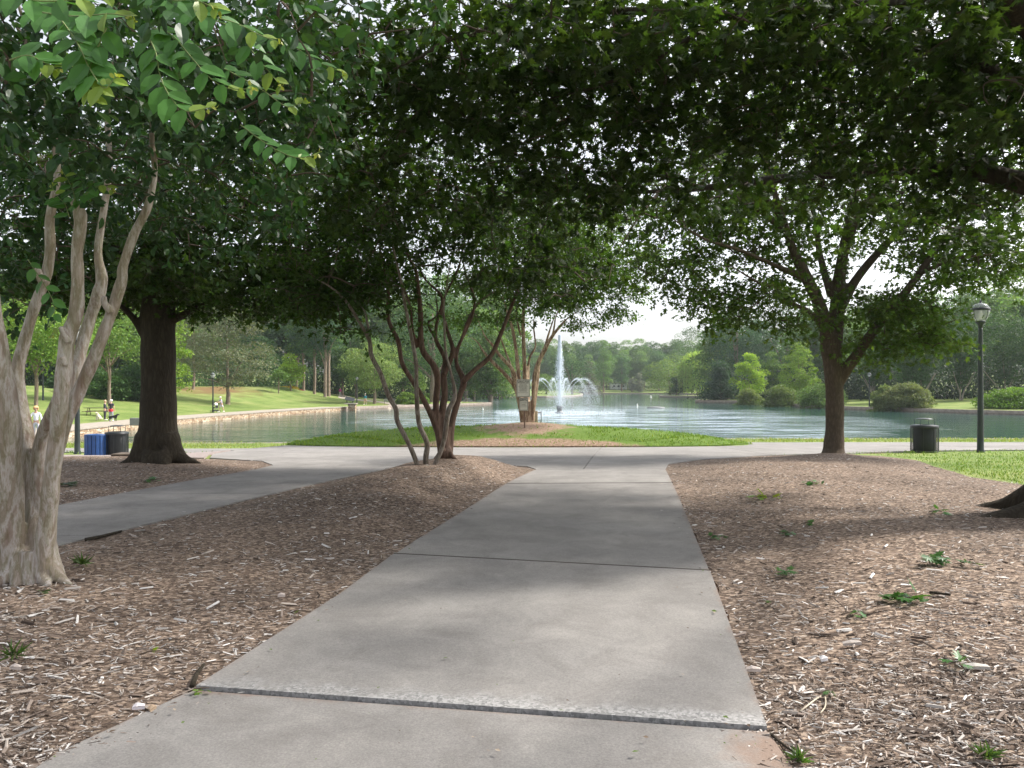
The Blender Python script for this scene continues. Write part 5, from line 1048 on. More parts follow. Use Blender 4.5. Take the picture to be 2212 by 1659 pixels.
def spraymat():
    m, nt, out = new_mat('falling_water'); b = N(nt, 'ShaderNodeBsdfPrincipled'); b.inputs['Base Color'].default_value = (0.80, 0.86, 0.92, 1); b.inputs['Roughness'].default_value = 0.25
    tr_ = N(nt, 'ShaderNodeBsdfTransparent'); mx = N(nt, 'ShaderNodeMixShader'); mx.inputs[0].default_value = 0.62; L(nt, tr_, 'BSDF', mx, 1); L(nt, b, 'BSDF', mx, 2); L(nt, mx, 'Shader', out, 'Surface'); return m
M['waterdrop'] = spraymat()
M['float'] = simple('buoy_white', (0.8, 0.8, 0.76), 0.4)
def glassmat():
    m, nt, out = new_mat('lamp_globe'); b = N(nt, 'ShaderNodeBsdfPrincipled'); b.inputs['Base Color'].default_value = (0.55, 0.57, 0.57, 1); b.inputs['Roughness'].default_value = 0.12
    tr_ = N(nt, 'ShaderNodeBsdfTransparent'); mx = N(nt, 'ShaderNodeMixShader'); mx.inputs[0].default_value = 0.42; L(nt, tr_, 'BSDF', mx, 1); L(nt, b, 'BSDF', mx, 2); L(nt, mx, 'Shader', out, 'Surface'); return m
M['globe'] = glassmat()
def topmat():
    m, nt, out = new_mat('clear_globe_top'); b = N(nt, 'ShaderNodeBsdfPrincipled'); b.inputs['Base Color'].default_value = (0.30, 0.32, 0.33, 1); b.inputs['Roughness'].default_value = 0.1
    tr_ = N(nt, 'ShaderNodeBsdfTransparent'); mx = N(nt, 'ShaderNodeMixShader'); mx.inputs[0].default_value = 0.45; L(nt, tr_, 'BSDF', mx, 1); L(nt, b, 'BSDF', mx, 2); L(nt, mx, 'Shader', out, 'Surface'); return m
M['globe_top'] = topmat()
def meshmat():
    m, nt, out = new_mat('expanded_metal_mesh'); b = N(nt, 'ShaderNodeBsdfPrincipled'); b.inputs['Base Color'].default_value = (0.015, 0.018, 0.018, 1); b.inputs['Roughness'].default_value = 0.45
    tc = N(nt, 'ShaderNodeTexCoord'); sp = N(nt, 'ShaderNodeSeparateXYZ'); L(nt, tc, 'Object', sp, 'Vector')
    at = N(nt, 'ShaderNodeMath', operation='ARCTAN2'); L(nt, sp, 'Y', at, 0); L(nt, sp, 'X', at, 1)
    def wv(sg):
        a = N(nt, 'ShaderNodeMath', operation='MULTIPLY'); a.inputs[1].default_value = 30.0; L(nt, at, 'Value', a, 0)
        z = N(nt, 'ShaderNodeMath', operation='MULTIPLY_ADD'); z.inputs[1].default_value = 105.0*sg; L(nt, sp, 'Z', z, 0); L(nt, a, 'Value', z, 2)
        s = N(nt, 'ShaderNodeMath', operation='SINE'); L(nt, z, 'Value', s, 0); ab = N(nt, 'ShaderNodeMath', operation='ABSOLUTE'); L(nt, s, 'Value', ab, 0); return ab
    mn = N(nt, 'ShaderNodeMath', operation='MINIMUM'); L(nt, wv(1), 'Value', mn, 0); L(nt, wv(-1), 'Value', mn, 1)
    g = N(nt, 'ShaderNodeMath', operation='GREATER_THAN'); g.inputs[1].default_value = 0.42; L(nt, mn, 'Value', g, 0)
    tr_ = N(nt, 'ShaderNodeBsdfTransparent'); mx = N(nt, 'ShaderNodeMixShader'); L(nt, g, 'Value', mx, 0); L(nt, b, 'BSDF', mx, 1); L(nt, tr_, 'BSDF', mx, 2); L(nt, mx, 'Shader', out, 'Surface'); return m
M['mesh'] = meshmat()
# ---- lamp posts
def lamp(label, X, D, H=4.55, name='street_lamp', hang=False, group='park lamp posts', z=None):
    t = empty(name, (X, D, (gz(X, D) if z is None else z)-.03), label, 'lamp post', group); s = H/4.55
    mb = MB(); mb.lathe([(.12*s, 0), (.12*s, .05), (.095*s, .12), (.088*s, .6), (.074*s, 2.2*s), (.060*s, 3.70*s), (.064*s, 3.74*s)], sides=18); mb.build('post', M['lamp_paint'], t)
    mb = MB(); mb.lathe([(.052*s, 3.70*s), (.060*s, 3.76*s), (.075*s, 3.84*s), (.125*s, 3.90*s), (.135*s, 3.94*s), (.128*s, 3.96*s), (.115*s, 3.965*s)], sides=20)
    for k in range(16):
        a = k*PI/8; mb.box((math.cos(a)*.118*s, math.sin(a)*.118*s, 3.925*s), (.02, .02, .05))
    mb.build('collar', M['lamp_paint'], t)
    g = MB(); g.lathe([(.128*s, 3.965*s), (.183*s, 4.03*s), (.232*s, 4.14*s), (.250*s, 4.25*s), (.244*s, 4.30*s)], sides=24, cap=False); g.build('globe', M['globe'], t)
    tp = MB(); tp.lathe([(.244*s, 4.315*s), (.226*s, 4.38*s), (.159*s, 4.46*s), (.05*s, 4.50*s), (.02*s, 4.52*s)], sides=24); tp.build('globe_top', M['globe_top'], t)
    c = MB(); c.lathe([(.254*s, 4.27*s), (.262*s, 4.29*s), (.262*s, 4.325*s), (.250*s, 4.34*s)], sides=24, cap=False); 
    for k in range(4):
        a = k*PI/2+.3; c.tube([(math.cos(a)*.146*s, math.sin(a)*.146*s, 3.96*s), (math.cos(a)*.226*s, math.sin(a)*.226*s, 4.1*s), (math.cos(a)*.260*s, math.sin(a)*.260*s, 4.3*s)], .008*s, sides=6, sub=3)
    c.lathe([(.03*s, 4.49*s), (.035*s, 4.52*s), (.015*s, 4.56*s), (.004, 4.62*s)], sides=10); c.build('cage', M['black'], t)
    b = MB(); b.lathe([(.03*s, 3.97*s), (.04*s, 4.08*s), (.055*s, 4.18*s), (.03*s, 4.26*s)], sides=12); b.build('bulb', M['white'], t)
    return t
lamp('tall black lamp post with a glass globe at the grass edge right of the bin', (2118-CX)/F*22.9, 22.9)
t = lamp('black lamp post whose globe is lost in leaves, left of the blue bin', (167-CX)/F*26.2, 26.2, z=P(167, 982, 26.2)[2])
lamp('dark lamp post seen between the pale crape myrtle stems', (93-CX)/F*80, 80, 4.6)
lamp('lamp post standing beside the stroller on the lakeside walk', (460-CX)/F*87.5, 87.5, 4.6)
lamp('lamp post half buried in the linden crown near the far bench', (771-CX)/F*124, 124, 4.6)
lamp('lamp post among the row of tall bare trunks', (664-CX)/F*168, 168, 4.6)
lamp('lamp post left of the big double bush on the right bank', (1878-CX)/F*112, 112, 5.1)
lamp('slim lamp post between the lime maples on the right bank', (1654-CX)/F*157, 157, 4.9)
# ---- bins
def mesh_bin(label, X, D, z=None, tall=True, h=.78, r=.37):
    t = empty('litter_bin', (X, D, gz(X, D) if z is None else z), label, 'bin', 'black mesh litter bins')
    b = MB(); b.lathe([(r-.012, .04), (r-.006, .10), (r, h*.5), (r, h-.04)], sides=48, cap=False); b.build('mesh_wall', M['mesh'], t)
    l = MB(); l.lathe([(r*.78, .05), (r*.80, .10), (r*.84, h-.06), (r*.80, h-.05)], sides=28); l.build('liner', M['black'], t)
    f = MB(); f.lathe([(r+.006, h-.05), (r+.012, h-.03), (r+.012, h), (r+.002, h+.005)], sides=40, cap=False); f.lathe([(r+.002, .02), (r+.006, .03), (r+.006, .055), (r-.01, .06)], sides=40, cap=False)
    for k in range(8):
        a = k*PI/4+.2; f.box((math.cos(a)*r, math.sin(a)*r, h/2), (.02, .02, h-.06), rot=np.array(Matrix.Rotation(a, 3, 'Z')))
    f.build('rim', M['black'], t)
    ld = MB(); ld.lathe([(r+.014, h+.004), (r+.014, h+.018), (r*.75, h+.040), (r*.45, h+.046), (r*.44, h+.03)], sides=36, cap=False); ld.build('lid', M['black'], t)
    c = MB(); ch = h+.215
    for sx, sy in ((-1, -.45), (-1, .45), (1, -.45), (1, .45)): c.tube([(sx*r*.57, sy*r, h+.02), (sx*r*.57, sy*r, ch)], .008, sides=6, sub=1)
    c.lathe([(r*.02, ch+.028), (r*.40, ch+.02), (r*.61, ch+.002), (r*.62, ch-.012), (r*.55, ch-.012)], sides=28); c.build('rain_cap', M['black'], t)
    for k in c.V[-1:]: pass
    return t
mesh_bin('black mesh bin with a rain cap standing alone in the grass by the tall lamp', (1997-CX)/F*22.8, 22.8)
zb = P(230, 989, 23.6)[2]
mesh_bin('black mesh bin with a rain cap beside the blue slatted bin', (252.5-CX)/F*23.6, 23.6, z=P(252, 986, 23.6)[2]-.01, h=.74, r=.325)
t = empty('recycling_bin', ((209-CX)/F*23.4, 23.4, P(209, 990, 23.4)[2]-.01), 'blue slatted recycling bin left of the black mesh bin', 'bin')
b = MB(); r = .325; b.lathe([(r-.03, .03), (r-.03, .72), (r-.04, .73)], sides=28); b.build('liner', M['black'], t)
for k in range(18):
    a = k*2*PI/18+.06; m_ = MB(); m_.box((math.cos(a)*r, math.sin(a)*r, .375), (.022, .098, .71), rot=np.array(Matrix.Rotation(a, 3, 'Z')), bev=.006)
    m_.build('slat', M['blue'], t)
b = MB(); b.lathe([(r+.015, .725), (r+.015, .745), (r*.55, .755), (r*.5, .74)], sides=30, cap=False); b.build('lid', M['blue'], t)
t = empty('ground_slab', ((290-CX)/F*17.9, 17.9, gz((290-CX)/F*17.9, 17.9)+.03), 'low dark slab lying at the foot of the thick oak beside the brick walk', 'slab')
MB().box((0, 0, .04), (.85, .5, .11), bev=.015).build('slab', M['wood'], t)
# box on a post behind the oak
t = empty('tackle_box_post', (P(303, 945, 36.4)[0], 36.4, gz(P(303, 945, 36.4)[0], 36.4)), 'small grey box on a post at the lake edge left of the thick oak', 'box')
MB().box((0, 0, .75), (.07, .07, 1.5)).build('post', M['wood'], t); MB().box((-.2, 0, .72+.35), (.5, .25, .36), bev=.02).build('box', M['grey'], t)
# ---- sign post with two boards
sx = P(1129, 930, 26.3); gzs = gz(sx[0], 26.3)
t = empty('notice_sign', (sx[0]+.02, 26.3, gzs-.02), 'pair of cream notice boards on one brown steel post before the lakeside crape myrtle', 'sign')
top = P(0, 820, 26.3)[2]-gzs
mb = MB(); mb.box((0.045, 0.02, top/2), (.045, .03, top)); mb.build('post', M['rust'], t)
def board(cx, z0, w, h, title, lines, tsz, marg):
    zc = z0+h/2; bm_ = MB(); bm_.box((cx, -.012, zc), (w, .006, h), bev=.002); o = bm_.build('sign_board', M['signface'], t)
    fr = MB(); e = .020; th = .013
    for (x, z, a, b2) in ((cx, zc+h/2-e, w-2*e, th), (cx, zc-h/2+e, w-2*e, th)): fr.box((x, -.0165, z), (a, .002, b2))
    for x in (cx-w/2+e, cx+w/2-e): fr.box((x, -.0165, zc), (th, .002, h-2*e-th))
    fr.build('border', M['ink'], o)
    z = zc+h/2-marg
    for s_, sz in title:
        cu = bpy.data.curves.new('lettering', 'FONT'); cu.body = s_; cu.size = sz; cu.align_x = 'CENTER'; cu.align_y = 'TOP'; cu.extrude = .0008; cu.offset = .0022
        tmp = bpy.data.objects.new('tmp', cu); COL.objects.link(tmp); bpy.context.view_layer.update(); me_ = bpy.data.meshes.new_from_object(tmp.evaluated_get(bpy.context.evaluated_depsgraph_get())); bpy.data.objects.remove(tmp); me_.materials.clear(); me_.materials.append(M['ink']); to = bpy.data.objects.new('lettering', me_); COL.objects.link(to); to.parent = o; to.location = (cx, -.0165, z); to.rotation_euler = (R(90), 0, 0)
        bpy.context.view_layer.update(); wd = to.dimensions.x
        if wd > (w-.06): to.scale = ((w-.06)/wd, 1, 1)
        z -= sz*1.12
    rl = MB(); z -= .012
    for ww in lines:
        if ww:
            x = cx-ww/2
            while x < cx+ww/2-.01:
                l = .018+.035*rnd.random(); l = min(l, cx+ww/2-x); rl.box((x+l/2, -.0165, z), (l, .0015, .010)); x += l+.009
        z -= .0245
    rl.build('small_print', M['ink2'], o)
zt1 = P(0, 818, 26.3)[2]-gzs; zb1 = P(0, 856.5, 26.3)[2]-gzs; zb2 = P(0, 886, 26.3)[2]-gzs; zt2 = P(0, 857.5, 26.3)[2]-gzs
board(0.0, zb1, .455, zt1-zb1, [('COMMUNITY FISHING', .052), ('PROGRAM LAKE', .050)], [.26, .25, .27, .36, .30, .27, .28, .24, .30, .25, .25, 0, .36], .05, .042)
board(0.018, zb2, .305, zt2-zb2-.01, [('COMMUNITY', .040), ('FISHING LAKE', .040)], [0, .22, 0, .20, .13, .21, 0, .22], .04, .035)
# ---- electric box with bracket and perforated post, right of the lakeside tree
q = P(1158, 915, 29.0); t = empty('electric_box', (q[0], 29.0, gz(q[0], 29.0)-.02), 'beige control box strapped to a perforated steel post beside the lakeside crape myrtle', 'box')
MB().box((-.02, 0, .33), (.17, .16, .44), bev=.012).build('enclosure', M['boxbeige'], t)
mb = MB(); mb.box((.19, 0, .26), (.035, .035, .56)); 
for k in range(9): mb.box((.19, -.019, .03+k*.055), (.014, .004, .014))
mb.build('post', M['steel'], t); mb = MB()
for z in (.17, .48): mb.box((.12, 0, z), (.13, .03, .03))
mb.box((-.02, 0, .06), (.06, .06, .16)); mb.build('bracket', M['rust'], t)
# ---- backless benches facing the lake
def lake_bench(label, xa, xb, D, zs):
    X = (xa+xb)/2; t = empty('lake_bench', (X, D, zs), label, 'bench', 'steel benches facing the lake'); w = (xb-xa)/2
    for s in (-1, 1):
        m_ = MB(); m_.tube([(s*w, -.22, .45), (s*w, -.22, .62), (s*w, -.18, .68), (s*w, .16, .68), (s*w, .20, .62), (s*w, .20, .45)], .018, sides=8, sub=3); m_.build('armrest', M['lamp_paint'], t)
        m_ = MB(); m_.tube([(s*w*.97, -.2, .44), (s*w*.97, -.2, 0)], .022, sides=8, sub=1); m_.tube([(s*w*.97, .2, .44), (s*w*.97, .2, 0)], .022, sides=8, sub=1); m_.build('leg', M['lamp_paint'], t)
    m_ = MB(); 
    for k in range(34): m_.box((-w+.03+(2*w-.06)*k/33, 0, .45), (.032, .46, .012))
    m_.box((0, -.22, .44), (2*w, .03, .03)); m_.box((0, .22, .44), (2*w, .03, .03)); m_.build('seat', M['lamp_paint'], t)
    for c in t.children:
        if c.name.startswith('armrest'): c.rotation_euler = (0, 0, 0)
    return t
def arm_z(py, D): return P(0, py, D)[2]-.68
lake_bench('steel bench end loops just clear of the grass, right of the fountain', P(1227, 0, 33.5)[0], P(1316, 0, 33.5)[0], 33.5, arm_z(924.5, 33.5))
lake_bench('slatted steel bench at the lake edge behind the centre crape myrtle stems', P(851, 0, 33.5)[0], P(940, 0, 33.5)[0], 33.5, arm_z(925, 33.5))
# loops read end-on from the path: short cross arms
# ---- far bench with back
q = on_ground(842, 128); t = empty('park_bench', (q[0], q[1], q[2]), 'grey slatted park bench under the round linden on the far left shore', 'bench', rz=R(8))
m_ = MB()
for k in range(4): m_.box((0, -.18+.12*k, .45), (1.9, .09, .03))
m_.build('seat', M['grey'], t); m_ = MB()
for k in range(4): m_.box((0, .26+.02*k, .56+.11*k), (1.9, .025, .085))
m_.build('backrest', M['grey'], t)
for s in (-.9, .9):
    m_ = MB(); m_.tube([(s, -.22, 0), (s, -.22, .62), (s, .2, .64)], .025, sides=6, sub=1); m_.tube([(s, .22, 0), (s, .24, .5), (s, .33, .95)], .025, sides=6, sub=1); m_.build('leg', M['black'], t)
# ---- pillar with reading board on the wall end
q = P(757, 886, 110); zp = wz_top
t = empty('stone_pillar', (q[0], 109.6, WZ-.3), 'square stone pillar with a pale cap at the end of the lake wall', 'pillar'); m_ = MB(); m_.box((.35, 0, .62), (1.0, 1.0, 1.25)); m_.build('shaft', M['stone'], t); MB().box((.15, 0, 1.30), (1.7, 1.35, .14), bev=.03).build('cap', M['coping'], t)
t = empty('reading_board', (q[0], 109.6, WZ-.3+1.37), 'dark slanted reading board on two legs on top of the stone pillar', 'sign')
for s in (-.42, .42): MB().box((s, 0, .28), (.09, .14, .56)).build('leg', M['black'], t)
rot = np.array((Matrix.Rotation(R(12), 3, 'Y') @ Matrix.Rotation(R(38), 3, 'X'))); MB().box((0, 0, .62), (1.35, .75, .07), rot=rot, bev=.01).build('panel', M['black'], t)
# ---- picnic tables
def picnic(label, px, D, rz, w=2.0, mat='wood'):
    q = on_ground(px, D); t = empty('picnic_table', q, label, 'table', 'picnic tables', rz=rz)
    m_ = MB(); 
    for k in range(5): m_.box((0, -.30+.15*k, .74), (w, .13, .045))
    m_.build('tabletop', M[mat], t)
    for s in (-1, 1):
        m_ = MB(); m_.box((0, s*.68, .44), (w, .26, .045)); m_.build('bench_seat', M[mat], t)
    for s in (-.7, .7):
        m_ = MB(); m_.tube([(s*w/2, -.62, 0), (s*w/2, -.2, .72)], .035, sides=5, sub=1); m_.tube([(s*w/2, .62, 0), (s*w/2, .2, .72)], .035, sides=5, sub=1); m_.box((s*w/2, 0, .40), (.06, 1.5, .08)); m_.build('leg_frame', M[mat], t)
picnic('dark wooden picnic table on the lawn behind the couple with dogs', 212, 71, R(12), 2.3)
picnic('pale metal picnic table on the grass spit at the far left shore', 1010, 143, R(80), 1.5, 'grey')
# ---- fountain
fx = P(1209, 893, 99.0)
t = empty('fountain', (fx[0], 99.0, WZ), 'lake fountain with one tall central jet and a ring of arching jets', 'fountain')
m_ = MB(); m_.lathe([(.55, -.1), (.6, .1), (.35, .22), (.3, .3), (.42, .85), (.40, .95)], sides=20); m_.build('nozzle', M['grey'], t)
rs = np.random.RandomState(3)
def drops(name, pos, sz, parent):
    T = np.array([(0, 0, 1.5), (.8, 0, -.3), (-.4, .7, -.3), (-.4, -.7, -.3)]); Fc = np.array([(0, 1, 2), (0, 2, 3), (0, 3, 1), (1, 3, 2)]); n = len(pos)
    V = pos[:, None]+T[None]*sz[:, None, None]; Fa = (Fc[None]+(np.arange(n)*4)[:, None, None]).reshape(-1, 3)
    return fast_mesh(name, V.reshape(-1, 3), Fa, M['waterdrop'], parent=parent)
n = 9000; z = rs.rand(n)**.9*9.6+.6; wd = .12+.95*np.minimum(1, (10.2-z)/9)*(rs.rand(n)); a = rs.rand(n)*6.28; wd = wd*1.35; core = rs.rand(n) < .25; wd = np.where(core, .07+.01*z, wd*(.4+.6*rs.rand(n)))
pos = np.stack([np.cos(a)*wd+.03*np.maximum(z-3, 0)*0, np.sin(a)*wd, z], 1); drops('central_jet', pos, .026+.03*rs.rand(n), t)
njet = 12; g_ = 9.8; vz = 8.35; T_ = 2*vz/g_
for j in range(njet):
    a = j*2*PI/njet+.2; vh = 3.6
    m_ = 1500; tt = rs.rand(m_)**1.1*T_*.98; brk = np.clip(tt/T_-.25, 0, 1)
    rr_ = .2+3.9*tt*(1-.13*tt); zz = .9+vz*tt-.5*g_*tt*tt; sp = (.03+.75*brk**1.3)
    sd_ = rs.randn(m_, 3)*sp[:, None]*.5; pos = np.stack([np.cos(a)*rr_, np.sin(a)*rr_, zz], 1)+sd_
    ok = pos[:, 2] > .02; drops('arching_jet', pos[ok], (.010+.024*rs.rand(m_)*(brk+.2))[ok], t)
n = 11000; a = rs.randn(n)*1.1; r_ = 4.6*rs.rand(n)**.6; pos = np.stack([np.cos(a)*r_+.4, np.sin(a)*r_, rs.rand(n)*3.6], 1); drops('mist', pos, .010+.014*rs.rand(n), t)
n = 5000; a = rs.rand(n)*6.28; r_ = 1+7.5*np.sqrt(rs.rand(n)); pos = np.stack([np.cos(a)*r_, np.sin(a)*r_, rs.rand(n)**2*.35], 1); drops('splashes', pos, .02+.03*rs.rand(n), t)
# buoys, birds and the aerator
def buoy(label, px, py, s=.16):
    D = 3.4*F/(py-HY); q = P(px, py, D); t = empty('buoy', (q[0], D, WZ), label, 'buoy', 'white marker buoys on the lake')
    MB().lathe([(.3*s, -.5*s), (s, -.2*s), (s, .4*s), (.7*s, .9*s)], sides=12).build('float', M['float'], t); MB().lathe([(.5*s, .88*s), (.45*s, 1.8*s), (.2*s, 2.3*s)], sides=10).build('top', M['float'], t)
buoy('white marker buoy left of the lakeside tree, farther one', 1043, 885, .14); buoy('white marker buoy close to the bank left of the lakeside tree', 1043.5, 938, .07); buoy('white marker buoy on the open water below the silver magnolias', 1406, 858.5, .32); buoy('small yellowish-white buoy right of the fountain spray', 1376.5, 876, .17)
t = empty('aerator_float', (P(1417, 881, 125)[0], 125, WZ), 'low grey aerator float on the open water right of the fountain', 'float'); m_ = MB(); m_.lathe([(.9, -.1), (1.5, .02), (1.4, .12), (.4, .2), (.2, .22)], sides=18); m_.build('body', M['grey'], t)
def goose(label, px, py, D, z, h, group='white birds on the water edge'):
    q = P(px, py, D); t = empty('bird', (q[0], D, z), label, 'bird', group)
    mb_ = MB(); mb_.tube([(-.28*h, 0, .22*h), (-.15*h, 0, .22*h), (.12*h, 0, .24*h), (.28*h, 0, .34*h), (.33*h, 0, .56*h), (.37*h, 0, .66*h), (.44*h, 0, .66*h), (.52*h, 0, .63*h)], np.array([.02, .13, .17, .10, .05, .06, .055, .015])*h, sides=8, sub=4); mb_.build('body', M['float'], t)
goose('white duck swimming off the tip of the left grass spit, left one', 990, 873, 141, WZ-.1, 1.0); goose('white duck swimming off the tip of the left grass spit, right one', 1021, 872, 148, WZ-.1, .8)
t = empty('warning_sign', (P(1075, 862, 222)[0], 222, -1.6), 'small white sign on a post at the far shore before the burgundy bush', 'sign'); MB().box((0, 0, .8), (.08, .08, 1.6)).build('post', M['white'], t); MB().box((0, -.06, 1.55), (.9, .04, .8)).build('panel', M['white'], t)
# pale house beyond the far bank
q = on_ground(1335, 420); t = empty('park_building', q, 'low white building glimpsed behind the bald cypresses on the far bank', 'building')
MB().box((0, 0, 1.6), (9, 5, 3.2)).build('wall', M['white'], t); MB().box((0, 0, 3.35), (9.8, 5.8, .35)).build('roof', M['grey'], t)
for k in (-2.5, 0, 2.5): MB().box((k, -2.52, 1.7), (1.1, .06, 1.0)).build('window', M['ink'], t)
q = on_ground(1962, 140); t = empty('park_shed', q, 'small pale shed wall glimpsed between the grey stems on the right bank', 'building'); MB().box((0, 0, 1.3), (3.0, 2.4, 2.6)).build('wall', M['coping'], t); MB().box((0, 0, 2.7), (3.4, 2.8, .2)).build('roof', M['grey'], t); MB().box((.3, -1.22, 1.0), (.9, .06, 2.0)).build('door', M['grey'], t)
# ---------------------------------------------------------------- people and dogs
def skin(name, verts, edges, radii, mat, parent, sub=1, root=0):
    me = bpy.data.meshes.new('s'); me.from_pydata([tuple(v) for v in verts], edges, []); o = bpy.data.objects.new('tmp', me); COL.objects.link(o)
    o.modifiers.new('k', 'SKIN')
    sv = me.skin_vertices[0].data
    for i, r in enumerate(radii):
        sv[i].radius = (r, r) if np.ndim(r) == 0 else r; sv[i].use_root = (i == root); 
    ss = o.modifiers.new('u', 'SUBSURF'); ss.levels = sub; ss.render_levels = sub
    bpy.context.view_layer.update(); dg = bpy.context.evaluated_depsgraph_get(); m2 = bpy.data.meshes.new_from_object(o.evaluated_get(dg)); bpy.data.objects.remove(o)
    m2.materials.clear(); m2.materials.append(mat); m2.polygons.foreach_set('use_smooth', np.ones(len(m2.polygons), bool))
    n = bpy.data.objects.new(name, m2); COL.objects.link(n); n.parent = parent; return n
matc = {}
def cm(name, col, rough=.8):
    if name not in matc: matc[name] = simple(name, col, rough, vary=.1, scale=6)
    return matc[name]
def person(label, X, D, z, h, rz, hair, top, bottom, sleeves='short', legs='long', armL=(0, .0, 0), armR=(0, 0, 0), stride=0.0, lean=0.0, cap=None, hairlong=False, shoes=(.7, .7, .7), wrap=None):
    """local frame: faces +Y, z up, built 1.75 m tall then scaled. armX = (swing forward rad, out rad, elbow bend rad)"""
    t = empty('person', (X, D, z), label, 'person', rz=rz); s = h/1.75; t.scale = (s, s, s)
    ly = math.tan(lean); sh = np.array([0, ly*.45, 0])
    pel = np.array([0, 0, .93]); wa = np.array([0, ly*.12, 1.08]); ch = np.array([0, ly*.30, 1.28]); nb = np.array([0, ly*.45, 1.46]); nk = nb+np.array([0, .015, .07]); hd = nk+np.array([0, .02, .07]); hc = hd+np.array([0, .01, .07]); ht = hc+np.array([0, -.01, .085])
    V = [pel, wa, ch, nb, nk, hd, hc, ht]; Rr = [(.135, .105), (.125, .10), (.15, .105), (.085, .075), (.052, .055), (.066, .082), (.078, .095), (.055, .065)]
    E = [(0, 1), (1, 2), (2, 3), (3, 4), (4, 5), (5, 6), (6, 7)]
    hands = []; J = {}
    for sd, (sw, outw, bend) in ((-1, armL), (1, armR)):
        s0 = nb+np.array([sd*.17, 0, -.05]); d1 = np.array([sd*math.sin(.12+outw), math.sin(sw), -math.cos(sw)]); d1 /= np.linalg.norm(d1); el = s0+d1*.29
        d2 = np.array([sd*math.sin(.05+outw*.3), math.sin(sw+bend), -math.cos(sw+bend)]); d2 /= np.linalg.norm(d2); wr = el+d2*.25; pm = wr+d2*.07
        b = len(V); V += [s0, el, wr, pm]; Rr += [.052, .038, .026, (.038, .018)]; E += [(3, b), (b, b+1), (b+1, b+2), (b+2, b+3)]
        side = np.cross(d2, np.array([sd, 0, 0.0])); side /= np.linalg.norm(side)+1e-9
        for k, ln in enumerate((.07, .08, .075, .06)):
            f0 = pm+side*(-.027+.018*k)+d2*.03; f1 = f0+d2*ln*.55+np.array([-sd*.008, 0, 0]); f2 = f1+d2*ln*.45+np.array([-sd*.02, 0, 0]); c = len(V); V += [f0, f1, f2]; Rr += [.009, .008, .007]; E += [(b+3, c), (c, c+1), (c+1, c+2)]
        c = len(V); V += [wr+side*.035+d2*.035, wr+side*.05+d2*.07]; Rr += [.010, .008]; E += [(b+2, c), (c, c+1)]
        J[sd] = (s0, el, wr)
    LG = {}
    for sd in (-1, 1):
        st = stride*sd; hp = pel+np.array([sd*.095, 0, -.06]); kn = hp+np.array([sd*.01, math.sin(st+abs(stride)*.3)*.42, -math.cos(st)*.42]); an = kn+np.array([0, math.sin(st-abs(stride)*.5)*.40, -math.cos(st-abs(stride)*.3)*.40]); 
        an[2] = max(an[2], .075) ; to = an+np.array([sd*.02, .15, -.045]); b = len(V); V += [hp, kn, an, to]; Rr += [.092, .060, .040, (.038, .028)]; E += [(0, b), (b, b+1), (b+1, b+2), (b+2, b+3)]; LG[sd] = (hp, kn, an, to)
    skin('body', V, E, Rr, M['skin'], t)
    # nose and eyes
    m_ = MB(); nz_ = hc+np.array([0, .095, -.02]); m_.tube([nz_+np.array([0, -.01, .03]), nz_+np.array([0, .018, -.005]), nz_+np.array([0, 0, -.015])], [.008, .014, .008], sides=6, sub=2); m_.build('nose', M['skin'], t)
    for sd in (-1, 1):
        m_ = MB(); e = hc+np.array([sd*.03, .092, .008]); m_.tube([e+np.array([-.008, 0, 0]), e, e+np.array([.008, 0, 0])], [.003, .007, .003], sides=6, sub=2); m_.build('eye', M['ink'], t)
    m_ = MB(); mo = hc+np.array([0, .088, -.052]); m_.tube([mo+np.array([-.022, -.006, 0]), mo, mo+np.array([.022, -.006, 0])], [.003, .006, .003], sides=6, sub=2); m_.build('mouth', cm('lips', (.35, .14, .12)), t)
    # hair
    def ball(c, rad, squash, seed, cut=None):
        bm = bmesh.new(); bmesh.ops.create_icosphere(bm, subdivisions=3, radius=1); rr2 = np.random.RandomState(seed); vs = np.array([v.co[:] for v in bm.verts]); fs = [[v.index for v in f.verts] for f in bm.faces]; bm.free()
        nzv = fbm(vs[:, 0]*3+9, vs[:, 1]*3+vs[:, 2]*4+5, seed); vs = vs*(.93+.18*nzv)[:, None]*np.array(squash)*rad
        if cut is not None: fr = vs[:, 1] > cut; vs[fr, 2] = np.maximum(vs[fr, 2], .035); 
        return vs+c, fs
    if hair is not None:
        vs, fs = ball(hc+np.array([0, -.022, .035]), .112 if not hairlong else .135, (1, 1.02, 1.0 if not hairlong else 1.05), 5, .045); m_ = MB(); m_.add(vs, fs); m_.build('hair', cm('hair_%d' % int(hair[0]*1000), hair), t)
    if cap is not None:
        m_ = MB(); m_.lathe([(.108, .03), (.112, .06), (.09, .12), (.03, .15)], c=hc+np.array([0, -.01, .0]), sides=16); m_.box(hc+np.array([0, .12, .045]), (.13, .11, .012), bev=.004); m_.build('cap', cm('cap_%d' % int(cap[0]*1000), cap), t)
    tm = cm('top_%d_%d' % (int(top[0]*1000), int(top[2]*1000)), top)
    V = [pel+np.array([0, 0, .0]), wa, ch, nb+np.array([0, 0, -.02])]; Rr = [(.152, .122), (.142, .115), (.168, .122), (.10, .085)]; E = [(0, 1), (1, 2), (2, 3)]
    for sd in (-1, 1):
        s0, el, wr = J[sd]; b = len(V)
        if sleeves == 'long': V += [s0, el, wr]; Rr += [.068, .050, .038]; E += [(3, b), (b, b+1), (b+1, b+2)]
        else: V += [s0, s0+(el-s0)*.62]; Rr += [.070, .060]; E += [(3, b), (b, b+1)]
    skin('shirt', V, E, Rr, tm, t)
    bmx = cm('bottom_%d_%d' % (int(bottom[0]*1000), int(bottom[2]*1000)), bottom)
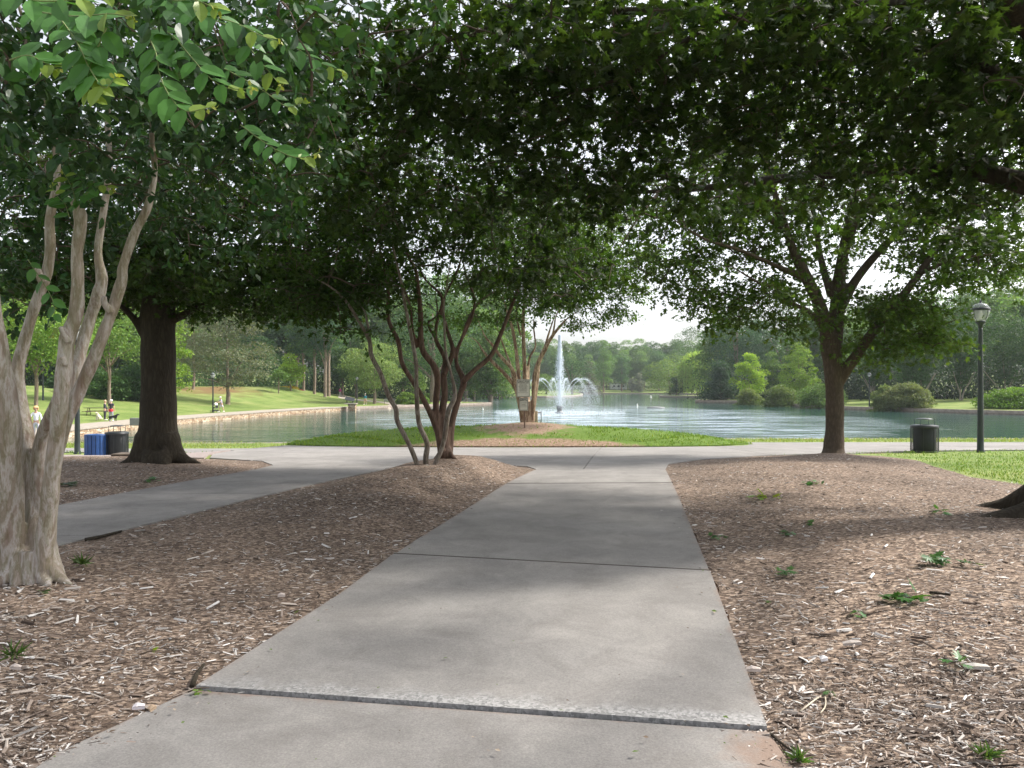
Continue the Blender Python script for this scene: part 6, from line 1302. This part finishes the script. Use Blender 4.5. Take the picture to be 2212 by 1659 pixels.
    V = [pel+np.array([0, 0, .05]), pel+np.array([0, 0, -.03])]; Rr = [(.145, .118), (.15, .12)]; E = [(0, 1)]
    for sd in (-1, 1):
        hp, kn, an, to = LG[sd]; b = len(V)
        if legs == 'long': V += [hp, kn, an]; Rr += [.108, .078, .060]; E += [(1, b), (b, b+1), (b+1, b+2)]
        else: V += [hp, kn+np.array([0, 0, .05])]; Rr += [.112, .088]; E += [(1, b), (b, b+1)]
    skin('trousers' if legs == 'long' else 'shorts', V, E, Rr, bmx, t)
    for sd in (-1, 1):
        hp, kn, an, to = LG[sd]; m_ = MB(); m_.tube([an+np.array([0, -.06, -.03]), an+np.array([0, 0, -.03]), to+np.array([0, 0, 0]), to+np.array([0, .06, -.005])], [.035, .048, .045, .025], sides=8, sub=3); m_.build('shoe', cm('shoe_%d' % int(shoes[0]*1000), shoes), t)
    if wrap is not None:
        m_ = MB(); m_.lathe([(.165, .78), (.175, .86), (.165, .98), (.155, 1.0)], sides=18, cap=False); m_.build('tied_jacket', cm('tied_jacket', wrap), t)
    return t
def dog(label, X, D, z, h, rz, col, pose='stand', curly=False):
    t = empty('dog', (X, D, z), label, 'dog', rz=rz); s = h/.6; t.scale = (s, s, s); mt = cm('dogfur_%d' % int(col[0]*1000), col)
    if pose == 'stand':
        V = [(0, -.30, .42), (0, -.12, .40), (0, .12, .40), (0, .28, .42), (0, .38, .54), (0, .46, .60), (0, .56, .58), (0, .66, .56)]; Rr = [.10, .10, .125, .13, .08, .085, .06, .035]; E = [(i, i+1) for i in range(7)]
        for sx_ in (-.08, .08):
            b = len(V); V += [(sx_, -.32, .36), (sx_, -.24, .24), (sx_, -.36, .15), (sx_, -.33, .03), (sx_, -.27, .015)]; Rr += [.075, .045, .025, .022, .025]; E += [(0, b), (b, b+1), (b+1, b+2), (b+2, b+3), (b+3, b+4)]
            b = len(V); V += [(sx_, .27, .32), (sx_, .25, .20), (sx_, .27, .03), (sx_, .32, .015)]; Rr += [.06, .036, .024, .026]; E += [(3, b), (b, b+1), (b+1, b+2), (b+2, b+3)]
        b = len(V); V += [(0, -.42, .40), (0, -.52, .32), (0, -.56, .22)]; Rr += [.03, .022, .015]; E += [(0, b), (b, b+1), (b+1, b+2)]; hy, hz = .46, .62
    else:
        V = [(0, -.18, .14), (0, -.10, .26), (0, .02, .40), (0, .06, .50), (0, .10, .60), (0, .18, .60), (0, .27, .57)]; Rr = [.14, .15, .13, .09, .10, .07, .045]; E = [(i, i+1) for i in range(6)]
        for sx_ in (-.09, .09):
            b = len(V); V += [(sx_*1.3, -.02, .14), (sx_*1.3, .04, .04)]; Rr += [.08, .04]; E += [(0, b), (b, b+1)]
            b = len(V); V += [(sx_*.7, .10, .28), (sx_*.7, .13, .12), (sx_*.7, .15, .02)]; Rr += [.05, .035, .035]; E += [(2, b), (b, b+1), (b+1, b+2)]
        b = len(V); V += [(0, -.32, .06), (0, -.42, .10)]; Rr += [.04, .03]; E += [(0, b), (b, b+1)]; hy, hz = .10, .62
    skin('body', V, E, Rr, mt, t)
    for sx_ in (-1, 1):
        m_ = MB(); m_.tube([(sx_*.05, hy-.02, hz+.03), (sx_*.085, hy-.01, hz+.0), (sx_*.09, hy, hz-.06)], [.012, .028, .012], sides=6, sub=3); m_.build('ear', mt, t)
    return t
def at(px, D): q = on_ground(px, D, 0.03); return q
q = at(78, 41.0); q[2] = P(78, 880, 41)[2]-1.66
person('person with curly blonde hair and white shirt, seen through the pale crape myrtle fork', q[0], 41, q[2], 1.66, R(200), (.72, .42, .20), (.80, .80, .84), (.5, .5, .55), 'long', armL=(.2, .3, .5), armR=(.3, .4, .8), hairlong=True)
zz = -1.37
person('person dressed in black facing another walker on the lakeside path', P(226.5, 0, 66)[0], 66, zz, 1.70, R(-75), (.62, .42, .28), (.02, .025, .035), (.02, .022, .03), 'long', armL=(.2, .1, .3), armR=(.3, .2, .4), shoes=(.6, .6, .6))
person('white-haired person in a dark tee with a red jacket tied at the waist', P(240, 0, 65)[0], 65, zz, 1.76, R(5), (.78, .76, .74), (.035, .035, .05), (.33, .34, .40), 'short', armL=(.1, .15, .2), armR=(.1, .12, .1), wrap=(.55, .03, .04))
dog('fluffy cream dog sitting on the lakeside path beside the couple', P(212, 0, 66.5)[0], 66.5, zz, .62, R(150), (.62, .56, .45), 'sit')
dog('black dog standing behind the couple with its head lowered to the right', P(244, 0, 64.3)[0], 64.3, zz, .56, R(-100), (.015, .015, .017))
person('person in a white cap and grey tee pushing a stroller', P(478.5, 0, 87.5)[0], 87.5, -1.37, 1.72, R(150), None, (.42, .40, .50), (.60, .56, .62), 'short', 'short', armL=(.75, .05, .55), armR=(.75, .05, .55), stride=.35, lean=.25, cap=(.85, .85, .86), shoes=(.85, .85, .85))
person('person in a teal jacket and tan shorts walking on the far park path', P(789, 0, 124)[0], 124, at(789, 124)[2], 1.74, R(170), None, (.02, .22, .30), (.50, .30, .20), 'long', 'short', armL=(.2, .1, .3), armR=(-.2, .1, .2), stride=.3, cap=(.5, .5, .45))
person('person in a magenta top and pale trousers walking away on the far path', P(735, 0, 161)[0], 161, at(735, 161)[2], 1.74, R(0), (.45, .25, .2), (.55, .04, .28), (.55, .5, .5), 'long', armL=(.1, .15, .3), armR=(.1, .15, .3), stride=.2)
person('distant person in white walking under the tall trees left of the magenta walker', P(717, 0, 175)[0], 175, at(717, 175)[2], 1.74, R(30), (.1, .07, .05), (.6, .6, .6), (.35, .3, .3), 'short', stride=.3)
q = P(2191, 838, 104); person('person in a pale blue shirt, head and shoulders showing over the bright juniper', q[0], 104, q[2]-1.78, 1.78, R(5), (.10, .06, .04), (.22, .36, .62), (.08, .09, .12), 'short')
person('tiny person in white beside the willow trunk on the peninsula', P(1520, 0, 258)[0], 258, at(1520, 258)[2], 1.75, R(60), (.2, .15, .1), (.8, .8, .8), (.7, .7, .7), 'short')
# stroller
q = P(465.5, 0, 87.0); t = empty('stroller', (q[0], 87.0, -1.37), 'grey and white pushchair in front of the person with the cap', 'stroller', rz=R(150))
m_ = MB(); m_.tube([(-.22, -.35, .12), (-.22, .05, .45), (-.22, -.45, 1.0), (.22, -.45, 1.0), (.22, .05, .45), (.22, -.35, .12)], .014, sides=6, sub=1); m_.tube([(-.22, .42, .12), (-.22, .05, .45)], .014, sides=6, sub=1); m_.tube([(.22, .42, .12), (.22, .05, .45)], .014, sides=6, sub=1); m_.build('frame', M['black'], t)
m_ = MB(); m_.box((0, .05, .52), (.40, .5, .10), bev=.02); m_.box((0, -.18, .70), (.40, .08, .42), bev=.02); m_.build('seat', M['black'], t)
m_ = MB(); m_.box((0, .02, .2), (.36, .5, .16), bev=.02); m_.build('basket', M['black'], t)
bm = bmesh.new(); bmesh.ops.create_uvsphere(bm, u_segments=16, v_segments=10, radius=.28); vs = np.array([v.co[:] for v in bm.verts]); fs = [[v.index for v in f.verts] for f in bm.faces if f.calc_center_median().z > -.02 and f.calc_center_median().y < .16]; bm.free(); m_ = MB(); m_.add(vs*np.array([.85, 1.1, 1])+np.array([0, -.02, .80]), fs); m_.build('canopy', M['float'], t)
for (x, y, r_) in ((-.25, -.35, .13), (.25, -.35, .13), (-.25, .42, .10), (.25, .42, .10)):
    m_ = MB(); n_ = 16; m_.tube([(x, y+math.cos(a)*r_, r_+math.sin(a)*r_) for a in np.linspace(0, 2*PI, n_)], .018, sides=6, sub=1, cap=False); m_.tube([(x-.01, y, r_), (x+.01, y, r_)], .02, sides=6, sub=1)
    for a in range(5): m_.tube([(x, y, r_), (x, y+math.cos(a*1.257)*r_, r_+math.sin(a*1.257)*r_)], .004, sides=4, sub=1)
    m_.build('wheel', M['black'], t)
# ---------------------------------------------------------------- litter on the ground: chips, blades, sprigs
M['chips'] = attr_mat('wood_chips', .85, .2); M['blade'] = leaf_mat('grass_blade', .35, tint=(1.2, 1.25, .5), gloss=.2)
def scatter(n, ymin, ymax, region, seed, xm=300):
    """points on the ground, denser near the path the way litter shows"""
    rs = np.random.RandomState(seed); px = -xm+rs.rand(n)*(2212+2*xm); py = ymin+(ymax-ymin)*rs.rand(n); D = 1.5*F/(py-HY); x = (px-CX)/F*D
    for _ in range(4): z = ground(x, D); D = (CH-z)*F/(py-HY); x = (px-CX)/F*D
    ok = region(x, D); x, D = x[ok], D[ok]; return x, D, ground(x, D)
def beds(x, y):
    j = .06*(fbm(x*4, y*4, 9)-.3)+np.random.RandomState(2).rand(len(x))**5*.28*(fbm(x*1.5, y*1.5, 19) > .42)
    m_ = np.zeros(x.shape, bool)
    for b in (BED_M, BED_R, BED_L): m_ |= inside(b, x, y) | (pdist(b, x, y) < j)
    return m_ | ((((x-.5)/3.2)**2+((y-25.8)/1.9)**2 < 1) & (vnoise(x*3, y*3, 4) > .4))
def chips(n, seed, s0, s1, py0, py1, name):
    x, y, z = scatter(n, py0, py1, beds, seed); k = len(x); rs = np.random.RandomState(seed+1)
    clump = fbm(x*1.1, y*1.1, 21); keep = rs.rand(k) < np.clip(.35+1.3*(clump-.25), .25, 1); x, y, z = x[keep], y[keep], z[keep]; k = len(x)
    Ln = (s0+(s1-s0)*rs.rand(k)**3.2)*(1+0.02*np.maximum(y-5, 0)); Wd = Ln*(.06+.24*rs.rand(k)**1.3); Wd = np.clip(Wd, .0035, .02*(1+.03*y)); a = rs.randn(k)*.8+(rs.rand(k) < .35)*rs.rand(k)*PI; tl = rs.randn(k)*.16; rl = rs.randn(k)*.45
    d = np.stack([np.cos(a)*np.cos(tl), np.sin(a)*np.cos(tl), np.sin(tl)], 1); up = np.array([0, 0, 1.0])[None]; sdv = np.cross(up, d); sdv /= np.linalg.norm(sdv, axis=1, keepdims=True); nn = np.cross(d, sdv); s2 = sdv*np.cos(rl)[:, None]+nn*np.sin(rl)[:, None]; nn = np.cross(d, s2)
    c = np.stack([x, y, z+.014+.014*rs.rand(k)], 1); th = .35*Wd
    tm = np.array([(-.5, -.45, 0), (.42, -.5, 0), (.5, .0, 0), (.38, .5, 0), (-.5, .35, 0), (-.42, 0, 1), (.40, .02, 1)])
    V = c[:, None]+tm[None, :, 0:1]*Ln[:, None, None]*d[:, None]+tm[None, :, 1:2]*Wd[:, None, None]*s2[:, None]+tm[None, :, 2:3]*th[:, None, None]*nn[:, None]
    Fc = np.array([(0, 1, 6, 5), (1, 2, 6, 6), (2, 3, 6, 6), (3, 4, 5, 6), (4, 0, 5, 5)]); T3 = np.array([(0, 1, 6), (0, 6, 5), (1, 2, 6), (2, 3, 6), (3, 4, 5), (3, 5, 6), (4, 0, 5)])
    Fa = (T3[None]+(np.arange(k)*7)[:, None, None]).reshape(-1, 3)
    pal = np.array([(.060, .044, .035), (.110, .082, .065), (.17, .13, .105), (.26, .21, .178), (.36, .31, .27), (.47, .43, .395), (.60, .575, .55)]); pw = np.array([.16, .21, .19, .17, .13, .10, .04])
    ci = rs.choice(7, k, p=pw/pw.sum()); big = (Ln > s0+.55*(s1-s0)); ci = np.where(big & (rs.rand(k) < .6), np.minimum(ci+2, 6), ci); col = pal[ci]*(.8+.4*rs.rand(k, 1))
    return V.reshape(-1, 3), Fa, np.repeat(col, 7, axis=0)
def merge(parts):
    o = 0; Vs, Fs, Cs = [], [], []
    for V, Fa, C in parts: Vs.append(V); Fs.append(Fa+o); Cs.append(C); o += len(V)
    return np.vstack(Vs), np.vstack(Fs), np.vstack(Cs)
V, Fa, C = merge([chips(150000, 1, .010, .055, 985, 1900, 'a'), chips(60000, 5, .012, .05, 930, 1120, 'c'), chips(9000, 9, .035, .12, 1120, 1900, 'b')])
tag(fast_mesh('bark_mulch', V, Fa, M['chips'], col=C), kind='stuff')
def on_path(x, y):
    return (inside(MAIN, x, y) | inside([(-6.35, 6.5), (-4.4, 6.5), (-2.6, 13), (0, 15), (2.8, 14.2), (8, 20), (12, 24), (-12, 26), (-8, 19), (-4.8, 15)], x, y)) & ~beds(x, y)
def crumbs():
    x, y, z = scatter(5200, 965, 1900, on_path, 55); rs = np.random.RandomState(56); k = len(x); e = np.minimum(pdist(BED_M, x, y), pdist(BED_R, x, y)); keep = rs.rand(k) < .04+.9*np.exp(-e/.10); x, y = x[keep], y[keep]; k = len(x); z = land(x, y)+.05
    s = .006+.016*rs.rand(k)**3*(1+.04*y); a = rs.rand(k)*6.28; d = np.stack([np.cos(a), np.sin(a), 0*a], 1); nn = np.tile([0, 0, 1.0], (k, 1))+rs.randn(k, 3)*.2
    V, Fa, C = leaf_arrays('quad', np.stack([x, y, z], 1), d, nn, s*1.6, np.array([(.10, .07, .05), (.2, .15, .11), (.34, .28, .22), (.10, .15, .04)])[rs.randint(0, 4, k)])
    tag(fast_mesh('leaf_litter', V, Fa, M['chips'], col=C), kind='stuff')
crumbs()
# crumbs of soil and mulch strayed onto the slabs
def blades(region, n, py0, py1, seed, h0, h1, col, w=.0045, xm=300):
    x, y, z = scatter(n, py0, py1, region, seed, xm); k = len(x); rs = np.random.RandomState(seed+3); h = (h0+(h1-h0)*rs.rand(k))*(.6+.8*fbm(x*1.3, y*1.3, 8)); a = rs.rand(k)*6.28; ww = w*(1+.06*y)
    ld = np.stack([np.cos(a), np.sin(a), 0*a], 1); b = np.stack([x, y, z+.03], 1); sdv = np.stack([-np.sin(a+.8), np.cos(a+.8), 0*a], 1)*ww[:, None]; lean = (.25+.5*rs.rand(k))*h
    V = np.stack([b-sdv, b+sdv, b+sdv*.7+ld*lean[:, None]*.35+np.array([0, 0, 1])*h[:, None]*.6, b-sdv*.7+ld*lean[:, None]*.35+np.array([0, 0, 1])*h[:, None]*.6, b+ld*lean[:, None]+np.array([0, 0, 1])*h[:, None]], 1)
    Fc = np.array([(0, 1, 2), (0, 2, 3), (3, 2, 4)]); Fa = (Fc[None]+(np.arange(k)*5)[:, None, None]).reshape(-1, 3); cc = vary(col, k, rs, .3); dry = rs.rand(k) < .12; cc[dry] = cc[dry]*np.array([1.7, 1.25, 1.3])
    return V.reshape(-1, 3), Fa, np.repeat(np.clip(cc, 0, 1), 5, axis=0)
def reg_isl(x, y):
    r = np.sqrt(((x-ISL_C[0])/ISL_R[0])**2+((y-ISL_C[1])/ISL_R[1])**2)
    s_ = np.minimum(np.sqrt(((x-.5)/1.8)**2+((y-27.0)/2.1)**2), np.sqrt(((x-.5)/5.2)**2+((y-24.4)/.6)**2))+(fbm(x*1.3, y*1.3, 31)-.5)*1.2
    return (r < 1) & ((s_ > 1) | (np.random.RandomState(1).rand(len(x)) < .13))
def reg_lawn(x, y):
    c = inside(CROSS, x, y); b = inside(BED_R, x, y) | inside(BED_L, x, y) | inside(BED_M, x, y) | inside(MAIN, x, y); near_r = (x > 6) & (y < 25.5) & ~c & ~b
    return near_r
def reg_strip(x, y): return (y > 31) & (y < 37.2) & ~inside(CROSS, x, y) & (x > -26) & (((x-ISL_C[0])/ISL_R[0])**2+((y-ISL_C[1])/ISL_R[1])**2 > 1)
def reg_left(x, y): return inside([(-40, 24.5), (-14, 24.8), (-12.3, 25.1), (-9.4, 25.2), (-11.5, 26.5), (-15, 27.1), (-24, 27.5), (-44, 28.4)], x, y)
GC = (0.14, 0.225, 0.045)
V, Fa, C = merge([blades(reg_isl, 110000, 915, 972, 3, .03, .10, (0.14, 0.235, 0.035)), blades(reg_lawn, 90000, 960, 1130, 4, .02, .05, GC, w=.0035), blades(reg_strip, 60000, 938, 965, 6, .04, .09, (0.22, .28, .08)), blades(reg_left, 30000, 965, 1000, 7, .05, .10, GC)])
tag(fast_mesh('grass', V, Fa, M['blade'], col=C), kind='stuff')
# oak sprigs, weeds, sticks and pale litter one can pick out
def sprig(label, px, py, s, nl, col, seed, kind='lobed'):
    if kind == 'lobed': s *= .85
    D = 1.5*F/(py-HY)
    for _ in range(4): D = (CH-gz((px-CX)/F*D, D)-.02)*F/(py-HY)
    X = (px-CX)/F*D; t = empty('oak_sprig' if kind == 'lobed' else 'weed', (X, D, gz(X, D)+.02), label, 'leaf sprig' if kind == 'lobed' else 'weed', 'green litter on the mulch'); rs = np.random.RandomState(seed)
    pos = rs.randn(nl, 3)*np.array([s*.35, s*.25, 0]); pos[:, 2] = .02+.05*rs.rand(nl)*s*4
    if kind == 'lobed': d = rs.randn(nl, 3)*np.array([1, 1, .25]); nn = rs.randn(nl, 3)*.35+np.array([0, 0, 1]); sz = s*(.5+.3*rs.rand(nl)); k = 'lobed'
    else: pos *= .3; d = rs.randn(nl, 3)*np.array([1, 1, .3])+np.array([0, 0, .9]); nn = rs.randn(nl, 3); sz = s*(.6+.5*rs.rand(nl)); k = 'blade'
    V, Fa, C = leaf_arrays(k, pos, d, nn, sz, vary(col, nl, rs, .25)); fast_mesh('leaves', V, Fa, M['leaf_near'], col=C*.8, parent=t)
    mb_ = MB(); mb_.tube([(-s*.6, -.02, .02), (0, 0, .03), (s*.5, .03, .02)], [.004, .004, .002], sides=5); mb_.build('stem', M['twig'], t)
SG = (.07, .17, .045)
def conv(cx, cy): return (2600+cx*.798)/1.8228, (1700+cy*.798)/1.8228
for i, (cx, cy, s, n_, lb) in enumerate([(1385, 655, .20, 14, 'largest green oak sprig lying on the mulch below the root flare'), (1505, 662, .13, 5, 'small oak sprig just right of the largest one'), (1245, 838, .24, 12, 'long wilted oak sprig with pointed leaves in the middle of the right mulch'), (620, 708, .14, 9, 'dark green sprig near the path edge in the right mulch'), (620, 510, .15, 8, 'sprig above the dark green one near the path edge'), (725, 462, .14, 6, 'upper sprig of the two in the shade band of the right mulch'), (262, 527, .12, 8, 'small tuft of leaves nearest the path edge'), (935, 912, .12, 5, 'pale sprig left of the long wilted sprig'), (545, 860, .09, 3, 'single oak leaf near the path in the right mulch'), (1360, 402, .17, 6, 'sprig lit by the sun near the root flare'), (1450, 1165, .13, 4, 'leaf cluster near the right border low down'), (760, 262, .20, 8, 'far sprig near the oak foot'), (515, 330, .25, 8, 'yellow-green sprigs in the sunlit mulch left part'), (820, 1305, .09, 3, 'blue-green leaf by the forked straw')]):
    a_, b_ = conv(cx, cy); sprig(lb, a_, b_, s, n_, SG if i != 12 else (.2, .28, .05), 300+i)
for i, (px, py, s, n_, lb) in enumerate([(175, 1222, .11, 34, 'thin grass tuft right of the pale tree base'), (1730, 1650, .07, 30, 'grass tuft at the bottom edge right of the slab corner'), (2130, 1640, .08, 34, 'bright weed in the bottom right corner'), (30, 1420, .10, 24, 'small yellowish weed at the left border')]):
    sprig(lb, px, py, s, n_, (.11, .19, .05), 400+i, 'weed')
for i, (px, py, lb) in enumerate([(90, 1285, 'broad-leaved sprig in front of the pale tree base'), (645, 1328, 'single oak leaf on the left edge of the path'), (325, 1418, 'bright yellow-green leaf in the left mulch'), (330, 1040, 'leaf sprig in the shaded bed under the thick oak'), (150, 1050, 'leafy patch in the shaded bed left of the thick oak'), (430, 1500, 'tiny green sprig at the broken slab joint')]):
    sprig(lb, px, py, .09 if i not in (3, 4) else .22, [7, 1, 1, 9, 16, 3][i], [SG, (.16, .26, .08), (.26, .42, .03), SG, (.05, .10, .03), (.16, .3, .05)][i], 430+i)
def stick(label, pts, r, mat, cat='stick', name='fallen_stick', g='fallen sticks'):
    w_ = []
    for px, py in pts:
        D = 1.5*F/(py-HY)
        for _ in range(4): D = (CH-gz((px-CX)/F*D, D)-.02)*F/(py-HY)
        X = (px-CX)/F*D; w_.append((X, D, gz(X, D)+.03))
    o = MB().tube(w_, np.linspace(r, r*.7, len(w_)), sides=8, sub=3, lump=.12).build(name, mat); tag(o, label, cat, g)
stick('dark broken stick lying along the left corner of the lifted slab', [(415, 1486), (424, 1462), (440, 1440)], .013, M['bark_dark'])
stick('long thin dark twig at the right corner of the lifted slab', [(1665, 1590), (1690, 1612), (1722, 1635)], .006, M['bark_dark'])
stick('grey stick below the long wilted sprig', [conv(1000, 905), conv(1060, 885), conv(1130, 870)], .011, M['bark_far'])
stick('dark stick right of the long wilted sprig', [conv(1330, 800), conv(1380, 805), conv(1430, 812)], .011, M['bark_dark'])
stick('pale bent straw near the slab corner', [conv(690, 1390), conv(800, 1310), conv(815, 1360), conv(790, 1400)], .004, M['boxbeige'])
stick('dark wet branch at the edge of the left walk', [(185, 1168), (215, 1162), (262, 1150)], .02, M['bark_dark'])
def scrap(label, px, py, l, w_, col, rz):
    D = 1.5*F/(py-HY)
    for _ in range(4): D = (CH-gz((px-CX)/F*D, D)-.02)*F/(py-HY)
    X = (px-CX)/F*D; mb_ = MB(); c, s = math.cos(rz), math.sin(rz)
    V = [(-.5*l, -.4*w_, 0), (-.1*l, -.55*w_, .006), (.5*l, -.25*w_, .004), (.45*l, .35*w_, .008), (0, .5*w_, .0), (-.48*l, .3*w_, .006), (-.1*l, 0, .018), (-.5*l, -.4*w_, -.012), (.5*l, -.25*w_, -.012), (0, .5*w_, -.012)]
    V = [(x*c-y*s, x*s+y*c, z) for x, y, z in V]; mb_.add(V, [(0, 1, 6), (1, 2, 6), (2, 3, 6), (3, 4, 6), (4, 5, 6), (5, 0, 6), (0, 7, 8, 2), (2, 8, 9, 3), (5, 9, 7, 0)], smooth=False)
    o = mb_.build('wood_scrap', cm('scrap_%d' % int(col[0]*1000), col), None, (X, D, gz(X, D)+.035)); tag(o, label, 'wood scrap', 'pale scraps on the ground')
scrap('crumpled white scrap at the left path edge below the lifted slab', 300, 1533, .055, .018, (.72, .66, .68), .1); scrap('curled tan husk touching the white scrap', 328, 1536, .04, .03, (.30, .22, .15), 1.2)
scrap('large pale wood splinter at the left border of the mulch', 35, 1447, .07, .02, (.55, .47, .42), -.25); scrap('white chip in the left mulch beside the lower bark litter', 608//1, 1290//1, .05, .02, (.55, .48, .4), .2)
a_, b_ = conv(460, 1185); scrap('pale flat splinter beside the right path edge', a_, b_, .075, .022, (.55, .43, .33), -.2)
a_, b_ = conv(945, 1055); scrap('long grey wood shard in the right mulch', a_, b_, .11, .022, (.36, .32, .29), .1)
a_, b_ = conv(805, 1132); scrap('small white lump in the right mulch', a_, b_, .045, .028, (.62, .60, .60), .3)
a_, b_ = conv(1560, 1172); scrap('grey-white bark flake near the right border', a_, b_, .12, .03, (.45, .42, .38), -.2)
# ================================================================= world, sun, camera
w = bpy.data.worlds.new("World"); scene.world = w; w.use_nodes = True
nt = w.node_tree; nt.nodes.clear()
SUN_EL, SUN_AZ = R(48), R(75)      # azimuth measured from +Y towards +X
sky = nt.nodes.new('ShaderNodeTexSky'); sky.sky_type = 'NISHITA'; sky.sun_disc = False; sky.sun_elevation = SUN_EL; sky.sun_rotation = SUN_AZ
sky.air_density = 1.0; sky.dust_density = 4.0; sky.ozone_density = 1.0; sky.altitude = 200
hs = nt.nodes.new('ShaderNodeHueSaturation'); hs.inputs['Saturation'].default_value = 0.28; hs.inputs['Value'].default_value = 1.0
bg = nt.nodes.new('ShaderNodeBackground'); bg.inputs['Strength'].default_value = 0.15
wo = nt.nodes.new('ShaderNodeOutputWorld')
nt.links.new(sky.outputs[0], hs.inputs['Color']); nt.links.new(hs.outputs[0], bg.inputs['Color']); nt.links.new(bg.outputs[0], wo.inputs['Surface'])
sl = bpy.data.lights.new('sun', 'SUN'); sl.energy = 2.9; sl.angle = R(4.5); sl.color = (1.0, 0.95, 0.87)
so = bpy.data.objects.new('sun', sl); COL.objects.link(so)
sd = Vector((math.sin(SUN_AZ)*math.cos(SUN_EL), math.cos(SUN_AZ)*math.cos(SUN_EL), math.sin(SUN_EL)))
so.rotation_euler = (-sd).to_track_quat('-Z', 'Y').to_euler(); so.location = (20, 10, 40)
cam = bpy.data.cameras.new('camera'); co = bpy.data.objects.new('camera', cam); COL.objects.link(co); scene.camera = co
cam.sensor_width = 36; cam.lens = 36*F/2212; cam.clip_end = 3000; cam.clip_start = 0.05
co.location = (0, 0, CH); co.rotation_euler = (R(90), 0, 0); cam.shift_y = (HY-829.5)/2212
scene.view_settings.view_transform = 'Standard'; scene.view_settings.look = 'None'; scene.view_settings.gamma = 1; scene.view_settings.exposure = 1.1
scene.view_settings.use_curve_mapping = False
cy = scene.cycles
cy.max_bounces = 8; cy.diffuse_bounces = 4; cy.glossy_bounces = 3; cy.transmission_bounces = 6; cy.transparent_max_bounces = 8
cy.use_denoising = True
try: cy.denoiser = 'OPENIMAGEDENOISE'
except Exception: pass
if True:
    mb = MB(); mb.box((60, 245, 41.5), (860, 590, 113)); hz = mb.build('haze', []); hz['kind'] = 'stuff'
    m, nt, out = new_mat('air'); v = N(nt, 'ShaderNodeVolumePrincipled'); v.inputs['Color'].default_value = (0.86, 0.92, 1.0, 1); v.inputs['Density'].default_value = 0.00020; v.inputs['Anisotropy'].default_value = 0.2
    L(nt, v, 'Volume', out, 'Volume'); hz.data.materials.append(m)
